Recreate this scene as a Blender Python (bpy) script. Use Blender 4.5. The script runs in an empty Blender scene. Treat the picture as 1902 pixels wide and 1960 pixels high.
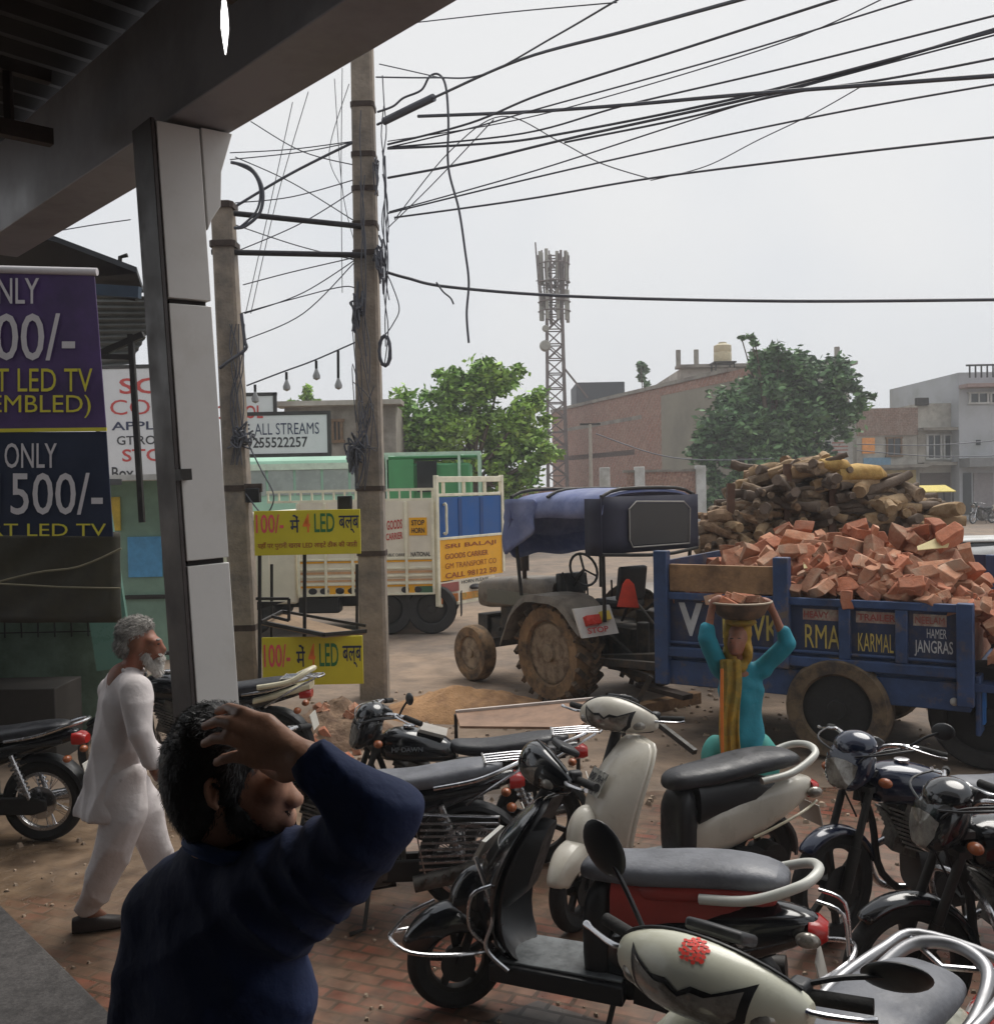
import bpy, math, random
import numpy as np
from mathutils import Vector as V, Matrix, noise
from math import sin, cos, pi
R = math.radians
random.seed(11)
SC = bpy.context.scene
COL = SC.collection
# ---------------------------------------------------------------- camera
CAM = V((0, 0, 2.5)); FP = 1902.0          # focal length in picture units, picture 1902 x 1960
_p, _r = R(1.5), 0.02
FW = V((0, cos(_p), -sin(_p))); _r0 = V((1, 0, 0)); _u0 = V((0, sin(_p), cos(_p)))
RX = _r0 * cos(_r) - _u0 * sin(_r); UX = _r0 * sin(_r) + _u0 * cos(_r)
cd = bpy.data.cameras.new('camera'); cam = bpy.data.objects.new('camera', cd); COL.objects.link(cam)
cd.sensor_fit = 'HORIZONTAL'; cd.sensor_width = 36; cd.lens = 36; cd.clip_end = 2000; cd.clip_start = .05
m = Matrix((RX, UX, -FW)).transposed().to_4x4(); m.translation = CAM; cam.matrix_world = m
SC.camera = cam
# ---------------------------------------------------------------- sky, sun, exposure
W = bpy.data.worlds.new("World"); SC.world = W; W.use_nodes = True
nt = W.node_tree; nt.nodes.clear()
def nd(t, typ, **kw):
    n = t.nodes.new(typ)
    for k, v in kw.items(): setattr(n, k, v)
    return n
SUN_EL, SUN_ROT = R(58), R(35)
sky = nd(nt, 'ShaderNodeTexSky', sky_type='NISHITA', sun_disc=False, sun_elevation=SUN_EL, sun_rotation=SUN_ROT, dust_density=4.0)
hs = nd(nt, 'ShaderNodeHueSaturation'); hs.inputs['Saturation'].default_value = .35
nt.links.new(sky.outputs[0], hs.inputs['Color'])
tc = nd(nt, 'ShaderNodeTexCoord'); nz = nd(nt, 'ShaderNodeTexNoise'); nz.inputs['Scale'].default_value = 1.6; nz.inputs['Detail'].default_value = 4
nt.links.new(tc.outputs['Generated'], nz.inputs['Vector'])
cr = nd(nt, 'ShaderNodeValToRGB'); cr.color_ramp.elements[0].position = .38; cr.color_ramp.elements[1].position = .62
cr.color_ramp.elements[0].color = (.69, .735, .80, 1); cr.color_ramp.elements[1].color = (.85, .855, .86, 1)
nt.links.new(nz.outputs['Fac'], cr.inputs[0])
ml = nd(nt, 'ShaderNodeVectorMath', operation='SCALE'); ml.inputs['Scale'].default_value = 7.05
nt.links.new(cr.outputs[0], ml.inputs[0])
mx = nd(nt, 'ShaderNodeMixRGB'); mx.inputs[0].default_value = .93
nt.links.new(hs.outputs[0], mx.inputs[1]); nt.links.new(ml.outputs[0], mx.inputs[2])
bg = nd(nt, 'ShaderNodeBackground'); bg.inputs[1].default_value = .105
nt.links.new(mx.outputs[0], bg.inputs[0])
wo = nd(nt, 'ShaderNodeOutputWorld'); nt.links.new(bg.outputs[0], wo.inputs[0])
sl = bpy.data.lights.new('sun', 'SUN'); sl.energy = 2.3; sl.angle = R(40); sl.color = (1, .96, .9)
so = bpy.data.objects.new('sun', sl); COL.objects.link(so)
sd = V((sin(SUN_ROT) * cos(SUN_EL), cos(SUN_ROT) * cos(SUN_EL), sin(SUN_EL)))
so.rotation_euler = sd.to_track_quat('Z', 'Y').to_euler()
SC.view_settings.view_transform = 'Standard'; SC.view_settings.look = 'None'
SC.view_settings.exposure = .45; SC.view_settings.gamma = 1
SC.cycles.max_bounces = 6; SC.cycles.transparent_max_bounces = 12
# ---------------------------------------------------------------- helpers
def P(x, y, d): return CAM + d * (FW + (x - 951) / FP * RX - (y - 980) / FP * UX)
def G(x, y, z=0.0):
    k = FW + (x - 951) / FP * RX - (y - 980) / FP * UX
    return CAM + k * ((z - CAM.z) / k.z)
def C(r, g, b):
    return tuple(((c / 255) / 12.92 if c < 10.3 else (((c / 255) + .055) / 1.055) ** 2.4) for c in (r, g, b))
MATS = {}
def mat(name, col=(.5, .5, .5), rough=.6, metal=0, var=.18, scale=6, col2=None, fac2=(.45, .62), s2=3, bump=0, bs=60, coat=0, emit=0, island=0, spec=.5, orand=0):
    if name in MATS: return MATS[name]
    M = bpy.data.materials.new(name); M.use_nodes = True; t = M.node_tree; b = t.nodes['Principled BSDF']
    L = t.links.new
    co = nd(t, 'ShaderNodeTexCoord')
    n1 = nd(t, 'ShaderNodeTexNoise'); n1.inputs['Scale'].default_value = scale; n1.inputs['Detail'].default_value = 6; n1.inputs['Roughness'].default_value = .65
    L(co.outputs['Object'], n1.inputs['Vector'])
    mr = nd(t, 'ShaderNodeMapRange'); mr.inputs[1].default_value = .3; mr.inputs[2].default_value = .7; mr.inputs[3].default_value = 1 - var; mr.inputs[4].default_value = 1 + var
    L(n1.outputs['Fac'], mr.inputs[0])
    src = None
    if col2:
        n2 = nd(t, 'ShaderNodeTexNoise'); n2.inputs['Scale'].default_value = s2; n2.inputs['Detail'].default_value = 8; n2.inputs['Roughness'].default_value = .7
        L(co.outputs['Object'], n2.inputs['Vector'])
        r2 = nd(t, 'ShaderNodeMapRange'); r2.inputs[1].default_value = fac2[0]; r2.inputs[2].default_value = fac2[1]
        L(n2.outputs['Fac'], r2.inputs[0])
        mi = nd(t, 'ShaderNodeMixRGB'); mi.inputs[1].default_value = (*col, 1); mi.inputs[2].default_value = (*col2, 1)
        L(r2.outputs[0], mi.inputs[0]); src = mi.outputs[0]
    vm = nd(t, 'ShaderNodeVectorMath', operation='SCALE'); L(mr.outputs[0], vm.inputs['Scale'])
    if src: L(src, vm.inputs[0])
    else: vm.inputs[0].default_value = col
    out = vm.outputs[0]
    if island:
        ge = nd(t, 'ShaderNodeNewGeometry'); m3 = nd(t, 'ShaderNodeMapRange'); m3.inputs[3].default_value = 1 - island; m3.inputs[4].default_value = 1 + island
        L(ge.outputs['Random Per Island'], m3.inputs[0])
        v2 = nd(t, 'ShaderNodeVectorMath', operation='SCALE'); L(out, v2.inputs[0]); L(m3.outputs[0], v2.inputs['Scale']); out = v2.outputs[0]
    if orand:
        oi = nd(t, 'ShaderNodeObjectInfo'); m4 = nd(t, 'ShaderNodeMapRange'); m4.inputs[3].default_value = 1 - orand; m4.inputs[4].default_value = 1 + orand
        L(oi.outputs['Random'], m4.inputs[0]); v3 = nd(t, 'ShaderNodeVectorMath', operation='SCALE'); L(out, v3.inputs[0]); L(m4.outputs[0], v3.inputs['Scale']); out = v3.outputs[0]
    L(out, b.inputs['Base Color'])
    b.inputs['Roughness'].default_value = rough; b.inputs['Metallic'].default_value = metal
    b.inputs['Specular IOR Level'].default_value = spec
    if coat: b.inputs['Coat Weight'].default_value = coat
    if emit: L(out, b.inputs['Emission Color']); b.inputs['Emission Strength'].default_value = emit
    if rough < .55:
        mr2 = nd(t, 'ShaderNodeMapRange'); mr2.inputs[1].default_value = .35; mr2.inputs[2].default_value = .75; mr2.inputs[3].default_value = rough * .8; mr2.inputs[4].default_value = min(1, rough * 1.6)
        L(n1.outputs['Fac'], mr2.inputs[0]); L(mr2.outputs[0], b.inputs['Roughness'])
    if bump:
        n3 = nd(t, 'ShaderNodeTexNoise'); n3.inputs['Scale'].default_value = bs; n3.inputs['Detail'].default_value = 5
        L(co.outputs['Object'], n3.inputs['Vector'])
        bp = nd(t, 'ShaderNodeBump'); bp.inputs['Strength'].default_value = bump; bp.inputs['Distance'].default_value = .02
        L(n3.outputs['Fac'], bp.inputs['Height']); L(bp.outputs[0], b.inputs['Normal'])
    MATS[name] = M
    return M
def brickmat(name, c1, c2, mortar, scale, bw=.5, rh=.25, ms=.02, dirt=None, coords='Object', rot=(0, 0, 0), bump=.4, rough=.8, mrough=None, dr=(.42, .66)):
    M = bpy.data.materials.new(name); M.use_nodes = True; t = M.node_tree; b = t.nodes['Principled BSDF']; L = t.links.new
    co = nd(t, 'ShaderNodeTexCoord'); mp = nd(t, 'ShaderNodeMapping'); mp.inputs['Rotation'].default_value = rot
    L(co.outputs[coords], mp.inputs['Vector'])
    bt = nd(t, 'ShaderNodeTexBrick'); L(mp.outputs[0], bt.inputs['Vector'])
    bt.inputs['Color1'].default_value = (*c1, 1); bt.inputs['Color2'].default_value = (*c2, 1); bt.inputs['Mortar'].default_value = (*mortar, 1)
    bt.inputs['Scale'].default_value = scale; bt.inputs['Mortar Size'].default_value = ms; bt.inputs['Brick Width'].default_value = bw; bt.inputs['Row Height'].default_value = rh
    n1 = nd(t, 'ShaderNodeTexNoise'); n1.inputs['Scale'].default_value = 1.1; n1.inputs['Detail'].default_value = 9; n1.inputs['Roughness'].default_value = .7
    L(co.outputs[coords], n1.inputs['Vector'])
    r1 = nd(t, 'ShaderNodeMapRange'); r1.inputs[1].default_value = dr[0]; r1.inputs[2].default_value = dr[1]; L(n1.outputs['Fac'], r1.inputs[0])
    mi = nd(t, 'ShaderNodeMixRGB'); L(bt.outputs['Color'], mi.inputs[1]); mi.inputs[2].default_value = (*(dirt or mortar), 1)
    ms_ = nd(t, 'ShaderNodeMath', operation='MULTIPLY'); L(r1.outputs[0], ms_.inputs[0]); ms_.inputs[1].default_value = .85; L(ms_.outputs[0], mi.inputs[0])
    n2 = nd(t, 'ShaderNodeTexNoise'); n2.inputs['Scale'].default_value = 9; n2.inputs['Detail'].default_value = 8; L(co.outputs[coords], n2.inputs['Vector'])
    r2 = nd(t, 'ShaderNodeMapRange'); r2.inputs[1].default_value = .3; r2.inputs[2].default_value = .7; r2.inputs[3].default_value = .65; r2.inputs[4].default_value = 1.35; L(n2.outputs['Fac'], r2.inputs[0])
    vm = nd(t, 'ShaderNodeVectorMath', operation='SCALE'); L(mi.outputs[0], vm.inputs[0]); L(r2.outputs[0], vm.inputs['Scale'])
    L(vm.outputs[0], b.inputs['Base Color'])
    r3 = nd(t, 'ShaderNodeMapRange'); r3.inputs[1].default_value = .4; r3.inputs[2].default_value = .62; r3.inputs[3].default_value = mrough or rough; r3.inputs[4].default_value = rough
    L(n1.outputs['Fac'], r3.inputs[0]); L(r3.outputs[0], b.inputs['Roughness'])
    bp = nd(t, 'ShaderNodeBump'); bp.inputs['Strength'].default_value = bump; bp.inputs['Distance'].default_value = .01; bp.invert = True
    L(bt.outputs['Fac'], bp.inputs['Height']); L(bp.outputs[0], b.inputs['Normal'])
    return M
def link(o, parent=None):
    COL.objects.link(o)
    if parent is not None: o.parent = parent
    return o
def tag(o, label=None, cat=None, group=None, kind=None):
    if label: o['label'] = label
    if cat: o['category'] = cat
    if group: o['group'] = group
    if kind: o['kind'] = kind
    return o
def thing(name, label, cat, loc=(0, 0, 0), rz=0, group=None, scale=1):
    o = bpy.data.objects.new(name, None); o.empty_display_size = .1; COL.objects.link(o)
    o.location = loc; o.rotation_euler = (0, 0, rz); o.scale = (scale,) * 3
    return tag(o, label, cat, group)
def kids(o): return [c for c in bpy.data.objects if c.parent == o]
def copy_tree(o, parent=None):
    c = o.copy(); COL.objects.link(c)
    if parent is not None: c.parent = parent
    for k in kids(o): copy_tree(k, c)
    return c
def crom(pts, n=6, closed=False):
    pts = [V(p) for p in pts]; out = []; N = len(pts)
    for i in range(N if closed else N - 1):
        a = pts[(i - 1) % N] if (closed or i > 0) else pts[0]
        b = pts[i]; c = pts[(i + 1) % N]
        d = pts[(i + 2) % N] if (closed or i < N - 2) else pts[-1]
        for k in range(n):
            t = k / n
            out.append(.5 * ((2 * b) + (c - a) * t + (2 * a - 5 * b + 4 * c - d) * t * t + (3 * b - a - 3 * c + d) * t ** 3))
    if not closed: out.append(pts[-1])
    return out
class MB:
    def __init__(s): s.v = []; s.f = []
    def add(s, vs, fs):
        o = len(s.v); s.v += [tuple(p) for p in vs]; s.f += [tuple(i + o for i in f) for f in fs]; return s
    def box(s, c, size, rot=None):
        c = V(c); h = V(size) / 2
        vs = [V((x, y, z)) for x in (-h.x, h.x) for y in (-h.y, h.y) for z in (-h.z, h.z)]
        if rot is not None: vs = [rot @ p for p in vs]
        return s.add([c + p for p in vs], [(0, 1, 3, 2), (4, 6, 7, 5), (0, 4, 5, 1), (2, 3, 7, 6), (0, 2, 6, 4), (1, 5, 7, 3)])
    def bar(s, a, b, w, h=None, up=(0, 0, 1)):
        a = V(a); b = V(b); d = (b - a); l = d.length; x = d / l; u = V(up)
        if abs(x.dot(u)) > .98: u = V((0, 1, 0))
        y = u.cross(x).normalized(); z = x.cross(y)
        return s.box((a + b) / 2, (l, w, h or w), Matrix((x, y, z)).transposed())
    def loft(s, rings, closed=False, cap=True):
        n = len(rings[0]); vs = [p for r in rings for p in r]; fs = []; N = len(rings)
        for i in range(N if closed else N - 1):
            j = (i + 1) % N
            for k in range(n):
                l = (k + 1) % n
                fs.append((i * n + k, i * n + l, j * n + l, j * n + k))
        if cap and not closed: fs += [tuple(range(n))[::-1], tuple((N - 1) * n + k for k in range(n))]
        return s.add(vs, fs)
    def tube(s, pts, r, n=8, closed=False, sm=0, flat=1):
        if sm: pts = crom(pts, sm, closed)
        pts = [V(p) for p in pts]; N = len(pts)
        rs = r if isinstance(r, (list, tuple)) else None
        rings = []; up = None
        for i, p in enumerate(pts):
            a = pts[(i - 1) % N] if (closed or i) else p
            b = pts[(i + 1) % N] if (closed or i < N - 1) else p
            t = (b - a).normalized()
            if up is None: up = V((0, 0, 1)) if abs(t.z) < .9 else V((0, 1, 0))
            up = (up - t * up.dot(t)).normalized(); q = t.cross(up)
            rr = rs[min(len(rs) - 1, int(round(i * (len(rs) - 1) / max(1, N - 1))))] if rs else r
            rings.append([p + (up * cos(2 * pi * k / n) * flat + q * sin(2 * pi * k / n)) * rr for k in range(n)])
        return s.loft(rings, closed)
    def cyl(s, a, b, r0, r1=None, n=16):
        a = V(a); b = V(b); r1 = r0 if r1 is None else r1; t = (b - a).normalized()
        up = V((0, 0, 1)) if abs(t.z) < .9 else V((1, 0, 0)); up = (up - t * up.dot(t)).normalized(); q = t.cross(up)
        return s.loft([[c + (up * cos(2 * pi * k / n) + q * sin(2 * pi * k / n)) * r for k in range(n)] for c, r in ((a, r0), (b, r1))])
    def lathe(s, prof, o=(0, 0, 0), axis=(0, 0, 1), n=24, closed=False):
        t = V(axis).normalized(); o = V(o); up = V((0, 0, 1)) if abs(t.z) < .9 else V((1, 0, 0)); up = (up - t * up.dot(t)).normalized(); q = t.cross(up)
        return s.loft([[o + t * h + (up * cos(2 * pi * k / n) + q * sin(2 * pi * k / n)) * max(r, 1e-4) for k in range(n)] for r, h in prof], closed)
    def loftx(s, st, n=20, ex=2.4):
        rings = []
        for a in st:
            x, zc, hw, hh = a[:4]; e = a[4] if len(a) > 4 and a[4] else ex; yc = a[5] if len(a) > 5 else 0; zs = a[6] if len(a) > 6 else 0
            ring = []
            for k in range(n):
                t = 2 * pi * k / n; cy, sz = cos(t), sin(t)
                yy = math.copysign(abs(cy) ** (2 / e), cy) * hw; zz = math.copysign(abs(sz) ** (2 / e), sz) * hh
                ring.append(V((x + zs * zz, yc + yy, zc + zz)))
            rings.append(ring)
        return s.loft(rings)
    def ell(s, c, r, rot=None, n=16, m=10):
        c = V(c); r = V(r) if hasattr(r, '__len__') else V((r, r, r)); rings = []
        for i in range(m + 1):
            ph = -pi / 2 + pi * i / m; cc = max(cos(ph), 1e-3)
            ring = [V((cc * cos(2 * pi * k / n) * r.x, cc * sin(2 * pi * k / n) * r.y, sin(ph) * r.z)) for k in range(n)]
            if rot is not None: ring = [rot @ p for p in ring]
            rings.append([c + p for p in ring])
        return s.loft(rings)
    def prism(s, outl, y0, y1):
        n = len(outl)
        return s.add([V((x, y0, z)) for x, z in outl] + [V((x, y1, z)) for x, z in outl],
                     [tuple(range(n)), tuple(range(2 * n - 1, n - 1, -1))] + [(i, i + n, (i + 1) % n + n, (i + 1) % n) for i in range(n)])
    def quad(s, a, b, c, d): return s.add([a, b, c, d], [(0, 1, 2, 3)])
    def slab(s, pts, t):          # polygon (world points) thickened along t
        n = len(pts); t = V(t); pts = [V(p) for p in pts]
        return s.add(pts + [p + t for p in pts], [tuple(range(n)), tuple(range(2 * n - 1, n - 1, -1))] + [(i, i + n, (i + 1) % n + n, (i + 1) % n) for i in range(n)])
    def xf(s, M): s.v = [tuple(M @ V(p)) for p in s.v]; return s
    def jit(s, a, sc=3, seed=0):
        o = V((seed * 7.3, seed * 3.1, seed * 1.7)); s.v = [tuple(V(p) + noise.noise_vector(V(p) * sc + o) * a) for p in s.v]; return s
    def build(s, name, m_, parent=None, bevel=0, sub=0, ang=38, flat=False, seg=2):
        me = bpy.data.meshes.new(name); me.from_pydata(s.v, [], s.f); me.validate()
        import bmesh
        bm = bmesh.new(); bm.from_mesh(me); bmesh.ops.recalc_face_normals(bm, faces=bm.faces); bm.to_mesh(me); bm.free()
        o = bpy.data.objects.new(name, me); link(o, parent); me.materials.append(m_)
        if not flat:
            me.polygons.foreach_set('use_smooth', [True] * len(me.polygons)); me.set_sharp_from_angle(angle=R(ang))
        if bevel:
            b = o.modifiers.new('bevel', 'BEVEL'); b.width = bevel; b.segments = seg; b.limit_method = 'ANGLE'; b.angle_limit = R(40)
        if sub:
            b = o.modifiers.new('sub', 'SUBSURF'); b.levels = sub; b.render_levels = sub
        return o
FONT_CACHE = {}
def text_mesh(txt, off=.0, shear=0):
    k = (txt, off, shear)
    if k in FONT_CACHE: return FONT_CACHE[k]
    cu = bpy.data.curves.new('t', 'FONT'); cu.body = txt; cu.size = 1; cu.offset = off; cu.shear = shear; cu.resolution_u = 3
    o = bpy.data.objects.new('t', cu); COL.objects.link(o)
    dg = bpy.context.evaluated_depsgraph_get(); me = o.evaluated_get(dg).to_mesh()
    vs = [v.co.copy() for v in me.vertices]; fs = [tuple(p.vertices) for p in me.polygons]
    o.evaluated_get(dg).to_mesh_clear(); bpy.data.objects.remove(o); bpy.data.curves.remove(cu)
    if not vs: return None
    x0 = min(v.x for v in vs); x1 = max(v.x for v in vs); y0 = min(v.y for v in vs); y1 = max(v.y for v in vs)
    FONT_CACHE[k] = ([((v.x - x0) / (x1 - x0), (v.y - y0) / (y1 - y0)) for v in vs], fs)
    return FONT_CACHE[k]
def text(mb, txt, o, ux, uz, w, h, nrm, off=.02, t=.004):
    r = text_mesh(txt, 0 if 'M' in txt else off)
    if not r: return mb
    vs, fs = r; o = V(o); ux = V(ux); uz = V(uz); q = V(nrm) * t
    return mb.add([o + ux * (a * w) + uz * (b * h) + q for a, b in vs], fs)
# -- signed-distance bodies: (a, b, ra, rb) limbs and ('e', c, radii, rot) ellipsoids melted into one skin
def sdf_mesh(prims, res, k=.02, disp=None, prims2=(), k2=.01, cut=None):
    n1_ = len(prims); kd = k; prims = list(prims) + list(prims2)
    lo = np.full(3, 1e9); hi = np.full(3, -1e9)
    for p in prims:
        if p[0] == 'e': c = np.array(p[1]); rr = max(p[2]); lo = np.minimum(lo, c - rr); hi = np.maximum(hi, c + rr)
        elif p[0] == 'p':
            rr = np.max(p[2]); q = np.array(p[1]); lo = np.minimum(lo, q.min(0) - rr); hi = np.maximum(hi, q.max(0) + rr)
        else:
            for c, rr in ((p[0], p[2]), (p[1], p[3])): c = np.array(c); lo = np.minimum(lo, c - rr); hi = np.maximum(hi, c + rr)
    lo -= 3 * res + k; hi += 3 * res + k
    N = np.ceil((hi - lo) / res).astype(int) + 1
    F = np.full(N, 0.0); F1 = None
    ax = [lo[i] + res * np.arange(N[i]) for i in range(3)]
    for ip, p in enumerate(prims):
        if ip == n1_: F1 = F; F = np.full(N, 0.0); k = k2
        if p[0] == 'e': c = np.array(p[1]); rr = max(p[2]) + 4 * k + 2 * res; l, h = c - rr, c + rr
        elif p[0] == 'p': q = np.array(p[1], float); rr = np.max(p[2]) + 4 * k + 2 * res; l, h = q.min(0) - rr, q.max(0) + rr
        else:
            a, b = np.array(p[0], float), np.array(p[1], float); rr = max(p[2], p[3]) + 4 * k + 2 * res; l, h = np.minimum(a, b) - rr, np.maximum(a, b) + rr
        i0 = np.maximum(0, np.floor((l - lo) / res).astype(int)); i1 = np.minimum(N, np.ceil((h - lo) / res).astype(int) + 1)
        X = np.stack(np.meshgrid(*[ax[i][i0[i]:i1[i]] for i in range(3)], indexing='ij'), -1)
        if p[0] == 'e':
            q = X - c
            if len(p) > 3 and p[3] is not None: q = q @ np.array(p[3])
            rad = np.array(p[2], float); kk = np.linalg.norm(q / rad, axis=-1); k2 = np.linalg.norm(q / rad ** 2, axis=-1)
            d = kk * (kk - 1) / np.maximum(k2, 1e-6)
        elif p[0] == 'p':
            d = None; Q = np.array(p[1], float)
            for si in range(len(Q) - 1):
                a, b = Q[si], Q[si + 1]; ab = b - a; t = np.clip(((X - a) @ ab) / max(ab @ ab, 1e-9), 0, 1); v = X - a - t[..., None] * ab
                ra, rb_ = p[2][si], p[2][si + 1]
                if hasattr(ra, '__len__'):
                    ts = t * t * (3 - 2 * t); ru = ra[0] + (rb_[0] - ra[0]) * ts; rw = ra[1] + (rb_[1] - ra[1]) * ts; vu = v @ np.array(p[3], float); vr = np.sqrt(np.maximum((v * v).sum(-1) - vu * vu, 0))
                    kk = np.sqrt((vu / ru) ** 2 + (vr / rw) ** 2); k2 = np.sqrt((vu / ru ** 2) ** 2 + (vr / rw ** 2) ** 2); dd = kk * (kk - 1) / np.maximum(k2, 1e-6)
                else: dd = np.linalg.norm(v, axis=-1) - (ra + (rb_ - ra) * t)
                d = dd if d is None else np.minimum(d, dd)
        else:
            ab = b - a; t = np.clip(((X - a) @ ab) / max(ab @ ab, 1e-9), 0, 1)
            d = np.linalg.norm(X - a - t[..., None] * ab, axis=-1) - (p[2] + (p[3] - p[2]) * t)
        F[i0[0]:i1[0], i0[1]:i1[1], i0[2]:i1[2]] += np.exp(np.clip(-d / k, -40, 40))
    F = -k * np.log(np.maximum(F, 1e-18))
    if F1 is not None:
        F1 = -kd * np.log(np.maximum(F1, 1e-18)); q_ = np.minimum(F, F1); F = q_ - kd * np.log(np.exp(-(F - q_) / kd) + np.exp(-(F1 - q_) / kd))
    if disp is not None:
        X = np.stack(np.meshgrid(*ax, indexing='ij'), -1); F = F + disp(X)
    if cut is not None: F = np.maximum(F, cut - np.stack(np.meshgrid(*ax, indexing='ij'), -1)[..., 2])
    S = F < 0
    n0, n1, n2 = [n - 1 for n in N]
    cnt = np.zeros((n0, n1, n2)); acc = np.zeros((n0, n1, n2, 3))
    cs = [(i, j, l) for i in (0, 1) for j in (0, 1) for l in (0, 1)]
    sub = lambda A, c: A[c[0]:c[0] + n0, c[1]:c[1] + n1, c[2]:c[2] + n2]
    for a in cs:
        for axd in range(3):
            if a[axd]: continue
            b = list(a); b[axd] = 1
            fa, fb = sub(F, a), sub(F, b); m_ = (fa < 0) != (fb < 0)
            t = np.where(m_, fa / np.where(np.abs(fa - fb) < 1e-12, 1e-12, fa - fb), 0)
            cnt += m_
            for e in range(3): acc[..., e] += np.where(m_, a[e] + (t if e == axd else 0), 0)
    act = cnt > 0; idx = np.full(cnt.shape, -1); idx[act] = np.arange(act.sum())
    cell = np.argwhere(act); vs = lo + res * (cell + acc[act] / cnt[act][:, None])
    fs = []
    for axd in range(3):
        o1, o2 = [(1, 2), (2, 0), (0, 1)][axd]
        sl_a = [slice(None)] * 3; sl_b = [slice(None)] * 3; sl_a[axd] = slice(0, -1); sl_b[axd] = slice(1, None)
        A, B = S[tuple(sl_a)], S[tuple(sl_b)]
        for flip, msk in ((False, A & ~B), (True, ~A & B)):
            e = np.argwhere(msk); e = e[(e[:, o1] > 0) & (e[:, o2] > 0) & (e[:, o1] < N[o1] - 1) & (e[:, o2] < N[o2] - 1)]
            q = []
            for d1, d2 in ((-1, -1), (0, -1), (0, 0), (-1, 0)):
                g = e.copy(); g[:, o1] += d1; g[:, o2] += d2; q.append(idx[g[:, 0], g[:, 1], g[:, 2]])
            q = np.stack(q, 1)
            if flip: q = q[:, ::-1]
            fs += q[(q >= 0).all(1)].tolist()
    mb = MB(); mb.v = [tuple(v) for v in vs.tolist()]; mb.f = [tuple(f) for f in fs]
    return mb
def wob(a, s, seed=0.0):
    def f(X):
        x, y, z = X[..., 0] * s + seed, X[..., 1] * s + seed * 1.7, X[..., 2] * s
        return a * (np.sin(x + 1.3 * np.sin(y * .8 + z * .5)) * np.sin(y * 1.1 + np.sin(z * .9)) + .6 * np.sin(2.1 * z + x * 1.4) * np.sin(1.7 * x + y * 1.9))
    return f
# ---------------------------------------------------------------- shared materials
M_steel = mat('dark_steel', C(58, 56, 54), .5, .6, .3, 12)
M_chrome = mat('chrome', C(190, 190, 192), .22, .95, .12, 14)
M_black = mat('black_plastic', C(24, 25, 28), .42, 0, .3, 18)
M_blackgloss = mat('black_gloss_paint', C(16, 18, 22), .16, 0, .2, 9, coat=.6)
M_rubber = mat('black_rubber', C(32, 31, 30), .85, 0, .3, 20, bump=.2)
M_cable = mat('cable_sheath', C(82, 84, 92), .6, 0, .2, 3)
M_glass = mat('window_dark', C(42, 46, 48), .15, 0, .3, 2)
# ================================================================ SETTING
M_road = mat('road_dirt', C(136, 116, 97), .85, 0, .32, 2.2, col2=C(106, 94, 84), s2=.22, fac2=(.42, .6), bump=.6, bs=9)
MB().quad((-195, 8.0, 0), (195, 8.0, 0), (195, 268, 0), (-195, 268, 0)).build('road', M_road)['kind'] = 'structure'
M_pave = brickmat('red_pavers', C(130, 64, 52), C(118, 88, 74), C(66, 52, 44), 2.6, .5, .25, .03, dirt=C(104, 82, 64), rot=(0, 0, R(24)), bump=.5, rough=.5, mrough=.25, dr=(.36, .56))
t = M_pave.node_tree; L = t.links.new; bs0 = t.nodes['Principled BSDF']; src = bs0.inputs['Base Color'].links[0].from_socket     # trodden earth spreads over the pavers towards the road
co = nd(t, 'ShaderNodeTexCoord'); sx = nd(t, 'ShaderNodeSeparateXYZ'); L(co.outputs['Object'], sx.inputs[0])
m1 = nd(t, 'ShaderNodeMath', operation='MULTIPLY_ADD'); L(sx.outputs[0], m1.inputs[0]); m1.inputs[1].default_value = -.5; L(sx.outputs[1], m1.inputs[2])
nn1 = nd(t, 'ShaderNodeTexNoise'); nn1.inputs['Scale'].default_value = 1.3; nn1.inputs['Detail'].default_value = 9; nn1.inputs['Roughness'].default_value = .72; L(co.outputs['Object'], nn1.inputs['Vector'])
m2 = nd(t, 'ShaderNodeMath', operation='MULTIPLY_ADD'); L(nn1.outputs['Fac'], m2.inputs[0]); m2.inputs[1].default_value = 5.5; L(m1.outputs[0], m2.inputs[2])
mr_ = nd(t, 'ShaderNodeMapRange'); mr_.inputs[1].default_value = 8.5; mr_.inputs[2].default_value = 10.6; L(m2.outputs[0], mr_.inputs[0])
nn2 = nd(t, 'ShaderNodeTexNoise'); nn2.inputs['Scale'].default_value = 5; nn2.inputs['Detail'].default_value = 9; L(co.outputs['Object'], nn2.inputs['Vector'])
cr_ = nd(t, 'ShaderNodeValToRGB'); cr_.color_ramp.elements[0].position = .3; cr_.color_ramp.elements[1].position = .7; cr_.color_ramp.elements[0].color = (*C(84, 68, 54), 1); cr_.color_ramp.elements[1].color = (*C(134, 112, 90), 1); L(nn2.outputs['Fac'], cr_.inputs[0])
mi_ = nd(t, 'ShaderNodeMixRGB'); L(mr_.outputs[0], mi_.inputs[0]); L(src, mi_.inputs[1]); L(cr_.outputs[0], mi_.inputs[2]); L(mi_.outputs[0], bs0.inputs['Base Color'])
MB().quad((-60, -12, 0), (60, -12, 0), (60, 8.0, 0), (-60, 8.0, 0)).build('forecourt', M_pave)['kind'] = 'structure'
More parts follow.
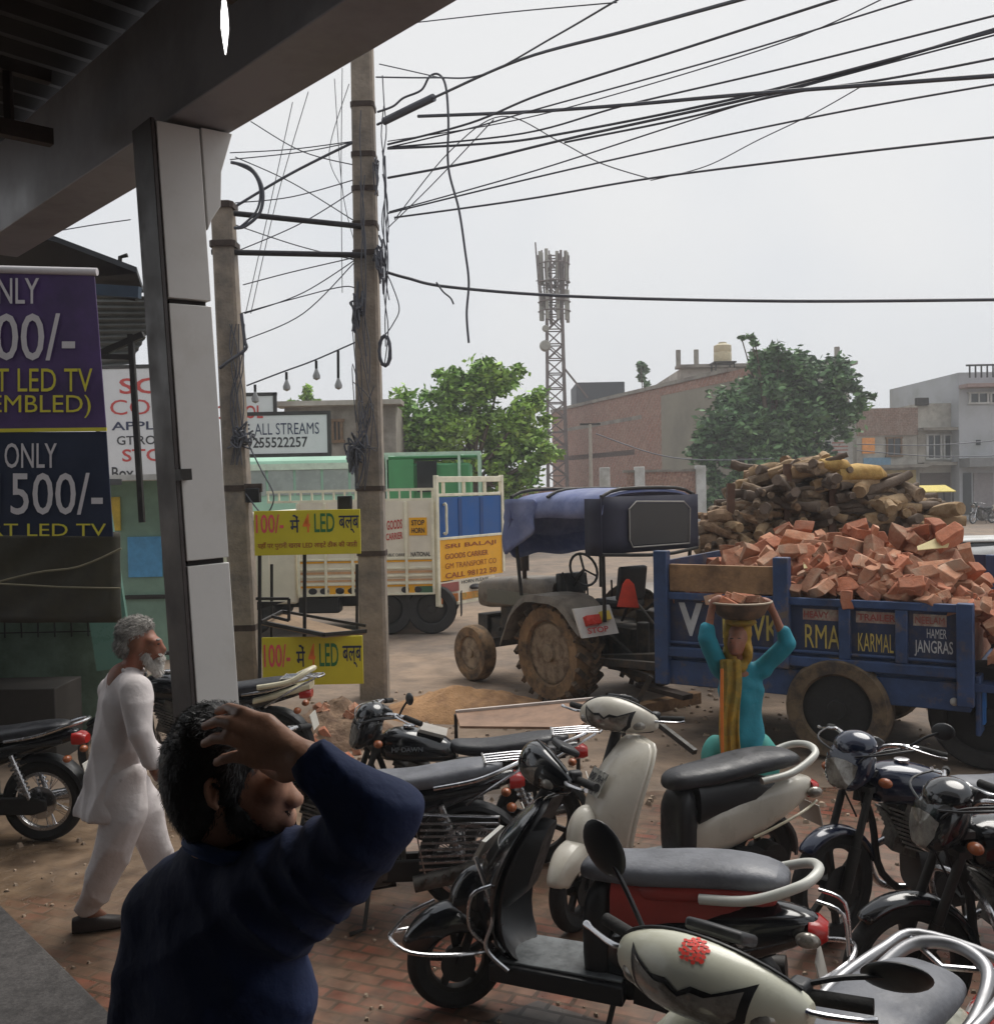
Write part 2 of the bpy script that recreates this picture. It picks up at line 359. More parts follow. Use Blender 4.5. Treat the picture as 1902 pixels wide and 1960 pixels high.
# grey interlocking paver patch
M_grey = brickmat('grey_pavers', C(112, 106, 102), C(92, 84, 80), C(40, 36, 34), 2.6, .5, .25, .03, dirt=C(96, 82, 72), rot=(0, 0, R(24)), rough=.4, mrough=.25)
mb = MB(); mb.slab([(-.9, 2.2, .0), (1.2, 2.2, .0), (.75, 4.35, .0), (.15, 4.75, .0), (-.35, 4.4, .0)], (0, 0, .004)); mb.build('paver_patch', M_grey)['kind'] = 'structure'
rr = random.Random(77); mb = MB()
for i in range(1500):
    y = 2.6 + 9.5 * rr.random() ** .8; x = rr.uniform(-.62, .62) * y; s_ = rr.uniform(.006, .02) * (1 + (y > 7))
    if x < -1.2 and y < 4.4: continue
    pts = [V((x + s_ * rr.uniform(.6, 1.2) * cos(a * 1.26), y + s_ * rr.uniform(.6, 1.2) * sin(a * 1.26), .001)) for a in range(5)]; mb.loft([pts, [V((x, y, 0)) + (p - V((x, y, 0))) * .6 + V((0, 0, s_ * rr.uniform(.5, .9))) for p in pts]])
o = mb.build('gravel', mat('pebble', C(146, 128, 110), .9, 0, .3, 3, island=.45)); tag(o, 'loose pebbles and grit scattered over the forecourt and road', 'gravel', None, 'stuff')
# shop platform under the camera: edge runs along u
U = V((-.672, .741, 0)); NN = V((.741, .672, 0))
E0 = V((-1.57, 3.93, 0))
a, b = E0 + U * 5, E0 - U * 6
mb = MB(); mb.slab([a, b, b - NN * 9, a - NN * 9], (0, 0, .4))
mb.build('shop_platform', mat('granite_step', C(74, 70, 68), .6, 0, .5, 60, col2=C(52, 48, 46), s2=14, bump=.15, bs=120), bevel=.012)['kind'] = 'structure'
mb = MB(); q = -NN * 8.4
mb.slab([a + q, b + q, b + q - NN * .3, a + q - NN * .3], (0, 0, 5.9)); mb.build('unseen_back_wall', mat('unseen_wall', C(92, 88, 84), .8))['kind'] = 'structure'  # unseen, put behind the camera to shut out sky light
mb = MB(); mb.slab([b, b - NN * 8.4, b - NN * 8.4 - U * .3, b - U * .3], (0, 0, 5.9)); mb.build('unseen_side_wall', MATS['unseen_wall'])['kind'] = 'structure'  # also unseen, added to block the sky at the side
# ---------------- column of the shop with its clad panels
CC = V((-1.30, 4.60, 0)); cw = .205
M_acp = mat('clad_panel', C(206, 204, 200), .42, 0, .07, 2.5, col2=C(190, 187, 181), s2=5, fac2=(.5, .8))
M_acpd = mat('clad_panel_shade', C(66, 58, 56), .45, 0, .12, 3)  # flank facing the shop: its shade is put into this darker colour
M_joint = mat('panel_joint', C(40, 36, 34), .8)
rotU = Matrix((NN, U, V((0, 0, 1)))).transposed()      # local x = NN, y = U
lean = Matrix.Translation(CC) @ Matrix.Rotation(R(-2.6), 4, 'Y') @ Matrix.Translation(-CC)
col = thing('shop_column', 'tall grey panel clad column with a shade coloured flank under the shop roof beam', 'column', CC)
lr = Matrix.Rotation(R(-2.4), 3, 'Y')
def colb(c, s): return MB().box(c, s, rotU).xf(Matrix.Translation((0, 0, 0)) @ lr.to_4x4())
zt = 4.17
zb = [0, 1.02, 2.18, 3.36, zt]
for i in range(4):
    z0, z1 = zb[i] + .012, zb[i + 1] - .012
    colb(V((0, 0, (z0 + z1) / 2)) - U * .012, (cw, cw - .01, z1 - z0)).build('front_panel', M_acp, col, bevel=.004)
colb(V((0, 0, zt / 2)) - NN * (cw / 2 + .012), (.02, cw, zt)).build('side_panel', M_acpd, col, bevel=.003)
colb(V((0, 0, zt / 2)), (cw - .03, cw - .04, zt - .02)).build('core', M_joint, col)
mb = MB()
pr = [(cw / 2 + .012, zt), (cw / 2 + .012, 3.70), (cw / 2 + .035, 3.75), (cw / 2 + .085, 3.82), (cw / 2 + .10, 3.98), (cw / 2 + .17, zt)]
mb.prism(pr, -cw / 2, cw / 2).xf(rotU.to_4x4()).xf(lr.to_4x4()).build('bracket', M_acp, col, bevel=.004)
colb(V((0, 0, 2.58)) - NN * .1 - U * (cw / 2 + .03), (.05, .06, .05)).build('cable_clip', M_steel, col)
# ---------------- roof beam, roof sheets, purlins
top = CC + lr @ V((0, 0, zt))
OE = top + NN * (cw / 2 + .17); ZB = top.z + .02
M_beam = mat('beam_cladding', C(150, 150, 155), .5, 0, .1, 1.2, col2=C(134, 134, 138), s2=1.4)
def at(o, du, dn, z): p = o + U * du + NN * dn; return V((p.x, p.y, z))
beam = MB().slab([at(OE, -7, 0, ZB), at(OE, 3.1, 0, ZB), at(OE, 3.1, -.30, ZB), at(OE, -7, -.30, ZB)], (0, 0, .55)).build('roof_beam', M_beam, bevel=.006)
tag(beam, 'long grey clad beam carrying the edge of the shop roof, resting on the column', 'beam')
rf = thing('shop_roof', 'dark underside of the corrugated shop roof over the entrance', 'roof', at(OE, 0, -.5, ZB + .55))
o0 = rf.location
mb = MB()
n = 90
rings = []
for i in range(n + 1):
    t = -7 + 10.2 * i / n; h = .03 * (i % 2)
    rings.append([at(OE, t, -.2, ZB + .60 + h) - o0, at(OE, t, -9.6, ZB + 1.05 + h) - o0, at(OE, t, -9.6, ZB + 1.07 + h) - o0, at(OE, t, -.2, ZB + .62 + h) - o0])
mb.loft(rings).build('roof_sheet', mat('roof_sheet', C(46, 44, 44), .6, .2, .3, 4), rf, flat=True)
M_purl = mat('purlin_steel', C(70, 64, 60), .6, .3, .25, 5)
for k in range(5):
    z = ZB + .50 + .047 * (1.2 + k * 1.8); dn = -1.2 - k * 1.8
    MB().bar(at(OE, -7, dn, z) - o0, at(OE, 3.1, dn, z) - o0, .08, .12).build('purlin', M_purl, rf)
for k in range(5):
    du = -5 + k * 1.95
    mb = MB().bar(at(OE, du, -.5, ZB + .12) - o0, at(OE, du, -9.3, ZB + .12) - o0, .06, .08)
    mb.bar(at(OE, du, -.5, ZB + .42) - o0, at(OE, du, -9.3, ZB + .80) - o0, .05, .06)
    for j in range(8): mb.bar(at(OE, du, -.7 - j * 1.08, ZB + .12) - o0, at(OE, du, -.7 - (j + (j % 2)) * 1.08, ZB + .45 + .04 * j) - o0, .035)
    mb.build('roof_truss', M_purl, rf)
mb = MB(); q0 = [at(OE, -7, -.7, 0), at(OE, 3.1, -.7, 0), at(OE, 3.1, -9.9, 0), at(OE, -7, -9.9, 0)]
mb.slab([p + V((0, 0, ZB + 1.45)) for p in q0], (0, 0, 7.5)); mb.build('unseen_upper_storey', MATS['unseen_wall'])['kind'] = 'structure'  # unseen, added above the roof to cut sky light on the forecourt
lp = P(430, 40, 3.3); lamp = thing('ceiling_lamp', 'small bare white LED lamp glowing under the dark shop roof', 'lamp', lp)
MB().lathe([(.001, -.11), (.006, -.08), (.013, -.02), (.011, .03), (.006, .07), (.001, .075)], n=16).build('bulb', mat('lamp_light', (1, .98, .95), .4, emit=4, var=0), lamp)
MB().cyl((0, 0, .07), (0, 0, ZB + .12 - lp.z), .008, n=8).build('stem', M_steel, lamp)
# ================================================================ BACKGROUND BUILDINGS
def ZP(y, d, x=951): return P(x, y, d).z
def XP(x, d, y=930): return P(x, y, d).x
M_plaster = mat('old_plaster', C(176, 172, 162), .85, 0, .15, 1.2, col2=C(138, 130, 120), s2=.5)
M_white = mat('whitewash', C(196, 196, 194), .8, 0, .12, 1.5, col2=C(160, 158, 152), s2=.6)
M_wood = mat('old_timber', C(112, 88, 64), .8, 0, .35, 9)
M_conc = mat('concrete', C(140, 134, 124), .85, 0, .2, 2, col2=C(112, 104, 96), s2=.8)
# large brick building whose long wall runs away to the left
def onwall(a, b, px):             # point of the ground line a-b seen at picture x
    k = (px - 951) / FP
    t = (k * a.y - a.x) / ((b.x - a.x) - k * (b.y - a.y)); return a + (b - a) * t
A = V((XP(1455, 50), 50, 0)); B = V((XP(1058, 80), 80, 0)); Cn = onwall(A, B, 1268)
zt2 = 8.3; dv = (B - A).normalized(); nv = V((-dv.y, dv.x, 0)) * -1
bb = thing('brick_building', 'big unplastered brick building with a long wall and patchy plaster beside the mast', 'building', A)
angw = math.atan2(dv.y, dv.x)
def wallbox(mb, p, q, z0, z1, th, off=0):
    d = (q - p).normalized(); n_ = V((d.y, -d.x, 0))
    return mb.slab([V((p.x, p.y, z0)) + n_ * off - A, V((q.x, q.y, z0)) + n_ * off - A, V((q.x, q.y, z0)) + n_ * (off + th) - A, V((p.x, p.y, z0)) + n_ * (off + th) - A], (0, 0, z1 - z0))
M_brickfar = brickmat('far_brickwork', C(146, 104, 88), C(130, 92, 78), C(150, 132, 120), 1.6, .5, .22, .018, dirt=C(150, 122, 106), coords='Object', rot=(R(90), 0, -angw), bump=.2)
wallbox(MB(), Cn, B, 0, zt2, 3).build('brick_wall', M_brickfar, bb)
wallbox(MB(), A, Cn, 0, zt2 - .5, 3, .0).build('plaster_wall', mat('grey_plaster', C(142, 136, 122), .9, 0, .12, .8, col2=C(120, 116, 104), s2=.4), bb)
wallbox(MB(), A, Cn, zt2 - .5, zt2, 3, -.02).build('parapet', M_brickfar, bb)
mb = MB(); wallbox(mb, onwall(A, B, 1400) , B, zt2, zt2 + .22, .5, -.12); mb.build('coping', M_conc, bb)
mb = MB(); wallbox(mb, onwall(A, B, 1070), onwall(A, B, 1216), 4.35, 4.7, .1, -.1); mb.build('lintel_band', mat('dark_band', C(86, 70, 62), .9), bb)
mb = MB(); wallbox(mb, onwall(A, B, 1072), onwall(A, B, 1230), 6.6, 6.85, .1, -.08); mb.build('plaster_band', M_conc, bb)
# dark shed on its far roof, white block above
d = 78; x0, x1 = XP(1112, d), XP(1208, d); z0, z1 = ZP(785, d), ZP(728, d)
o = MB().box(((x0 + x1) / 2, d + 6, (8.6 + z1) / 2), (x1 - x0, 6, z1 - 8.6)).build('roof_shed', mat('shed_dark', C(62, 66, 72), .7), bevel=.05); tag(o, 'dark flat roofed sheet shed on the roof left of the brick building', 'shed')
d = 66
wb = thing('white_house', 'pale upper house rising behind the right hand tree, with pillars on its roof', 'building', (XP(1470, d), d, 0))
x0, x1 = XP(1308, d) - wb.location.x, XP(1632, d) - wb.location.x; zt3 = ZP(712, d)
MB().box(((x0 + x1) / 2, 6, zt3 / 2), (x1 - x0, 11, zt3)).build('wall', M_plaster, wb)
MB().box(((x0 + x1) / 2, .3, zt3 + .1), (x1 - x0 + .6, 1.2, .2)).build('roof_slab', M_conc, wb)
for px in (1310, 1345, 1620):
    MB().box((XP(px, d) - wb.location.x, 1.6, zt3 + .75), (.28, .28, 1.3)).build('roof_pillar', M_conc, wb)
mb = MB()
for px, zz in ((1560, 8.4), (1600, 8.4)): mb.box((XP(px, d) - wb.location.x, .45, zz), (1.0, .12, 1.3))
mb.build('window', M_glass, wb)
# water tank on its stand
d = 60; px = 1386; zb_ = ZP(714, d); wt = thing('water_tank', 'cream water tank on a steel stand above the roof', 'water tank', (XP(px, d), d, ZP(742, d)))
h0 = zb_ - wt.location.z + .35; MB().lathe([(.5, h0), (.53, h0 + .1), (.53, h0 + .55), (.5, h0 + .6), (.53, h0 + .65), (.52, h0 + 1.0), (.25, h0 + 1.12), (.24, h0 + 1.2), (.01, h0 + 1.2)], n=20).build('tank', mat('tank_cream', C(190, 178, 146), .6), wt)
mb = MB(); mb.box((0, 0, h0 - .05), (1.35, 1.35, .09))
for sx in (-.55, .55):
    for sy in (-.55, .55): mb.bar((sx * 1.1, sy * 1.1, -2.2), (sx, sy, h0 - .06), .08)
mb.build('stand', M_steel, wt)
for i, (px, hh) in enumerate(((1420, .9), (1342, .5))):
    pass
# cell tower
d = 72; tw = thing('cell_tower', 'lattice telecom mast crowded with antennas and dishes', 'mast', (XP(1067, d), d, 0))
zt4 = ZP(487, d); mb = MB(); hw = .72; tp = .5
cs = [(-1, -1), (1, -1), (1, 1), (-1, 1)]
def leg(z, c): k = hw + (tp - hw) * min(1, z / zt4); return V((c[0] * k, c[1] * k, z))
for c in cs: mb.bar(leg(0, c), leg(zt4, c), .17)
mb.build('leg_frame', mat('mast_steel', C(112, 100, 96), .6, .4, .25, 2), tw)
mb = MB(); z = 0; i = 0
while z < zt4 - .8:
    z2 = z + 1.05
    for k in range(4):
        a, b = cs[k], cs[(k + 1) % 4]
        mb.bar(leg(z, a), leg(z2, b), .09); mb.bar(leg(z2, a), leg(z2, b), .08)
        if i % 2: mb.bar(leg(z, b), leg(z2, a), .08)
    z = z2; i += 1
mb.build('lattice', MATS['mast_steel'], tw)
M_ant = mat('antenna_grey', C(150, 146, 136), .6)
rr = random.Random(5)
for k in range(16):
    a_ = k * 2 * pi / 8 + .2; zz = ZP(545, d) + 1.1 if k < 8 else ZP(600, d) + .4
    c_ = V((cos(a_) * 1.0, sin(a_) * .9, zz)); o = MB().box(c_, (.24, .18, 1.9 + rr.random() * .5)).build('antenna', M_ant, tw, bevel=.03)
mb = MB()
for k in range(14):
    a_ = k * 2 * pi / 14; r_ = 1.05 + .25 * rr.random(); zz = zt4 - 2.2 + rr.uniform(-.4, .4)
    mb.bar((cos(a_) * r_ * .8, sin(a_) * r_ * .8, zz - 1.6), (cos(a_) * r_, sin(a_) * r_, zz + 2.2 + rr.uniform(-.6, .6)), .1)
    mb.bar((0, 0, zz), (cos(a_) * r_, sin(a_) * r_, zz), .07)
for zz in (zt4 - 3.6, zt4 - 2.2, zt4 - .9, ZP(600, d)):
    mb.tube([(cos(t * pi / 6) * 1.15, sin(t * pi / 6) * 1.15, zz) for t in range(12)], .05, 6, True)
mb.build('antenna_frame', MATS['mast_steel'], tw)
mb = MB(); mb.cyl((-.75, -.85, ZP(668, d)), (-.75, -1.1, ZP(668, d)), .42, .3, 18); mb.cyl((-.7, -.8, ZP(635, d)), (-.7, -1.0, ZP(635, d)), .26, .18, 16)
mb.build('dish', M_ant, tw)
MB().bar((.5, -.3, ZP(705, d)), (2.3, 0, ZP(765, d)), .12).build('brace', MATS['mast_steel'], tw)
# houses at the right
def house(name, label, px0, px1, ytop, d, mat_, dep=9):
    x0, x1 = XP(px0, d), XP(px1, d); zt_ = P((px0 + px1) / 2, ytop, d).z
    h = thing(name, label, 'building', ((x0 + x1) / 2, d, 0)); w = x1 - x0
    MB().box((0, dep / 2, zt_ / 2), (w, dep, zt_)).build('wall', mat_, h)
    h['w'] = w; return h, w, zt_
def winbox(h, d, px0, px1, y0, y1, nm='window', m_=None, fr=None):
    x0, x1 = XP(px0, d) - h.location.x, XP(px1, d) - h.location.x; xm = (px0 + px1) / 2; z0, z1 = P(xm, y1, d).z, P(xm, y0, d).z
    o = MB().box(((x0 + x1) / 2, 0, (z0 + z1) / 2), (x1 - x0, .12, z1 - z0)).build(nm, m_ or M_glass, h)
    if fr:
        mb = MB(); t = .1
        for zz in (z0, z1): mb.box(((x0 + x1) / 2, -.07, zz), (x1 - x0 + 2 * t, .12, t))
        for xx in (x0, x1): mb.box((xx, -.072, (z0 + z1) / 2), (t, .12, z1 - z0 - t))
        mb.box(((x0 + x1) / 2, -.07, (z0 + z1) / 2), (.06, .08, z1 - z0 - t))
        mb.build('frame', fr, o)
    return o
d = 58
h1, w, zt_ = house('brick_shop', 'two storey house with a brick parapet and an orange hoarding above yellow shutters', 1640, 1756, 783, d, M_plaster)
M_brick2 = brickmat('house_brick', C(134, 104, 90), C(120, 94, 82), C(146, 130, 118), 2.2, .5, .22, .02, rot=(R(90), 0, 0), bump=.2)
MB().box((0, -.04, zt_ - .75), (w + .02, .1, 1.6)).build('parapet', M_brick2, h1)
winbox(h1, d, 1697, 1724, 838, 873, fr=M_wood)
x0, x1 = XP(1651, d) - h1.location.x, XP(1675, d) - h1.location.x
winbox(h1, d, 1650, 1674, 838, 868, 'hoarding', mat('hoarding_orange', C(226, 152, 84), .7))
winbox(h1, d, 1652, 1704, 876, 896, 'shop_sign', mat('sign_blue', C(112, 146, 168), .7))
MB().box((0, -.5, P(1700, 893, d).z), (w + .4, 1.2, .18)).build('awning_slab', M_conc, h1)
winbox(h1, d, 1660, 1752, 900, 980, 'shutter', mat('shutter_yellow', C(178, 156, 96), .7, 0, .2, 3))
h2, w, zt_ = house('balcony_house', 'narrow cream house with a curved parapet and balcony columns', 1757, 1836, 772, d, M_plaster)
MB().box((0, -.45, P(1796, 822, d).z), (w + .1, .9, .16)).build('chajja', M_conc, h2)
winbox(h2, d, 1774, 1800, 832, 878, fr=M_white); winbox(h2, d, 1806, 1832, 832, 878, fr=M_white)
MB().box((0, -.4, P(1796, 888, d).z), (w, .8, .18)).build('balcony', M_conc, h2)
winbox(h2, d, 1760, 1818, 905, 982, 'shop_front', mat('shop_dark', C(92, 82, 76), .7))
MB().box((-1.0, -.1, zt_ + .1), (.7, .3, .45)).build('dish_mount', M_steel, h2)
h3, w, zt_ = house('grey_house', 'taller pale grey house at the right edge with a railed rooftop', 1836, 1990, 712, d - 1, mat('pale_grey_plaster', C(174, 176, 180), .8, 0, .1, 1, col2=C(150, 152, 152), s2=.5), 10)
winbox(h3, d - 1, 1856, 1890, 752, 772, fr=M_white); winbox(h3, d - 1, 1896, 1940, 752, 772, fr=M_white)
MB().box((0, -.5, P(1890, 740, d - 1).z), (w, 1.1, .2)).build('roof_ledge', mat('ledge_pink', C(150, 128, 122), .8), h3)
mb = MB()
for i in range(14): mb.box((-w / 2 + .2 + i * w / 14, -.9, zt_ - .05), (.07, .07, .7))
mb.box((0, -.9, zt_ + .3), (w, .08, .1)); mb.build('railing', M_steel, h3)
MB().box((0, -.6, P(1890, 885, d - 1).z), (w, 1.3, .5)).build('awning_slab', mat('slab_grey', C(126, 126, 126), .8), h3)
winbox(h3, d - 1, 1862, 1900, 905, 985, 'shutter', mat('shutter_grey', C(136, 130, 132), .6)); winbox(h3, d - 1, 1842, 1858, 905, 985, 'doorway', M_glass)
winbox(h3, d - 1, 1868, 1876, 842, 852, 'vent_window')
# small white hut with painted adverts
d = 52; h4, w, zt_ = house('white_hut', 'small whitewashed hut with faded red painted lines in front of the right tree', 1548, 1632, 818, d, M_white, 5)
mb = MB(); rr = random.Random(2)
for (a, b) in ((1552, 1578), (1592, 1624)):
    for yy in (848, 855, 862, 869):
        x0, x1 = XP(a, d) - h4.location.x, XP(b, d) - h4.location.x; mb.box(((x0 + x1) / 2, -.01, P(1580, yy, d).z), ((x1 - x0) * rr.uniform(.8, 1), .03, .07))
mb.build('painted_lines', mat('faded_red', C(168, 120, 110), .8), h4); winbox(h4, d, 1580, 1590, 845, 870, 'doorway')
h5, w, zt_ = house('gate_house', 'little pale cabin with one brown window left of the white hut', 1473, 1516, 838, d, M_white, 4)
winbox(h5, d, 1490, 1502, 848, 870, fr=M_wood)
d = 50; kt = thing('roadside_stall', 'small far stall with a yellow awning right of the firewood load', 'stall', (XP(1775, d), d, 0))
MB().box((0, 0, .5), (1.9, .8, 1.0)).build('counter', mat('counter_teal', C(70, 96, 104), .7), kt); MB().slab([(-1.1, -.7, 1.75), (1.1, -.7, 1.75), (1.1, .5, 2.05), (-1.1, .5, 2.05)], (0, 0, .05)).build('awning', mat('awning_yellow', C(206, 186, 84), .7), kt)
mb = MB()
for x in (-1, 1):
    for y in (-.6, .4): mb.cyl((x, y, 0), (x, y, 1.8), .035, n=8)
mb.build('post', M_steel, kt)
mb = MB(); rr = random.Random(3)
for i in range(9): mb.box((-.8 + i * .2, 0, 1.1), (.15, .4, rr.uniform(.15, .35)))
mb.build('goods', mat('goods_white', C(190, 186, 178), .7, 0, .3, 4), kt)
# compound wall
d = 46; cwl = thing('compound_wall', 'low brick compound wall with a pale coping and pillars behind the tractor', 'wall', (XP(1200, d), d, 0))
x0, x1 = XP(980, d) - cwl.location.x, XP(1345, d) - cwl.location.x; zc = P(1270, 903, d).z
MB().box(((x0 + x1) / 2, 0, zc / 2 - .3), (x1 - x0, .3, zc - .6)).build('brickwork', M_brickfar, cwl)
xa = XP(1198, d) - cwl.location.x; MB().box(((xa + x1) / 2, -.05, zc / 2), (x1 - xa, .36, zc)).build('high_panel', M_brickfar, cwl)
MB().box(((xa + x1) / 2, -.05, zc + .05), (x1 - xa + .3, .5, .12)).build('coping', M_conc, cwl)
for px in (1156, 1222, 1338):
    MB().box((XP(px, d) - cwl.location.x, -.25, zc / 2 + .1), (.45, .45, zc + .3)).build('pillar', M_white, cwl, bevel=.03)
d = 44; sp = thing('street_pole', 'thin pale street pole in front of the brick building', 'pole', (XP(1131, d), d, 0))
MB().cyl((0, 0, 0), (0, 0, P(1131, 812, d).z), .1, .07, 10).build('shaft', mat('pole_pale', C(168, 160, 150), .7), sp); MB().box((0, 0, P(1131, 812, d).z), (.9, .08, .08)).build('crossarm', M_steel, sp)
# grey building + boards of the school at the left
d = 34; h6, w, zt_ = house('grey_block', 'plain grey block with a shuttered window behind the school board', 548, 760, 778, d, M_conc, 8)
winbox(h6, d, 640, 657, 805, 845, fr=M_wood)
MB().box((0, 0, zt_ + .08), (w + .5, 1.2, .16)).build('roof_slab', M_plaster, h6)
def board(name, label, px0, px1, y0, y1, d, m_, th=.06, fr=None):
    a = P(px0, y1, d); b = P(px1, y1, d); z1 = P((px0 + px1) / 2, y0, d).z; z0 = P((px0 + px1) / 2, y1, d).z
    t = thing(name, label, 'sign', (a.x, d, z0)); w = b.x - a.x; h = z1 - z0
    MB().box((w / 2, 0, h / 2), (w, th, h)).build('panel', m_, t, bevel=.004)
    if fr:
        mb = MB()
        for zz in (-.05, h + .05): mb.box((w / 2, 0, zz), (w + .2, th * 1.6, .1))
        for xx in (-.05, w + .05): mb.box((xx, .002, h / 2), (.1, th * 1.6, h))
        mb.build('frame', fr, t)
    return t, w, h
def write(t, d, th, rows, nm='lettering'):
    for (s_, px0, px1, y0, y1, m_, off) in rows:
        a = P(px0, y1, d); b = P(px1, y1, d); h = P(px0, y0, d).z - a.z
        mb = MB(); text(mb, s_, V((a.x - t.location.x, -th / 2, a.z - t.location.z)), (1, 0, 0), (0, 0, 1), b.x - a.x, h, (0, -1, 0), off, .008)
        mb.build(nm, m_, t)
M_red = mat('paint_red', C(186, 62, 58), .6, 0, .1); M_navy = mat('paint_navy', C(34, 42, 74), .6, 0, .1); M_ink = mat('paint_black', C(34, 34, 40), .6, 0, .1)
M_board = mat('board_white', C(206, 206, 208), .6, 0, .06, 2)
s1, w, h = board('school_board', 'white school signboard reading ALL STREAMS with a phone number', 470, 628, 795, 868, 27, M_board, fr=M_steel)
a = P(455, 795, 27); MB().box((P(462, 0, 27).x - s1.location.x, 0, h + .28), (P(512, 0, 27).x - P(412, 0, 27).x, .06, .5)).build('raised_panel', M_board, s1)
mb = MB().box((P(512, 0, 27).x - s1.location.x, 0, h + .32), (.09, .1, .58)); mb.box((P(462, 0, 27).x - s1.location.x, 0, h + .58), (P(516, 0, 27).x - P(408, 0, 27).x, .1, .09)); mb.build('frame', M_steel, s1)
write(s1, 27, .06, [('SCHOOL', 400, 505, 778, 803, M_red, .015), ('E', 470, 480, 812, 831, M_navy, .02), ('ALL STREAMS', 489, 612, 811, 833, M_navy, .015), ('9255522257', 474, 590, 838, 858, M_ink, .015)])
s2, w, h = board('coaching_board', 'tall white signboard with red and black lettering seen past the purple banner', 196, 345, 706, 960, 26, M_board, fr=M_steel)
write(s2, 26, .06, [('SCI', 232, 320, 725, 755, M_red, .015), ('COM', 214, 330, 766, 795, M_red, .015), ('APPLIT', 216, 330, 808, 824, M_navy, .015), ('GT.RO', 226, 300, 835, 852, M_ink, .01), ('STC', 236, 310, 860, 884, M_red, .015), ('Box', 216, 258, 894, 918, M_ink, .015)])
mb = MB()
for xx in (.3, w - .3): mb.box((xx, .12, -s2.location.z / 2 + h / 2), (.1, .1, s2.location.z + h))
mb.build('post', M_steel, s2)
mb = MB()
for xx in (.3, 2.0): mb.box((xx, .12, -s1.location.z / 2 + .3), (.1, .1, s1.location.z + .6))
mb.build('post', M_steel, s1)
# ================================================================ TREES
def tree(label, px, ytop, d, crown_px, trunk_y, blobs, leafn, leaf, colr, group, seed):
    rr = random.Random(seed); base = V((XP(px, d), d, 0)); t = thing('leafy_tree', label, 'tree', base, group=group)
    H = P(px, ytop, d).z; s = d / FP
    mb = MB(); tk = [(0, 0, 0), (.1, 0, H * .2), (-.05, .1, H * .42), (.05, 0, H * .8)]
    mb.tube(tk, [.3, .24, .18, .07], 10, sm=5)
    bl = [(V(((bx - px) * s, rr.uniform(-.8, .8), P(px, by, d).z)), br * s) for bx, by, br in blobs]
    for c_, r_ in bl: mb.tube([(0, 0, H * rr.uniform(.25, .45)), (c_.x * .45, c_.y * .5, c_.z * .6 + H * .08), tuple(c_)], [.13, .08, .03], 7, sm=4)
    mb.build('trunk', mat('bark', C(92, 78, 66), .9, 0, .3, 6), t)
    V_ = []; F_ = []
    for c_, r_ in bl:
        sub = [(c_ + V((rr.gauss(0, 1), rr.gauss(0, 1), rr.gauss(0, .8))).normalized() * r_ * rr.uniform(.35, .95), r_ * rr.uniform(.22, .42)) for _ in range(16)]
        nn_ = int(leafn * r_ * r_ / sum(x[1] ** 2 for x in bl))
        for i in range(nn_):
            sc_, sr = rr.choice(sub)
            q = sc_ + V((rr.gauss(0, .5), rr.gauss(0, .5), rr.gauss(0, .42))) * sr
            a_ = V((rr.gauss(0, 1), rr.gauss(0, 1), rr.gauss(0, .5))).normalized(); b_ = a_.cross(V((rr.gauss(0, 1), rr.gauss(0, 1), rr.gauss(0, 1)))).normalized()
            l = leaf * rr.uniform(.6, 1.4); o_ = len(V_)
            V_ += [q - a_ * l, q + b_ * l * .45, q + a_ * l, q - b_ * l * .45]; F_.append((o_, o_ + 1, o_ + 2, o_ + 3))
    mb = MB(); mb.v = [tuple(v) for v in V_]; mb.f = F_; mb.build('crown', colr, t, flat=True)
    return t
M_leaf1 = mat('leaf_bright', C(150, 180, 84), .6, 0, .3, .6, island=.7, col2=C(104, 144, 62), s2=.35)
M_leaf2 = mat('leaf_dull', C(98, 126, 82), .65, 0, .3, .5, island=.7, col2=C(70, 102, 66), s2=.3)
tree('rounded bright green tree behind the cream truck and the green bus', 905, 690, 38, 0, 0,
     [(905, 735, 52), (960, 735, 48), (860, 760, 48), (1000, 790, 52), (800, 800, 52), (890, 820, 70), (960, 850, 62), (780, 850, 60), (1020, 850, 40), (850, 880, 60), (940, 905, 50), (1010, 900, 36), (755, 880, 40), (930, 712, 28), (745, 820, 30), (740, 860, 44), (720, 900, 40), (880, 950, 44), (980, 940, 40), (1045, 865, 26), (800, 930, 40)], 30000, .14, M_leaf1, 'roadside trees', 4)
tree('dark dull green tree before the brick building, with a bare sprig at its top', 1480, 650, 47, 0, 0,
     [(1455, 690, 30), (1490, 690, 34), (1435, 650, 9), (1428, 642, 8), (1440, 662, 9), (1520, 740, 62), (1440, 760, 62), (1590, 740, 50), (1400, 820, 60), (1480, 810, 70), (1570, 790, 62), (1620, 770, 38), (1655, 765, 10), (1668, 762, 9), (1370, 850, 44), (1440, 880, 64), (1530, 860, 56), (1400, 920, 46), (1345, 830, 22), (1480, 700, 30), (1550, 705, 34), (1612, 730, 26), (1410, 960, 40), (1360, 900, 30), (1350, 960, 36), (1460, 960, 50), (1400, 1000, 40), (1335, 865, 18), (1560, 900, 40)], 32000, .17, M_leaf2, 'roadside trees', 9)
tree('small sparse sapling tip showing over the brick building roof', 1238, 700, 74, 0, 0, [(1236, 706, 9), (1233, 722, 9), (1240, 735, 7), (1228, 698, 7)], 420, .24, M_leaf2, None, 6)
tree('thin pale treetop behind the grey block', 592, 748, 50, 0, 0, [(592, 760, 12), (594, 745, 7), (600, 775, 16), (570, 778, 14)], 500, .22, M_leaf1, None, 16)
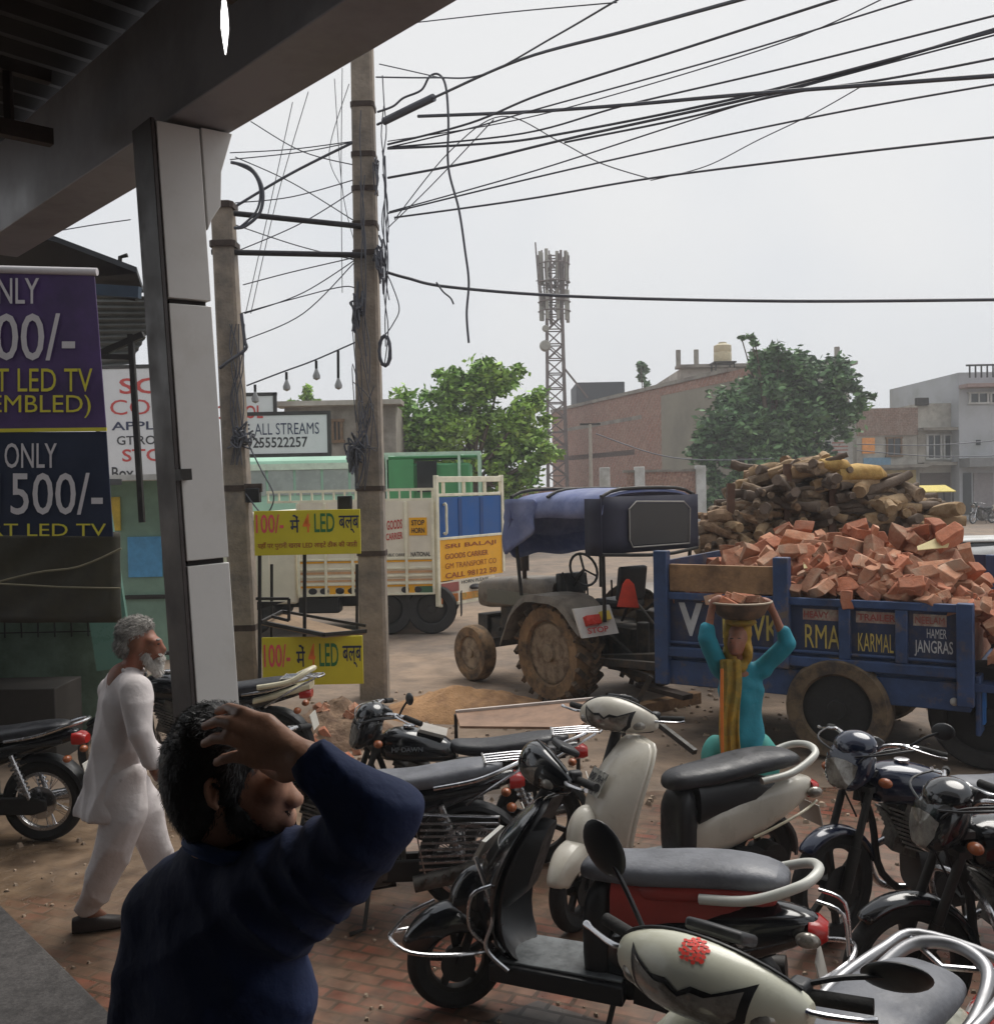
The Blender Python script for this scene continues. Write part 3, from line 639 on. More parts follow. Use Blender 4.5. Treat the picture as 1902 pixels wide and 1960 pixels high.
# ================================================================ POLES AND CABLES
M_pole = mat('concrete_pole', C(148, 136, 122), .85, 0, .22, 5, col2=C(112, 106, 100), s2=1.6, fac2=(.45, .65), bump=.5, bs=30)
M_rust = mat('rusty_clamp', C(74, 62, 56), .7, .3, .3, 20)
def gp(px, py): return G(px, py)
b1 = P(718, 1335, 11.9); b1.z = 0
pole1 = thing('utility_pole', 'tall weathered concrete utility pole wrapped in wires, standing by the LED stand', 'utility pole', b1)
t1 = P(692, 40, 11.9)
ax1 = (t1 - V((b1.x, b1.y, 0)))
def sq(mb, a, b, w0, w1, ch=.22):
    a = V(a); b = V(b); rings = []
    for c, w in ((a, w0), (b, w1)):
        q = w * (1 - ch); rings.append([c + V((x, y, 0)) for x, y in ((-q, -w), (q, -w), (w, -q), (w, q), (q, w), (-q, w), (-w, q), (-w, -q))])
    return mb.loft(rings)
sq(MB(), (0, 0, 0), ax1, .165, .125).build('shaft', M_pole, pole1)
def onp(t): return ax1 * t
def zt1(py): return (P(705, py, 11.9).z) / ax1.z
for py in (205, 300, 365, 432, 487, 935, 1058):
    c = onp(zt1(py)); w = .165 - .04 * zt1(py) + .012
    sq(MB(), c - V((0, 0, .03)), c + V((0, 0, .03)), w, w).build('clamp', M_rust, pole1)
b2 = P(478, 1400, 11.7); b2.z = 0; pole2 = thing('utility_pole', 'shorter weathered concrete pole close behind the shop column', 'utility pole', b2)
t2 = P(426, 388, 11.7); ax2 = t2 - b2
sq(MB(), (0, 0, 0), ax2, .15, .12).build('shaft', M_pole, pole2)
for py in (396, 470, 935, 1200 / 1.0):
    t_ = P(430, py, 11.7).z / ax2.z; c = ax2 * t_; sq(MB(), c - V((0, 0, .035)), c + V((0, 0, .035)), .15, .15).build('clamp', M_rust, pole2)
MB().box(ax2 * (P(430, 935, 11.7).z / ax2.z) + V((.2, -.1, 0)), (.22, .06, .1)).build('clamp_tail', M_rust, pole2)
for (a, b, lb) in (((448, 408), (692, 433), 'upper dark steel pipe tying the two poles together'), ((405, 482), (700, 488), 'lower dark steel pipe tying the two poles together')):
    o = MB().cyl(P(*a, 11.65), P(*b, 11.75), .034, n=10).build('tie_pipe', mat('pipe_dark', C(58, 56, 60), .55, .4), None); tag(o, lb, 'pipe', 'pipes between the poles')
# coils, junctions and tangles on the poles (parts of the pole)
mb = MB(); rr = random.Random(8)
for k in range(7):
    c = P(737, 672, 11.7); r_ = .15 + .012 * rr.uniform(-1, 1); mb.tube([c + V((cos(t * pi / 6) * r_ * .42 + .01 * rr.uniform(-1, 1), -.04 + .03 * k / 7, sin(t * pi / 6) * r_ * 1.15)) for t in range(12)], .014, 6, True)
mb.xf(Matrix.Translation(-b1)).build('cable_coil', M_cable, pole1)
mb = MB()
def tangle(mb, cx, cy, w, h, n, d, r_=.008, seed=1):
    rr = random.Random(seed)
    for _ in range(n):
        pts = [P(cx + rr.gauss(0, w), cy + rr.gauss(0, h), d + rr.uniform(-.12, .12)) for _ in range(5)]
        mb.tube(pts, r_, 5, sm=5)
tangle(mb, 728, 500, 5, 22, 9, 11.65, .012, 1); tangle(mb, 684, 585, 6, 22, 9, 11.65, .012, 2); tangle(mb, 678, 872, 10, 20, 14, 11.6, .012, 3); tangle(mb, 720, 330, 3, 25, 5, 11.65, .009, 4)
tangle(mb, 690, 800, 12, 60, 7, 11.6, .006, 5)
for k in range(9):
    x = 690 + rr.choice((-1, 1)) * rr.uniform(16, 26) + 18; y0 = rr.uniform(110, 420); y1 = y0 + rr.uniform(150, 500)
    mb.tube([P(x + rr.uniform(-5, 5) + (y0 + (y1 - y0) * t / 6) * .018, y0 + (y1 - y0) * t / 6, 11.62) for t in range(7)], .007, 5, sm=4)
mb.xf(Matrix.Translation(-b1)).build('wire_tangle', M_cable, pole1)
mb = MB(); tangle(mb, 462, 838, 12, 12, 14, 11.5, .012, 6)
for k in range(6):
    x0 = 452 + rr.uniform(-14, 14); mb.tube([P(x0 + rr.uniform(-8, 8), 620 + t * 45, 11.5) for t in range(7)], .007, 5, sm=4)
mb.tube([P(470, 840, 11.5), P(500, 900, 11.5), P(524, 950, 11.5), P(505, 985, 11.5), P(470, 945, 11.5)], .009, 5, sm=6); mb.tube([P(462, 600, 11.5), P(468, 650, 11.5), P(470, 668, 11.5), P(440, 690, 11.5), P(420, 705, 11.5)], .02, 6, sm=4)
mb.tube([P(442, 310, 11.5), P(480, 322, 11.5), P(502, 360, 11.5), P(498, 405, 11.5), P(470, 432, 11.5), P(448, 436, 11.5)], .02, 6, sm=6)
mb.tube([P(450, 312, 11.5), P(484, 330, 11.5), P(498, 365, 11.5), P(490, 405, 11.5), P(455, 438, 11.5)], .014, 6, sm=6)
mb.xf(Matrix.Translation(-b2)).build('wire_tangle', M_cable, pole2)
for px, py in ((660, 963), (485, 948)):
    q = MB().box(P(px, py, 11.6) - b1, (.16, .12, .17)); q.build('junction_box', M_black, pole1, bevel=.01)
def cable(pts, r_, label, group='overhead cables', d0=11.8, d1=8.5, sm=8, name='overhead_cable', wig=0):
    n = len(pts); x0 = pts[0][0]; x1 = pts[-1][0]
    P3 = []
    for i, (x, y) in enumerate(pts):
        t = (x - x0) / (x1 - x0) if abs(x1 - x0) > 60 else i / (n - 1)
        P3.append(P(x, y, d0 + (d1 - d0) * t))
    o = MB().tube(P3, r_ * .85, 6, sm=sm).build(name, M_cable); tag(o, label, 'cable', group); return o
LB = 'black overhead cable fanning up to the right from the tall pole'
cable([(722, 238), (760, 220), (840, 182), (1000, 112), (1200, 58), (1440, -8)], .019, 'thick black cable rising steeply from the tall pole through a splice sleeve', d1=7)
o = MB().tube([P(735, 232, 11.6), P(790, 205, 11.3), P(830, 186, 11.1)], .045, 8).build('splice_sleeve', M_cable); tag(o, 'long dark cable splice sleeve right of the tall pole', 'cable joint')
cable([(726, 122), (780, 134), (850, 150)], .008, LB, d1=11)
cable([(720, 147), (830, 148), (925, 142), (1060, 70), (1190, -6)], .011, LB, d1=8)
cable([(742, 276), (900, 235), (1040, 178), (1300, 95), (1620, -8)], .016, LB)
cable([(742, 282), (900, 245), (1040, 205), (1400, 105), (1765, -8)], .011, LB)
cable([(742, 270), (960, 235), (1160, 185), (1500, 80), (1700, -8)], .008, LB)
cable([(800, 222), (1000, 214), (1200, 200), (1450, 178), (1920, 143)], .024, 'thickest black cable running almost level across the fan of wires', d1=8)
cable([(742, 284), (920, 275), (1060, 258), (1420, 185), (1920, 55)], .017, LB)
cable([(745, 282), (1000, 255), (1200, 200), (1500, 130), (1920, 25)], .013, LB)
cable([(742, 340), (900, 310), (1100, 262), (1500, 172), (1920, 50)], .018, LB)
cable([(1080, 272), (1300, 228), (1500, 180), (1700, 150), (1920, 108)], .014, LB, d0=10.5)
cable([(745, 405), (900, 362), (1060, 315), (1450, 190), (1920, 62)], .010, LB)
cable([(742, 408), (1000, 345), (1250, 288), (1600, 215), (1920, 158)], .012, LB)
cable([(755, 416), (1000, 382), (1250, 340), (1600, 296), (1920, 260)], .014, 'lowest cable of the fan, sweeping gently to the right edge')
cable([(738, 520), (780, 532), (860, 549), (1100, 567), (1500, 576), (1930, 573)], .022, 'single black cable crossing the sky low over the mast', d1=10.5)
cable([(800, 42), (980, 22), (1180, 4)], .007, LB, d0=10, d1=8)
cable([(742, 436), (830, 350), (945, 228)], .008, 'thin slanting wire right of the tall pole', 'slanting wires', d1=11)
cable([(755, 420), (860, 290), (960, 222), (1070, 270), (1150, 312), (1245, 342)], .008, 'thin wire peaking above the hanging cord', 'slanting wires', d1=11)
cable([(1245, 345), (1350, 318), (1450, 268), (1560, 215), (1660, 158)], .007, 'thin slanting wire crossing the fan at right', 'slanting wires', d0=11, d1=9)
LL = 'thin wire strung between the shop column and the tall pole'
for pts in ([(440, 292), (560, 285), (690, 268)], [(440, 305), (580, 290), (690, 268)], [(450, 395), (560, 330), (690, 265)], [(450, 388), (560, 376), (690, 340)], [(480, 232), (580, 290), (690, 318)], [(450, 300), (560, 350), (690, 430)],
            [(455, 480), (580, 425), (700, 350)], [(465, 545), (560, 520), (690, 490)], [(460, 600), (560, 572), (660, 548), (690, 560)], [(468, 600), (580, 560), (690, 490)], [(470, 650), (580, 600), (680, 500)], [(450, 430), (570, 470), (690, 500)], [(120, 440), (180, 430), (250, 420)]):
    cable(pts, .008 if pts[0] != (450, 395) else .02, LL if pts[0] != (450, 395) else 'thick slanting cable between the loop and the tall pole', 'wires between the poles', d1=11.8)
LD = 'faint steep wire hanging behind the poles'
for pts in ([(590, 175), (530, 380), (480, 600)], [(560, 195), (515, 400), (470, 600)], [(655, 130), (653, 330), (655, 560)], [(668, 160), (630, 290), (655, 360)], [(640, 150), (655, 360), (680, 470)]):
    cable(pts, .006, LD, 'steep wires', d0=12.4, d1=12.4)
cable([(722, 214), (752, 203), (772, 187), (806, 172), (822, 146), (840, 142), (853, 165), (858, 230), (858, 320), (878, 400), (890, 480), (897, 540), (893, 600), (897, 656)], .016, 'loose cord curling up and hanging down right of the tall pole', None, d0=11.4, d1=11.2, name='hanging_cable')
cable([(835, 540), (848, 558), (862, 570), (868, 582)], .012, 'short frayed wire end hanging from the low cable', None, d0=11.3, d1=11.3, name='frayed_wire')
cable([(738, 520), (750, 545), (764, 590), (752, 620), (738, 640)], .008, 'loose loop of wire beside the tall pole', None, d0=11.6, d1=11.6, name='wire_loop')
# string of bulbs
st = thing('bulb_string', 'drooping wire with four clear hanging bulbs between the poles', 'string light', P(570, 700, 11.5)); o0 = st.location
MB().tube([P(472, 738, 11.5) - o0, P(540, 712, 11.5) - o0, P(600, 690, 11.5) - o0, P(680, 655, 11.5) - o0], .009, 6, sm=6).build('wire', M_cable, st)
M_bulb = mat('bulb_glass', C(170, 172, 172), .15, 0, .1)
for (px, py, y2) in ((488, 736, 738), (548, 712, 715), (605, 690, 694), (647, 671, 712)):
    a = P(px, py, 11.5) - o0; b = P(px, y2, 11.5) - o0
    mb = MB().cyl(a, b - V((0, 0, .07)), .016, n=8); k = mb.build('socket', M_black, st)
    MB().lathe([(.012, 0), (.02, -.03), (.045, -.09), (.04, -.125), (.001, -.145)], b - V((0, 0, .06)), n=12).build('bulb', M_bulb, st)
# far thin wires at the houses
for i, (a, b) in enumerate((((1640, 850), (1920, 842)), ((1640, 862), (1920, 872)))):
    cable([a, ((a[0] + b[0]) / 2, (a[1] + b[1]) / 2 + 6), b], .03, 'thin power line drooping across the far houses', 'lines by the houses', d0=50, d1=50)
cable([(1140, 830), (1250, 868), (1340, 880), (1480, 878)], .03, 'thin power line drooping from the street pole to the tree', None, d0=44, d1=44)
# ================================================================ LEFT SHOP: banner, awning, tarp, front
d = 7.6
M_purple = mat('banner_purple', C(84, 62, 112), .5, 0, .14, .8, col2=C(64, 50, 84), s2=.6, bump=.5, bs=2.2); M_bnavy = mat('banner_navy', C(30, 40, 64), .5, 0, .2, 1, bump=.5, bs=2.2)
M_yel = mat('print_yellow', C(214, 204, 66), .6, 0, .05); M_wht = mat('print_white', C(206, 202, 204), .6, 0, .05)
bn = thing('tv_banner', 'purple and navy hanging banner advertising LED TV prices', 'banner', P(0, 1025, d))
o0 = bn.location.copy()
def bq(pts, nm, m_, off=0, th=.012):
    mb = MB(); mb.slab([P(x, y, d) - o0 + V((0, -off, 0)) for x, y in pts], (0, th, 0)); return mb.build(nm, m_, bn)
bq([(-140, 512), (180, 522), (203, 820), (-140, 824)], 'upper_sheet', M_purple)
bq([(-140, 828), (203, 826), (216, 1027), (-140, 1022)], 'lower_sheet', M_bnavy)
bq([(-140, 822), (204, 818), (204, 825), (-140, 829)], 'divider', M_yel, .004)
def wr(s_, x0, x1, y0, y1, m_, off=.03):
    a = P(x0, y1, d); b = P(x1, y1, d); c = P(x0, y0, d)
    text(mb_, s_, a - o0, (b - a).normalized(), (c - a).normalized(), (b - a).length, (c - a).length, (0, -1, 0), off, .012)
for rows, m_, nm in (([('ONLY', -40, 76, 532, 582, .006), ('8500/-', -108, 145, 600, 690, .006), ('ONLY', 10, 110, 848, 896, .006), ('11500/-', -52, 198, 905, 985, .006)], M_wht, 'white_lettering'),
                     ([('SMART LED TV', -120, 178, 705, 750, .006), ('(ASSEMBLED)', -112, 175, 756, 800, .006), ('SMART LED TV', -110, 204, 1002, 1026, .006)], M_yel, 'yellow_lettering')):
    mb_ = MB()
    for s_, x0, x1, y0, y1, off in rows: wr(s_, x0, x1, y0, y1, m_, off)
    mb_.build(nm, m_, bn)
MB().cyl(P(-140, 512, d) - o0, P(186, 520, d) - o0, .03, n=10).build('rod', M_wht, bn)
aw = thing('shop_awning', 'dark sloping tin awning with a gutter behind the banner', 'awning', P(100, 480, 9)); o0 = aw.location.copy()
mb = MB(); mb.slab([P(-220, 395, 9.0) - o0, P(105, 462, 9.0) - o0, P(262, 522, 8.6) - o0, P(275, 560, 10.2) - o0, P(-220, 570, 11.0) - o0], (0, 0, .05)); mb.build('roof_sheet', mat('awning_dark', C(54, 56, 60), .6, .2, .25, 3), aw)
mb = MB(); mb.bar(P(-220, 530, 9) - o0, P(268, 560, 8.8) - o0, .07, .1); mb.build('gutter', mat('gutter_blue', C(60, 76, 92), .6), aw)
mb = MB()
rings = []
for i in range(25):
    t = i / 24; y = 565 + 140 * t; h = .03 * (i % 2); rings.append([P(150, y, 10.6) - o0 + V((0, h, 0)), P(300 - 75 * max(0, t - .3), y - 8 + 10 * (1 - t), 10.2) - o0 + V((0, h, 0)), P(300 - 75 * max(0, t - .3), y - 8 + 10 * (1 - t), 10.25) - o0 + V((0, h, 0)), P(150, y, 10.65) - o0 + V((0, h, 0))])
mb.loft(rings).build('corrugated_flap', mat('tin_grey', C(120, 122, 118), .55, .3, .2, 4), aw, flat=True)
mb = MB(); mb.bar(P(180, 682, 9.6) - o0, P(275, 640, 9.6) - o0, .06); mb.bar(P(190, 682, 9.6) - o0, P(250, 684, 9.6) - o0, .05); mb.bar(P(250, 640, 9.6) - o0, P(272, 1000, 9.6) - o0, .05); mb.bar(P(195, 560, 9.4) - o0, P(262, 570, 9.4) - o0, .06); mb.build('bracket', M_steel, aw)
MB().tube([P(228, 520, 9.2) - o0, P(230, 492, 9.2) - o0, P(244, 488, 9.2) - o0], .02, 6).build('hook', M_steel, aw)
d = 7.9; tp = thing('tarpaulin', 'olive brown tarpaulin sheet stretched below the banner', 'tarpaulin', P(100, 1100, d)); o0 = tp.location.copy()
mb = MB(); rows = []
for i in range(14):
    t = i / 13; row = []
    for k in range(22):
        s_ = k / 21; x = -160 + s_ * (388 + 10 * t); y = 1018 + t * 172
        row.append(P(x, y, d) - o0 + V((0, .018 * sin(s_ * 17 + t * 5) * sin(t * 9 + s_ * 4) - .06 * t, 0)))
    rows.append(row)
vs = [p for r_ in rows for p in r_]; n = 22
mb.add(vs, [(i * n + k, i * n + k + 1, (i + 1) * n + k + 1, (i + 1) * n + k) for i in range(13) for k in range(n - 1)])
o = mb.build('sheet', mat('tarp_olive', C(66, 62, 46), .6, 0, .25, 2, col2=C(50, 46, 38), s2=1.2), tp); sm_ = o.modifiers.new('solid', 'SOLIDIFY'); sm_.thickness = .01
mb = MB(); mb.tube([P(-100, 1140, d - .06) - o0, P(60, 1098, d - .07) - o0, P(150, 1085, d - .07) - o0, P(232, 1050, d - .05) - o0], .008, 6, sm=4); mb.tube([P(-100, 1112, d - .1) - o0, P(120, 1124, d - .1) - o0, P(230, 1126, d - .1) - o0], .007, 6); mb.build('rope', mat('rope_tan', C(128, 122, 100), .9), tp)
d = 10.2
sf = thing('hardware_stall', 'dim green walled stall hung with dark tools behind the parked motorcycle', 'stall', V((P(80, 1300, d).x, d, 0))); o0 = sf.location.copy()
xl, xr = P(-160, 1300, d).x - o0.x, P(212, 1300, d).x - o0.x
M_greenw = mat('stall_green', C(120, 140, 124), .7, 0, .3, 1.5, col2=C(84, 100, 84), s2=1)
MB().box(((xl + xr) / 2, 0, 1.25), (xr - xl, .08, 2.5)).build('back_wall', M_greenw, sf)
MB().box((xl + .06, -1.1, 1.25), (.06, 2.1, 2.5)).build('side_wall', M_greenw, sf)
MB().box(((xl + xr) / 2, -.7, .35), (xr - xl - .3, .6, .7)).build('counter', mat('counter_dark', C(52, 48, 44), .8), sf, bevel=.01)
MB().box(((xl + xr) / 2, -1.0, 2.62), (xr - xl + .2, 2.3, .06)).build('roof', MATS['awning_dark'], sf)
mb = MB()
for i in range(10): mb.bar((xl + .1, -.09, 1.1 + i * .13), (xr - .1, -.09, 1.1 + i * .13), .012)
for i in range(12): mb.bar((xl + .1 + i * .17, -.1, 1.05), (xl + .1 + i * .17, -.1, 2.35), .012)
mb.build('wire_rack', M_steel, sf)
rr = random.Random(14)
for i in range(26):
    x = rr.uniform(xl + .2, xr - .15); z = rr.uniform(1.0, 2.0); s_ = rr.uniform(.05, .15)
    mb = MB().tube([(x, -.16, z + s_ * 2), (x + rr.uniform(-.05, .05), -.16, z + s_), (x + rr.uniform(-.1, .1), -.17, z - s_)], [s_ * .3, s_ * .55, s_ * .35], 8, sm=3)
    o = mb.build('hanging_tool', M_black if i % 4 else mat('tool_green', C(58, 92, 70), .6)); o.location = o0; tag(o, 'dark tool hanging on the rack of the green stall', 'tool', 'tools hanging in the stall')
o = MB().box((0, 0, 1.25), (.36, .05, 1.7), Matrix.Rotation(R(-7), 3, 'Y')).build('glass_door', mat('pale_green_glass', C(104, 144, 130), .3, 0, .1, 2)); o.location = (P(198, 1250, 9.6).x, 9.6, .4); tag(o, 'pale green glazed door leaf leaning at the stall corner', 'door')
pc = V((P(262, 1100, 15).x, 15, 0)); ck = thing('roadside_kiosk', 'pale green kiosk with a blue poster seen left of the column', 'kiosk', pc)
MB().box((0, .5, 1.35), (1.6, 1.4, 2.7)).build('wall', mat('kiosk_green', C(120, 148, 132), .7, 0, .2, 2), ck)
MB().box((.2, -.22, 1.55), (.5, .03, .6)).build('poster', mat('poster_blue', C(84, 150, 196), .6), ck)
MB().box((0, -.25, 2.72), (1.9, 1.9, .08)).build('roof', M_white, ck)
MB().box((0, -.22, .95), (1.6, .04, .06)).build('counter_rail', M_steel, ck)
MB().box((-.45, -.22, 2.2), (.6, .03, .5)).build('hoarding', mat('hoarding_yellow', C(208, 180, 70), .6), ck)
# ================================================================ WHEELS
M_tyre = mat('tyre', C(44, 42, 41), .85, 0, .25, 14, bump=.2)
M_mudtyre = mat('muddy_tyre', C(140, 112, 82), .9, 0, .3, 6, col2=C(88, 74, 60), s2=5, bump=.4, bs=30)
M_mudrim = mat('muddy_rim', C(150, 132, 110), .7, .1, .3, 8, col2=C(104, 84, 66), s2=6)
def wheel(name, parent, c, axis, R_, w, rimr, mt, mr, hub=True, n=40):
    """road wheel: tyre > rim, axis is the outward axle direction"""
    c = V(c); ax = V(axis).normalized(); h = w / 2
    ty = MB().lathe([(rimr, -h * .75), (rimr + .02, -h * .95), (R_ * .93, -h), (R_ * .985, -h * .72), (R_, -h * .3), (R_, h * .3), (R_ * .985, h * .72), (R_ * .93, h), (rimr + .02, h * .95), (rimr, h * .75)], c, ax, n, closed=True).build('tyre', mt, parent)
    MB().lathe([(rimr * 1.01, h * .72), (rimr * .9, h * .72), (rimr * .84, h * .35), (rimr * .52, h * .2), (rimr * .46, h * .5), (rimr * .3, h * .62), (rimr * .26, h * .95), (.001, h * 1.0)], c, ax, n).build('rim', mr, ty)
    MB().lathe([(rimr * 1.005, -h * .72), (rimr * .9, -h * .6), (.001, -h * .5)], c, ax, n).build('rim_back', mr, ty)
    return ty
# ================================================================ TRUCK (cream, behind the tall pole)
TY = 16.8
def T(px, py, d=TY): return P(px, py, d)
tk = thing('cargo_truck', 'cream high sided cargo truck with a blue and yellow rear gate standing ajar', 'truck', V((T(700, 1215).x, TY, 0))); o0 = tk.location.copy()
M_cream = mat('truck_cream', C(226, 218, 200), .5, 0, .1, 2, col2=C(192, 178, 158), s2=.9, fac2=(.55, .8)); M_frame = mat('frame_white', C(226, 220, 196), .5)
M_amber = mat('paint_amber', C(236, 172, 30), .5, 0, .12, 2); M_blue = mat('paint_blue', C(26, 84, 150), .5, 0, .12, 2)
xl, xr = T(572, 1100).x - o0.x, T(830, 1100).x - o0.x; zb, zm, zt_ = T(700, 1141).z, T(700, 985).z, T(700, 937).z; WID = 2.0
zt_ = 2.47; zs = 2.28
MB().box(((xl + xr) / 2, .03, (zb + zs) / 2), (xr - xl, .06, zs - zb)).build('side_panel', M_cream, tk)
MB().box(((xl + xr) / 2, WID, (zb + zs) / 2), (xr - xl, .06, zs - zb)).build('side_panel', M_cream, tk)
MB().box(((xl + xr) / 2, WID / 2, zb + .04), (xr - xl, WID - .1, .08)).build('floor', M_frame, tk)
mb = MB()
for i in range(6):
    x = xl + (xr - xl) * i / 5; mb.box((x, -.02, (zb + zs) / 2), (.045, .05, zs - zb - .02))
for z in (zb + .02, zb + .2, zb + .33, zb + .46, zb + .62): mb.box(((xl + xr) / 2, -.012, z), (xr - xl, .04, .035))
mb.build('side_rib', M_frame, tk, bevel=.006)
M_peach = mat('paint_peach', C(206, 160, 120), .6)
mb = MB(); mb.box(((xl + xr) / 2, -.005, zb + .395), (xr - xl, .012, .04)); mb.box(((xl + xr) / 2, -.005, zb + .26), (xr - xl, .012, .03)); mb.build('painted_stripe', M_peach, tk)
mb = MB()
for i in range(16):
    x = xl - .5 + (xr - xl + .5) * i / 15; mb.box((x, .03, (zs + zt_) / 2), (.03, .03, zt_ - zs))
mb.box(((xl - .5 + xr) / 2, .03, zt_), (xr - xl + .55, .045, .045)); mb.box(((xl - .5 + xr) / 2, .03, zs + .02), (xr - xl + .5, .06, .04)); mb.build('top_rail', M_frame, tk)
# painted writing on the side
mb = MB(); text(mb, 'GOODS', (T(740, 1000).x - o0.x, 0, T(740, 1015).z), (1, 0, .1), (0, 0, 1), .26, .16, (0, -1, 0), .02, .008); text(mb, 'CARRIER', (T(738, 1000).x - o0.x, 0, T(740, 1035).z), (1, 0, .1), (0, 0, 1), .28, .12, (0, -1, 0), .02, .008); mb.build('red_writing', M_red, tk)
a = T(784, 1008); q = MB().box((a.x - o0.x + .14, -.005, a.z - .0), (.3, .012, .3)); q.build('amber_placard', M_amber, tk)
mb = MB(); text(mb, 'STOP', (a.x - o0.x + .03, -.01, a.z + .02), (1, 0, 0), (0, 0, 1), .22, .09, (0, -1, 0), .02, .008); text(mb, 'HORN', (a.x - o0.x + .03, -.01, a.z - .11), (1, 0, 0), (0, 0, 1), .22, .09, (0, -1, 0), .02, .008)
text(mb, 'PUBLIC CARRIER', (T(738, 1049).x - o0.x, 0, zb + .66), (1, 0, 0), (0, 0, 1), .35, .05, (0, -1, 0), .01, .008); text(mb, 'NATIONAL', (T(786, 1049).x - o0.x, 0, zb + .65), (1, 0, 0), (0, 0, 1), .33, .08, (0, -1, 0), .02, .008)
mb.build('dark_writing', M_ink, tk)
# painted lozenges along the skirt
mb = MB(); mb2 = MB(); mb3 = MB()
for i, px in enumerate((598, 620, 650, 672, 692, 776, 800)):
    x = T(px, 1130).x - o0.x; mb.ell((x, -.012, zb + .09), (.075, .006, .055), n=12, m=6)
for px in (636, 664, 788): mb2.box((T(px, 1130).x - o0.x, -.008, zb + .09), (.1, .014, .11))
mb2.box(((xl + xr) / 2, -.007, zb + .165), (xr - xl, .012, .035)); mb2.box(((xl + xr) / 2, -.007, zb + .58), (xr - xl, .012, .03))
mb3.box((T(820, 1130).x - o0.x - .04, -.008, zb + .09), (.24, .014, .11))
mb.build('black_lozenge', M_ink, tk); mb2.build('amber_patch', M_amber, tk); mb3.build('green_patch', mat('paint_green', C(66, 104, 78), .6), tk)
# cab (left end)
xc = xl - 1.45
mb = MB().loft([[V((x, y, z)) for x, z in ((xl - .04, zb - .12), (xc + .02, zb - .12), (xc - .05, zb + .5), (xc + .2, 2.1), (xl - .04, 2.16))] for y in (.0, .05, WID - .05, WID)])
mb.build('cab', M_cream, tk, bevel=.05)
mb = MB().prism([(xl - .55, 1.5), (xc + .2, 1.5), (xc + .32, 2.0), (xl - .55, 2.0)], -.006, .02); mb.build('cab_window', M_glass, tk)
mb = MB().prism([(xl - .5, zb), (xc + .25, zb), (xc + .25, 1.45), (xl - .5, 1.45)], -.012, .02); mb.build('cab_door', M_cream, tk, bevel=.008)
MB().box(((xl + xr) / 2 - .6, WID / 2, zb - .14), (xr - xl + 1.2, .8, .2)).build('chassis', M_steel, tk)
MB().box((xl + .3, .3, zb - .16), (.7, .4, .28)).build('fuel_tank', M_black, tk, bevel=.03)
for x in (T(826, 1200).x - o0.x, T(752, 1200).x - o0.x - .1, xc + .55):
    for y, ax in ((.16, -1), (WID - .16, 1)):
        w_ = wheel('wheel', tk, (x, y, .43), (0, ax, 0), .43, .26, .25, M_tyre, M_steel, n=28)
for x in (T(826, 1200).x - o0.x,): MB().box((x + .5, .2, .5), (.02, .4, .4)).build('mud_flap', M_rubber, tk)
# rear gate swung open on its near hinge
gd = V((.58, .81, 0)); gl = 1.97; go = V((xr + .03, 0, 0))
def gq(s0, s1, z0, z1, th=.05, off=0):
    n_ = V((.81, -.58, 0)); a = go + gd * s0 + n_ * off; b = go + gd * s1 + n_ * off
    return MB().slab([V((a.x, a.y, z0)), V((b.x, b.y, z0)), V((b.x, b.y, z1)), V((a.x, a.y, z1))], n_ * th)
zg0 = T(835, 1162).z; zy = T(835, 1035).z; zbl = T(835, 945).z; ztp = T(835, 912).z
gate = gq(.08, gl - .05, zy + .02, 2.33, .03).build('blue_panel', M_blue, tk)
for s_ in (.62, 1.25): gq(s_, s_ + .1, zy + .02, 2.3, .035, .004).build('panel_rib', mat('paint_blue_deep', C(20, 64, 122), .5), gate)
gq(.06, gl - .04, zg0 + .42, zy, .035).build('yellow_panel', M_amber, tk)
gq(.06, gl - .3, zg0 + .0, zg0 + .4, .035).build('lower_board', M_cream, tk)
mb = MB()
def add(m2): mb.add(m2.v, m2.f)
for s_ in (0, gl - .06): add(gq(s_, s_ + .07, zg0 if s_ == 0 else zg0 + .45, ztp + .02, .07, -.015))
add(gq(.07, gl - .06, ztp - .1, ztp, .06, -.01)); add(gq(.07, gl - .06, 2.34, 2.39, .05, -.01)); add(gq(.07, gl - .06, zy, zy + .045, .06, -.012)); add(gq(.07, gl - .25, zg0 - .02, zg0 + .03, .06, -.01))
for s_ in (.2, .78, 1.4): add(gq(s_, s_ + .06, 2.39, ztp - .1, .04))
mb.build('gate_frame', M_frame, tk, bevel=.006)
nn_ = V((.81, -.58, 0)); aa = go + gd * .2 + nn_ * .1
MB().tube([V((aa.x, aa.y, 2.2)) - nn_ * .06, V((aa.x, aa.y, 2.2)), V((aa.x, aa.y, 1.95)), V((aa.x, aa.y, zy + .12)), V((aa.x, aa.y, zy + .12)) - nn_ * .06], .022, 8, sm=3).build('grab_handle', M_frame, tk)
mb = MB(); on = go + nn_ * .04
lines = ['MAHESH ROAD LINES', 'CARRIER  NO 7', 'ALL INDIA PERMIT', 'GOODS TRANSPORT CO', 'KEEP DISTANCE']
for i, s_ in enumerate(('SRI BALAJI', 'GOODS CARRIER', 'GM TRANSPORT CO', 'CALL 98122 50')):
    z = zy - .17 - i * .165; a = on + gd * .22; text(mb, s_, (a.x, a.y, z), gd, (0, 0, 1), 1.5 - .25 * (i == 1), .095, nn_, .015, .004)
mb.build('gate_writing', mat('print_brown', C(150, 74, 24), .6), tk)
gq(.1, .58, zg0 + .22, zg0 + .38, .02, .03).build('red_plate', mat('plate_red', C(156, 84, 76), .5), tk); gq(.1, .55, zg0 + .04, zg0 + .18, .02, .03).build('orange_plate', mat('plate_orange', C(222, 132, 52), .5), tk)
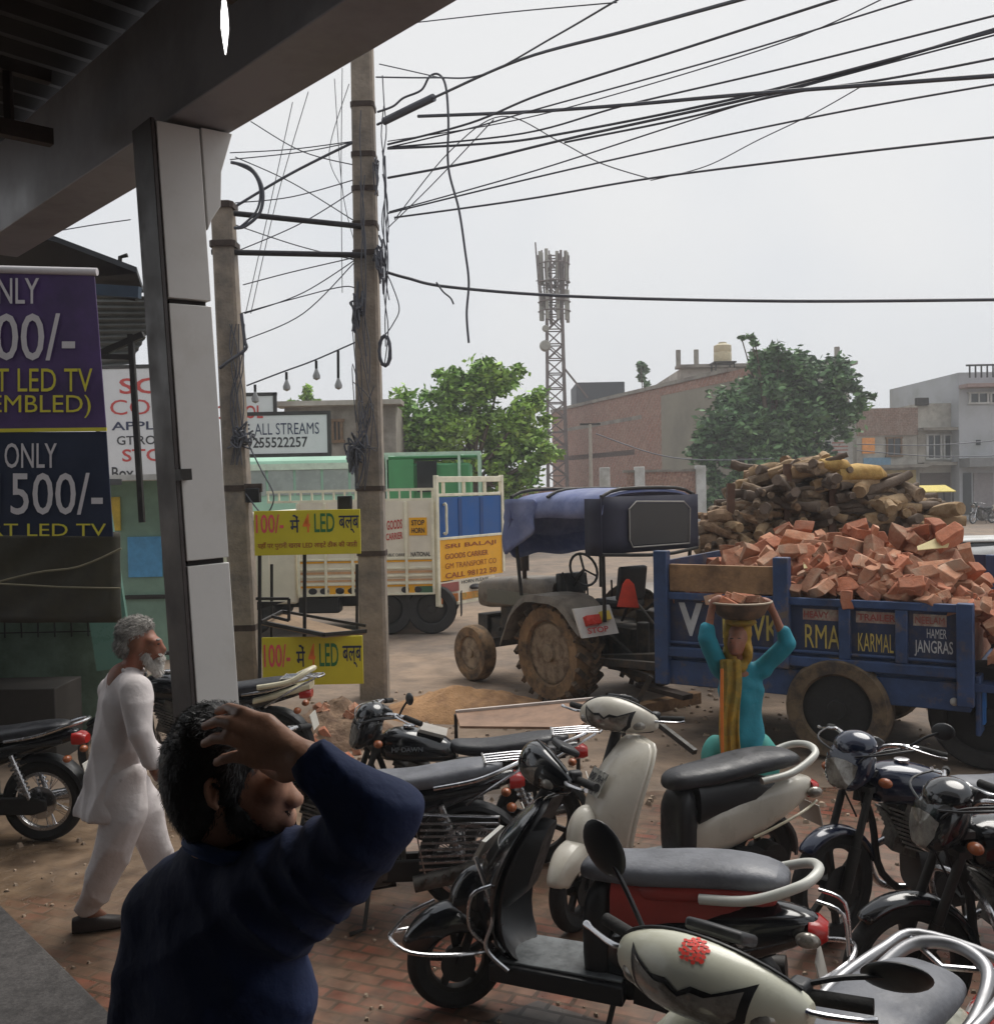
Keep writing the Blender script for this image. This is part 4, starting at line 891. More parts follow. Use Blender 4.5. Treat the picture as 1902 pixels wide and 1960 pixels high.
gq(.66, 1.5, zg0 + .05, zg0 + .17, .02, .03).build('painted_plate', mat('plate_mix', C(214, 150, 60), .6, 0, .3, 3, col2=C(110, 130, 70), s2=4), tk)
mb = MB(); a = on + gd * .66; text(mb, 'HORN PLEASE', (a.x, a.y, zg0 + .33), gd, (0, 0, 1), .8, .06, nn_, .01, .004); q = on + gd * 1.05; mb.ell((q.x, q.y, zg0 + .25), (.16, .16, .05), n=12, m=6); mb.build('emblem', M_ink, tk)
# ================================================================ GREEN BUS behind it
BY = 22.5; bs_ = thing('green_bus', 'pale green bus with a white framed roof rack, half hidden behind the cream truck', 'bus', V((P(690, 1000, BY).x, BY, 0))); o0 = bs_.location.copy()
def B(px, py): p = P(px, py, BY); return p.x - o0.x, p.z
xl, _ = B(430, 900); xr, _ = B(917, 900); zr = B(700, 872)[1]; zw0 = B(700, 945)[1]; zw1 = B(700, 893)[1]
M_busg = mat('bus_pale_green', C(150, 190, 166), .45, 0, .12, 1.5); M_busd = mat('bus_green', C(72, 142, 92), .5, 0, .15, 1.5)
xm = B(735, 900)[0]
rings = []
for x, k in ((xl, .97), (xl + .1, 1), (xm - .05, 1), (xm, .97)):
    rings.append([V((x, y, z)) for y, z in ((0, .55), (0, zr - .25), (.12, zr - .08), (.5, zr + .02), (1.8, zr + .02), (2.2, zr - .08), (2.3, zr - .25), (2.3, .55))])
MB().loft(rings).build('body', M_busg, bs_)
for i in range(5):
    a = xl + .35 + i * (xm - xl - .5) / 5; MB().box((a + .3, -.01, (zw0 + zw1) / 2), ((xm - xl) / 5 - .16, .03, zw1 - zw0)).build('window', mat('bus_window', C(150, 160, 156), .25, 0, .2, 2), bs_)
MB().box(((xl + xm) / 2, -.02, zr - .22), (xm - xl, .06, .14)).build('roof_band', mat('bus_roof', C(196, 214, 196), .5), bs_)
x0 = xm + .02; MB().box(((x0 + xr) / 2 - .1, 1.1, .55 + (zr - .75) / 2), (xr - x0 - .2, 2.1, zr - .75)).build('rear_body', M_busd, bs_, bevel=.05)
MB().box((x0 + .35, .02, zr - .55), (.6, .1, .9)).build('green_door', M_busd, bs_); MB().box((x0 + .95, .0, zr - .5), (.45, .1, .7)).build('rear_window', M_glass, bs_)
mb = MB()
zz = zr + .02
for a, b in (((x0, 0), (xr, 0)), ((x0, 2.0), (xr, 2.0)), ((x0, 0), (x0, 2.0)), ((xr, 0), (xr, 2.0)), ((xr - .45, 0), (xr - .45, 2.0))): mb.bar((*a, zz), (*b, zz), .07)
for x in (xr, xr - .45, x0 + .05):
    for y in (0, 2.0): mb.bar((x, y, zz), (x, y, zr - 1.2), .06)
mb.build('roof_rack', mat('rack_mint', C(176, 206, 186), .5), bs_)
MB().box(((x0 + xr) / 2, 1.0, zr - .06), (xr - x0 - .1, 1.8, .05)).build('tarp_cover', M_busd, bs_)
for x in (xl + 1.2, xm - .6):
    for y, ax in ((.15, -1), (2.15, 1)): wheel('wheel', bs_, (x, y, .48), (0, ax, 0), .48, .26, .28, M_tyre, M_steel, n=24)
# ================================================================ LED SIGNS + metal stand
d = 10.9
st = thing('display_stand', 'black angle iron display stand with a bare shelf, holding yellow boards', 'stand', V((P(590, 1330, d).x, d, 0))); o0 = st.location.copy()
mb = MB()
def S(px, py, dd=d): return P(px, py, dd) - o0
for px in (497, 583): mb.bar(S(px, 1060), S(px, 1320), .035)
for px, dd in ((520, d + .7), (683, d + .6)): mb.bar(S(px, 1080, dd), S(px, 1300, dd), .03)
for py in (1192,):
    mb.bar(S(497, 1190, d + .2), S(620, 1215, d - .3), .04); mb.bar(S(620, 1215, d - .3), S(700, 1208, d + .2), .04); mb.bar(S(540, 1170, d + .6), S(700, 1198, d + .5), .03); mb.bar(S(500, 1190), S(540, 1170, d + .6), .03)
mb.bar(S(490, 1146), S(553, 1146), .03); mb.bar(S(553, 1146), S(553, 1188), .03); mb.bar(S(553, 1188), S(520, 1180), .03)
mb.build('frame', M_steel, st)
MB().slab([S(497, 1196, d + .2), S(620, 1221, d - .3), S(700, 1214, d + .2), S(540, 1176, d + .6)], (0, 0, .01)).build('shelf', mat('shelf_board', C(150, 124, 96), .8), st)
MB().slab([S(492, 1152), S(545, 1152), S(492, 1168)], (0, .03, 0)).build('gusset', M_steel, st)
M_ledy = mat('led_yellow', C(204, 190, 42), .55, 0, .08, 2)
def led(label, px0, px1, y0, y1, full):
    o0 = V((P(px0, y1, d).x, d - .06, P(px0, y1, d).z)); t = thing('led_board', label, 'sign', o0, group='yellow LED bulb boards')
    a, b = P(px0, y1, d) , P(px1, y1 - 2, d); w = b.x - a.x; h = P(px0, y0, d).z - P(px0, y1, d).z
    MB().box((w / 2, 0, h / 2), (w, .03, h)).build('panel', M_ledy, t, bevel=.003)
    def tx(s_, f0, f1, g0, g1, m_, nm, off=.012):
        mb = MB(); text(mb, s_, (w * f0, -.016, h * g0), (1, 0, 0), (0, 0, 1), w * (f1 - f0), h * (g1 - g0), (0, -1, 0), off, .004); mb.build(nm, m_, t)
    g0, g1 = (.5, .92) if full else (.38, .86)
    tx('100/-', .02, .28, g0, g1, mat('led_pink', C(222, 84, 96), .6), 'price'); tx('4', .46, .53, g0, g1, mat('led_orange', C(226, 120, 50), .6), 'count'); tx('LED', .57, .76, g0, g1, mat('led_green', C(44, 110, 60), .6), 'led_word')
    tx('में', .34, .43, g0, g1 - .02, M_navy, 'hindi_word', .01); tx('बल्ब', .8, .99, g0 - .04, g1 - .06, M_navy, 'hindi_word', .01)
    if full: tx('यहाँ पर पुरानी खराब LED लाइटें ठीक की जाती', .03, .97, .12, .3, mat('led_red', C(150, 60, 40), .6), 'small_line', .008)
    return t
led('upper yellow LED bulb price board on the stand, with a second small line', 490, 692, 978, 1063, True)
led('lower yellow LED bulb price board near the ground behind the parked bikes', 504, 696, 1220, 1312, False)
# ================================================================ TRACTOR
th = V((-.6, .8, 0)); tr_c = P(1065, 1255, 11.3)
M_tgrey = mat('tractor_grey', C(122, 112, 100), .45, .1, .25, 4, col2=C(84, 72, 60), s2=3); M_tdark = mat('tractor_dark', C(50, 48, 46), .6, .3, .35, 10, col2=C(78, 66, 54), s2=7)
tra = thing('farm_tractor', 'muddy grey farm tractor with a dark blue canvas canopy, hitched to the brick trailer', 'tractor', V((tr_c.x + .75 * .8, tr_c.y + .75 * .6, 0)), rz=math.atan2(th.y, th.x))
trI = (Matrix.Translation(tra.location) @ Matrix.Rotation(math.atan2(th.y, th.x), 4, 'Z')).inverted()
# local frame: x forward, y left (towards the camera), z up; rear axle at x = 0
def big_tyre(nm, c, ax, R_, w, rr_, lugs):
    ty = wheel(nm, tra, c, ax, R_ - .045 if lugs else R_, w, rr_, M_mudtyre, M_mudrim)
    if lugs:
        mb = MB(); c = V(c)
        for s_ in (-1, 1):
            for k in range(20):
                a = 2 * pi * k / 20 + (.157 if s_ > 0 else 0); pts = []
                for t in range(4):
                    f = t / 3; aa = a + .26 * f; y = s_ * (w * .5 * f + .005); r_ = R_ - .05 - .03 * f * f
                    pts.append((aa, y, r_))
                for (a0, y0, r0), (a1, y1, r1) in zip(pts, pts[1:]):
                    p = c + V((sin(a0) * (r0 + .02), y0, cos(a0) * (r0 + .02))); q = c + V((sin(a1) * (r1 + .02), y1, cos(a1) * (r1 + .02)))
                    mb.bar(p, q, .055, .07, up=(sin(a0), 0, cos(a0)))
        mb.build('tread_lug', mat('lug_rubber', C(70, 62, 54), .9, 0, .35, 12, col2=C(126, 102, 78), s2=8), ty)
    return ty
RR, RF = .60, .36
big_tyre('rear_wheel', (0, .72, RR), (0, 1, 0), RR, .36, .36, 1); big_tyre('rear_wheel', (0, -.72, RR), (0, -1, 0), RR, .36, .36, 1)
big_tyre('front_wheel', (1.78, .62, RF), (0, 1, 0), RF, .19, .21, 0); big_tyre('front_wheel', (1.78, -.62, RF), (0, -1, 0), RF, .19, .21, 0)
mb = MB().cyl((0, -.7, RR), (0, .7, RR), .11); mb.box((.1, 0, .62), (.62, .42, .46)); mb.box((.8, 0, .66), (.9, .34, .4)); mb.box((1.45, 0, .72), (.7, .36, .42)); mb.bar((1.78, -.56, .46), (1.78, .56, .46), .12); mb.box((1.95, 0, .6), (.3, .34, .3)); mb.box((2.15, 0, .66), (.22, .44, .26))
for k in range(8): mb.cyl((1.15 + .09 * k, .19, .62), (1.15 + .09 * k, .24, .62), .03, n=8)
mb.build('engine_block', M_tdark, tra, bevel=.02)
mb = MB().loftx([(.62, 1.16, .27, .16, 5), (.8, 1.17, .28, .18, 5), (1.5, 1.13, .27, .2, 5), (2.05, 1.08, .26, .2, 5), (2.2, 1.06, .25, .18, 4), (2.26, 1.05, .2, .13, 3)], 24); mb.build('bonnet', M_tgrey, tra)
mb = MB().box((1.45, .276, 1.06), (1.0, .012, .17)); mb.build('bonnet_decal', mat('decal_olive', C(104, 102, 90), .5), tra); MB().box((1.4, -.276, 1.06), (1.0, .012, .17)).build('bonnet_decal', MATS['decal_olive'], tra)
mb = MB()
for k in range(7): mb.box((2.255, 0, .95 + k * .035), (.03, .34, .016))
mb.build('grille', M_steel, tra)
for s_ in (-.13, .13): MB().lathe([(.001, .02), (.06, .01), (.07, -.04)], (2.27, s_, 1.02), (1, 0, 0), 14).build('headlight', mat('lamp_lens', C(200, 200, 196), .15), tra)
mb = MB().box((1.3, .2, .87), (.5, .05, .14)); mb.tube([(1.3, .22, .9), (1.2, .3, .86), (1.0, .28, .8), (.7, .26, .72)], .03, 8, sm=4); mb.build('side_pipe', M_steel, tra)
mb = MB().cyl((1.25, .2, 1.25), (1.25, .2, 1.42), .03); mb.cyl((1.25, .2, 1.42), (1.25, .2, 2.05), .06); mb.cyl((1.25, .2, 2.05), (1.25, .24, 2.2), .03); mb.build('exhaust', M_rust, tra)
# mudguards with lamp panels
for s_ in (1, -1):
    rings = []
    for k in range(13):
        a = R(-62 + 145 * k / 12); r_ = RR + .1 + .05 * (k in (0, 12)); x, z = -sin(a) * r_ * -1, cos(a) * r_ + RR
        x = sin(a) * r_; z = min(z, RR + .66)
        rings.append([V((x, s_ * y, z + dz)) for y, dz in ((.46, 0), (.98, 0), (1.0, -.08), (.985, -.08), (.965, -.02), (.46, -.02))])
    mg = MB().loft(rings).build('mudguard', M_tgrey, tra)
    MB().slab([(-.72, s_ * .46, .86), (-.72, s_ * .99, .86), (-.58, s_ * .99, 1.16), (-.58, s_ * .46, 1.16)], (.03, 0, 0)).build('lamp_panel', mat('panel_white', C(206, 200, 192), .5, 0, .1), mg)
    MB().box((-.67, s_ * .8, 1.03), (.07, .2, .11), Matrix.Rotation(R(24), 3, 'Y')).build('tail_lamp', mat('lamp_red', C(196, 52, 36), .25), mg, bevel=.01)
    MB().box((-.655, s_ * .6, 1.06), (.05, .12, .1), Matrix.Rotation(R(24), 3, 'Y')).build('sticker', mat('sticker_yellow', C(226, 196, 70), .5), mg)
    mb = MB(); text(mb, 'STOP', (-.728, s_ * .72 + .2, .9), (0, -1, 0), (.3, 0, 1), .3, .06, (-1, 0, 0), .02, .006); mb.build('lettering', M_red, mg)
# seat, wheel, levers, dashboard
MB().box((-.25, 0, 1.12), (.42, .44, .1)).build('seat', M_black, tra, bevel=.03); MB().box((-.46, 0, 1.36), (.08, .42, .4), Matrix.Rotation(R(-8), 3, 'Y')).build('backrest', M_black, tra, bevel=.03)
mb = MB().tube([(.35 + cos(t * pi / 10) * .07, sin(t * pi / 10) * .21, 1.47 + cos(t * pi / 10) * .19) for t in range(20)], .016, 8, True); mb.cyl((.62, 0, 1.15), (.35, 0, 1.47), .02)
for t in range(3): mb.bar((.35, 0, 1.47), (.35 + cos(t * 2.1) * .07, sin(t * 2.1) * .21, 1.47 + cos(t * 2.1) * .19), .02)
mb.build('steering_wheel', M_black, tra)
mb = MB()
for x, y, h, b_ in ((.2, .15, .5, .1), (.1, -.2, .45, -.05), (.3, .25, .55, .12), (-.05, .3, .4, .1), (.4, -.1, .5, 0)): mb.tube([(x, y, .9), (x + b_ * .4, y, .9 + h * .6), (x + b_, y + .03, .9 + h)], .012, 6, sm=3)
mb.build('lever', M_steel, tra); MB().box((.58, 0, 1.3), (.12, .42, .24)).build('dashboard', M_black, tra, bevel=.02)
MB().box((.2, 0, .86), (.9, .9, .03)).build('footplate', M_tdark, tra)
# canopy: frame, roof sheet, front curtain, rear curtain with a clear pane
cx0, cx1, cy, cz0, cz = -.76, .92, .72, 1.62, 2.44
mb = MB()
for x, y in ((cx0, cy), (cx0, -cy), (cx1 - .1, cy), (cx1 - .1, -cy)): mb.cyl((x * .92, y * .9, 1.0 if x < 0 else 1.18), (x, y, cz - .06), .022, n=8)
for x in (cx0, .15, cx1 - .1): mb.tube([(x, -cy, cz - .08), (x, -cy * .6, cz), (x, cy * .6, cz), (x, cy, cz - .08)], .02, 8, sm=3)
mb.build('canopy_frame', M_steel, tra)
M_canv = mat('canvas_blue', C(92, 102, 144), .5, 0, .15, 3, col2=C(124, 132, 168), s2=2, bump=.3, bs=6); M_canvd = mat('canvas_dark', C(38, 38, 56), .7, 0, .2, 3)
prof = [(-cy - .02, -.34), (-cy - .02, -.1), (-cy * .86, -.015), (-.3, .03), (.3, .03), (cy * .86, -.015), (cy + .02, -.1), (cy + .02, -.3)]
def crossr(x, dz, lo=None): return [V((x, y, cz + dz + z)) for y, z in prof]
rings = [crossr(cx0 - .02, -.06), crossr(cx0 + .03, 0), crossr(-.25, -.03), crossr(.15, .0), crossr(.5, -.05), crossr(cx1 - .1, -.04), crossr(cx1 + .05, -.13)]
def sheet(mb, rings):
    n = len(rings[0]); mb.add([p for r_ in rings for p in r_], [(i * n + k, i * n + k + 1, (i + 1) * n + k + 1, (i + 1) * n + k) for i in range(len(rings) - 1) for k in range(n - 1)]); return mb
def clothm(mb, nm, m_, par, t=.012, sub=1):
    o = mb.build(nm, m_, par, sub=sub, ang=60); s_ = o.modifiers.new('solid', 'SOLIDIFY'); s_.thickness = t; return o
clothm(sheet(MB(), rings), 'canopy_roof', M_canv, tra)
fr = []
for k in range(7):
    t = k / 6; x = cx1 + .04 + .34 * sin(t * 1.5) - .26 * t * t + .06 * sin(t * 12); z = cz - .12 - .68 * t
    fr.append([V((x - .22 * abs(s_) ** 2 + .04 * sin(s_ * 9 + t * 7), s_ * (cy + .03), z + .03 * sin(s_ * 6))) for s_ in (-1, -.75, -.5, -.25, 0, .25, .5, .75, 1)])
clothm(sheet(MB(), fr), 'front_curtain', M_canv, tra)
sd_ = []
for k in range(6):
    t = k / 5; sd_.append([V((x + .02 * sin(t * 8 + x * 9), cy + .03 + .02 * sin(x * 11 + t * 5), cz - .1 - (.7 - .32 * (1 - (x - .35) / .6)) * t)) for x in (.35, .48, .6, .72, .84, .95)])
clothm(sheet(MB(), sd_), 'side_curtain', M_canv, tra)
rc = []
for k in range(5):
    t = k / 4; rc.append([V((cx0 - .03 + .015 * sin(s_ * 8), s_ * (cy + .03), cz - .08 - .62 * t)) for s_ in (-1, -.66, -.33, 0, .33, .66, 1)])
clothm(sheet(MB(), rc), 'rear_curtain', M_canvd, tra, sub=0)
sr = []
for k in range(5):
    t = k / 4; sr.append([V((x, cy + .035, cz - .1 - .62 * t)) for x in (cx0 - .02, cx0 + .12, cx0 + .24)])
clothm(sheet(MB(), sr), 'corner_curtain', M_canvd, tra, sub=0)
MB().slab([(cx0 - .05, -.58, 1.82), (cx0 - .05, .3, 1.82), (cx0 - .05, .36, 1.9), (cx0 - .05, .36, 2.2), (cx0 - .05, .26, 2.28), (cx0 - .05, -.5, 2.26), (cx0 - .05, -.58, 2.18)], (-.006, 0, 0)).build('rear_pane', mat('pane_smoky', C(46, 44, 44), .35, 0, .2, 2), tra)
MB().tube([(cx0 - .06, -.58, 1.8), (cx0 - .06, .32, 1.8), (cx0 - .06, .37, 1.88), (cx0 - .06, .37, 2.22), (cx0 - .06, .26, 2.3), (cx0 - .06, -.5, 2.28), (cx0 - .06, -.6, 2.2)], .009, 6, True).build('pane_piping', mat('piping_grey', C(150, 146, 140), .6), tra)
MB().tube([(cx0 - .03, cy + .03, 1.74), (cx0 - .1, -.1, 1.7), (cx0 - .03, -cy - .03, 1.74)], .02, 6, sm=4).build('curtain_rod', M_steel, tra)
# drawbar and linkage at the back
mb = MB()
for s_ in (-.28, .28): mb.bar((-.3, s_, .45), (-1.1, s_ * 1.2, .4), .06); mb.bar((-.25, s_, .85), (-.95, s_ * 1.1, .5), .045)
mb.box((-.45, 0, .62), (.4, .4, .5)); mb.bar((-.4, 0, .42), (-1.55, -.1, .5), .1); mb.cyl((-.75, .12, .6), (-.75, .12, .95), .07); mb.box((-.62, -.2, .95), (.3, .3, .2)); mb.tube([(-.5, .2, .95), (-.8, .3, 1.2), (-1.1, .2, .9), (-1.4, 0, .8)], .018, 6, sm=4); mb.tube([(-.5, -.1, 1.0), (-.9, -.2, 1.25), (-1.3, -.2, .9)], .018, 6, sm=4)
mb.build('drawbar_linkage', M_tdark, tra, bevel=.012)
MB().slab([trI @ P(x, y, 10.55) for x, y in ((1186, 1162), (1224, 1164), (1214, 1118), (1204, 1108), (1197, 1118))], (.03, .02, 0)).build('warning_triangle', mat('hazard_red', C(206, 62, 38), .5), tra, bevel=.01)
MB().slab([(-.62, .0, .2), (-.62, .12, .2), (-1.5, .3, .22), (-1.5, .15, .22)], (0, 0, .05)).build('step_plate', M_rust, tra)
# ================================================================ BRICK TRAILER
FA = P(1262, 1290, 9.75); RA = P(1858, 1330, 8.25); FA.z = RA.z = 0
tu = (RA - FA).normalized(); tl = (RA - FA).length; tn = V((tu.y, -tu.x, 0))       # tn points to the camera
if tn.y > 0: tn = -tn
trl = thing('farm_trailer', 'dented blue farm trailer with painted lettering, heaped with broken bricks', 'trailer', FA, rz=math.atan2(tu.y, tu.x))
M_tblue = mat('trailer_blue', C(44, 66, 104), .55, 0, .3, 4, col2=C(98, 84, 72), s2=4.5, fac2=(.54, .7), bump=.2, bs=20); M_tblued = mat('trailer_navy', C(36, 48, 78), .5, 0, .3, 4, col2=C(84, 72, 64), s2=5, fac2=(.5, .72))
# local: x rearwards, y: -y toward the camera if rotated so
ysgn = -1
TWd = 1.75; zb, zt_ = .84, 1.43; L = tl
def tb(mb, x0, x1, y0, y1, z0, z1): return mb.box(((x0 + x1) / 2, (y0 + y1) / 2, (z0 + z1) / 2), (x1 - x0, y1 - y0, z1 - z0))
sl_ = .05
tb(MB(), .04, L - .04, -.0, .03, zb, zt_ - .02).build('side_wall', M_tblued, trl); tb(MB(), .04, L - .04, TWd, TWd + .03, zb, zt_ + .3).build('side_wall', M_tblued, trl)
tb(MB(), .0, .04, .0, TWd, zb, zt_ + .3).build('front_wall', M_tblued, trl); tb(MB(), 0, L + .02, .02, TWd, zb - .06, zb).build('floor', M_tblue, trl)
mb = MB(); tb(mb, 0, L, -.05, .0, zt_ - .06, zt_ + .01); tb(mb, 0, L, -.06, .0, zb - .02, zb + .07); tb(mb, .1, L - .1, -.035, -.002, zb + .1, zb + .125)
for f in (.62, .79): tb(mb, L * f, L * f + .1, -.045, .0, zb + .07, zt_ - .06)
mb.build('side_rail', M_tblue, trl, bevel=.008)
tb(MB(), -.02, .12, -.075, .03, zb - .3, 1.84).build('corner_post', M_tblue, trl, bevel=.01); tb(MB(), L * .415, L * .415 + .14, -.08, .03, zb - .05, 1.80).build('stake_post', M_tblue, trl, bevel=.01); tb(MB(), L - .1, L + .03, -.075, .03, zb - .25, zt_ + .02).build('corner_post', M_tblue, trl, bevel=.01); tb(MB(), L - .08, L + .02, TWd - .02, TWd + .08, zb - .2, zt_ + .3).build('corner_post', M_tblue, trl, bevel=.01)
tb(MB(), .13, L * .413, -.03, .03, zt_ + .02, zt_ + .28).build('timber_board', mat('plank_brown', C(150, 116, 82), .8, 0, .25, 6, col2=C(112, 86, 62), s2=4, bump=.3, bs=25), trl, bevel=.006)
mb = MB(); tb(mb, 0, L, -.02, .1, zb - .3, zb - .06); tb(mb, 0, L, TWd - .1, TWd, zb - .3, zb - .06)
for f in (.1, .4, .7, .95): tb(mb, L * f, L * f + .1, .05, TWd - .05, zb - .25, zb - .08)
mb.build('chassis', M_tblue, trl, bevel=.01)
mb = MB(); mb.bar((0, TWd / 2, zb - .2), (-1.5, TWd / 2, .5), .12); mb.bar((.2, .3, zb - .2), (-1.2, TWd / 2, .52), .08); mb.bar((.2, TWd - .3, zb - .2), (-1.2, TWd / 2, .52), .08); mb.bar((-.2, .25, zb - .3), (-.45, .15, .05), .05); mb.build('towbar', M_tdark, trl)
# open tailgate hanging down with bricks against it
tb(MB(), L + .03, L + .07, .02, TWd, zb - .5, zb + .0).build('tailgate', M_tblue, trl, bevel=.01); tb(MB(), L + .0, L + .4, -.02, TWd, zb - .12, zb - .06).build('tail_shelf', M_tblue, trl)
tb(MB(), L + .071, L + .09, .12, TWd - .1, zb - .42, zb - .12).build('light_blue_patch', mat('paint_sky', C(60, 120, 190), .5), trl)
wx = None
k_ = (1600 - 951) / FP; wx = (k_ * FA.y - FA.x) / (tu.x - k_ * tu.y)
for y, ax in ((.05, -1), (TWd - .05, 1)):
    w_ = wheel('wheel', trl, (wx, y, .46), (0, ax, 0), .46, .26, .3, mat('worn_tyre', C(104, 88, 68), .9, 0, .3, 8, col2=C(66, 58, 52), s2=5), M_rubber)
for x in (wx + 1.15,):
    for y, ax in ((.35, -1), (TWd - .05, 1)): wheel('wheel', trl, (x, y, .46), (0, ax, 0), .46, .26, .3, M_tyre, M_rubber)
MB().cyl((wx, .1, .46), (wx, TWd - .1, .46), .05).build('axle', M_tdark, trl)
MB().ell((wx + .95, -.02, .62), .035).build('reflector_knob', M_white, trl)
M_lw = mat('letter_white', C(176, 178, 180), .6, 0, .2, 6); M_ly = mat('letter_yellow', C(184, 164, 84), .6, 0, .25, 6)
def tl_(s_, px0, px1, z0, z1, m_, nm='lettering', off=.01):
    def lx(px): k = (px - 951) / FP; return (k * FA.y - FA.x) / (tu.x - k * tu.y)
    mb = MB(); text(mb, s_, (lx(px0), 0, z0), (1, 0, 0), (0, 0, 1), lx(px1) - lx(px0), z1 - z0, (0, -1, 0), off, .006); mb.build(nm, m_, trl)
tl_('V', 1296, 1342, zb + .18, zt_ - .09, M_lw, off=.04); tl_('ISHVK', 1380, 1490, zb + .18, zb + .42, M_ly); tl_('RMA', 1538, 1605, zb + .15, zb + .36, M_ly, off=.0); tl_('KARMAL', 1640, 1708, zb + .15, zb + .31, M_ly, off=.0); tl_('JANGRAS', 1748, 1822, zb + .14, zb + .28, M_lw, off=.01); tl_('HAMER', 1772, 1810, zb + .3, zb + .38, M_lw, off=.01)
def lx(px): k = (px - 951) / FP; return (k * FA.y - FA.x) / (tu.x - k * tu.y)
for a, b in ((1534, 1606), (1636, 1716), (1746, 1810)):
    tb(MB(), lx(a), lx(b), -.004, 0, zb + .4, zb + .5).build('painted_panel', mat('panel_faded', C(140, 112, 102), .7, 0, .35, 12, col2=C(160, 156, 140), s2=9), trl)
for a, b, s_ in ((1536, 1584, 'HEAVY'), (1640, 1712, 'TRAILER'), (1750, 1806, 'NEELAM')): tl_(s_, a, b, zb + .42, zb + .48, mat('letter_red', C(140, 64, 58), .6), off=.02)
# ---- broken bricks, each a thing
M_brk = [mat('brick_red', C(182, 114, 84), .9, 0, .35, 7, col2=C(160, 112, 90), s2=6, orand=.28, bump=.5, bs=30), mat('brick_pale', C(190, 136, 106), .9, 0, .3, 7, col2=C(178, 150, 128), s2=5, orand=.28, bump=.5, bs=30), mat('brick_dusty', C(150, 98, 72), .9, 0, .35, 7, col2=C(144, 116, 94), s2=7, orand=.25, bump=.5, bs=30)]
rb = random.Random(21)
protos = []
for i in range(10):
    s_ = (rb.uniform(.13, .24), rb.uniform(.09, .125), rb.uniform(.06, .085)) if i < 7 else (rb.uniform(.07, .13), rb.uniform(.06, .11), rb.uniform(.05, .075))
    mb = MB(); n = 5; vs = []
    h = V(s_) / 2; cut = rb.uniform(-.03, .03); cut2 = rb.uniform(-.03, .03)
    ring = lambda x, sk, sk2: [V((x + sk * sy + sk2 * sz, sy * h.y, sz * h.z)) for sy, sz in ((-1, -1), (0, -1.02), (1, -1), (1.02, 0), (1, 1), (0, 1.02), (-1, 1), (-1.02, 0))]
    mb.loft([ring(-h.x, 0, 0), ring(-h.x * .3, .0, 0), ring(h.x * .4, cut * .3, 0), ring(h.x, cut, cut2)]); mb.jit(.014, 15, i)
    me = mb.build('brick', M_brk[i % 3], None, bevel=.004, seg=1); protos.append(me)
BL = 'broken red brick tumbled in the heap on the blue trailer'
def put_brick(p, i, sc=1, label=BL, group='broken bricks on the trailer', tilt=1):
    src = protos[i % 10]; o = src.copy(); COL.objects.link(o); o.location = p; o.scale = (sc,) * 3
    o.rotation_euler = (rb.gauss(0, .7) * tilt, rb.gauss(0, .6) * tilt, rb.uniform(0, 6.28)); tag(o, label, 'brick', group); return o
trM = Matrix.Translation(FA) @ Matrix.Rotation(math.atan2(tu.y, tu.x), 4, 'Z')
def heap(x, y):
    fx = x / L; prof = 1.56 + .42 * min(1, max(0, (fx - .02) / .38)) - .04 * max(0, fx - .8) / .2
    fy = 1 - abs(y - TWd * .55) / (TWd * .62); hh = prof - .62 * (1 - max(0, fy)) ** 1.3 + .05 * sin(x * 9 + y * 5) - .5 * max(0, (fx - .92) / .08)
    return max(hh, zt_ - .02)
i = 0
for _ in range(4000):
    if i >= 290: break
    x = rb.uniform(.2, L - .02); y = rb.uniform(.08, TWd - .25) if rb.random() < .45 else rb.uniform(.05, .5)
    p = trM @ V((x, y, heap(x, y) + rb.uniform(-.05, .03)))
    put_brick(p, i, rb.uniform(1.05, 1.7)); i += 1
# bricks spilling at the open tail
for k in range(60):
    x = L + rb.uniform(.06, .36); z = zb + rb.uniform(0, 1) * 0.62; y = rb.uniform(-.02, TWd * .7)
    put_brick(trM @ V((L + .08 + rb.uniform(-.05, .06) + .2 * (1 - (z - zb) / .65), y, z)), k, rb.uniform(1, 1.3), 'broken red brick spilling from the open tail of the trailer', 'bricks at the trailer tail')
# the buried core of the load (brick rubble one cannot see between)
mb = MB(); rings = []
for a in range(14):
    x = .06 + (L - .08) * a / 13; rings.append([V((x, .04, zb + .01))] + [V((x, .04 + (TWd - .08) * b / 8, heap(x, .04 + (TWd - .08) * b / 8) - .12)) for b in range(9)] + [V((x, TWd - .04, zb + .01))])
o = mb.loft(rings).build('brick_rubble', M_brk[2]); o.matrix_world = trM; tag(o, 'dusty brick rubble filling the blue trailer under the loose bricks', 'rubble', None, 'stuff')
for o in protos: bpy.data.objects.remove(o)
o = MB().slab([(0, 0, 0), (.28, .02, .02), (.34, .1, .09), (.3, .16, .12), (.12, .1, .06), (.02, .06, .03)], (0, 0, .006)).build('paper_scrap', mat('paper_cream', C(206, 190, 140), .8)); o.location = trM @ V((lx(1735), .5, heap(lx(1735), .5) + .12)); tag(o, 'crumpled cream paper scrap on top of the brick heap', 'paper')
o = MB().slab([(0, 0, 0), (.18, .02, .02), (.16, .1, .09), (.02, .08, .05)], (0, 0, .006)).build('paper_scrap', MATS['paper_cream']); o.location = trM @ V((lx(1525), .2, heap(lx(1525), .2) + .06)); tag(o, 'small cream paper scrap by the middle trailer post', 'paper')
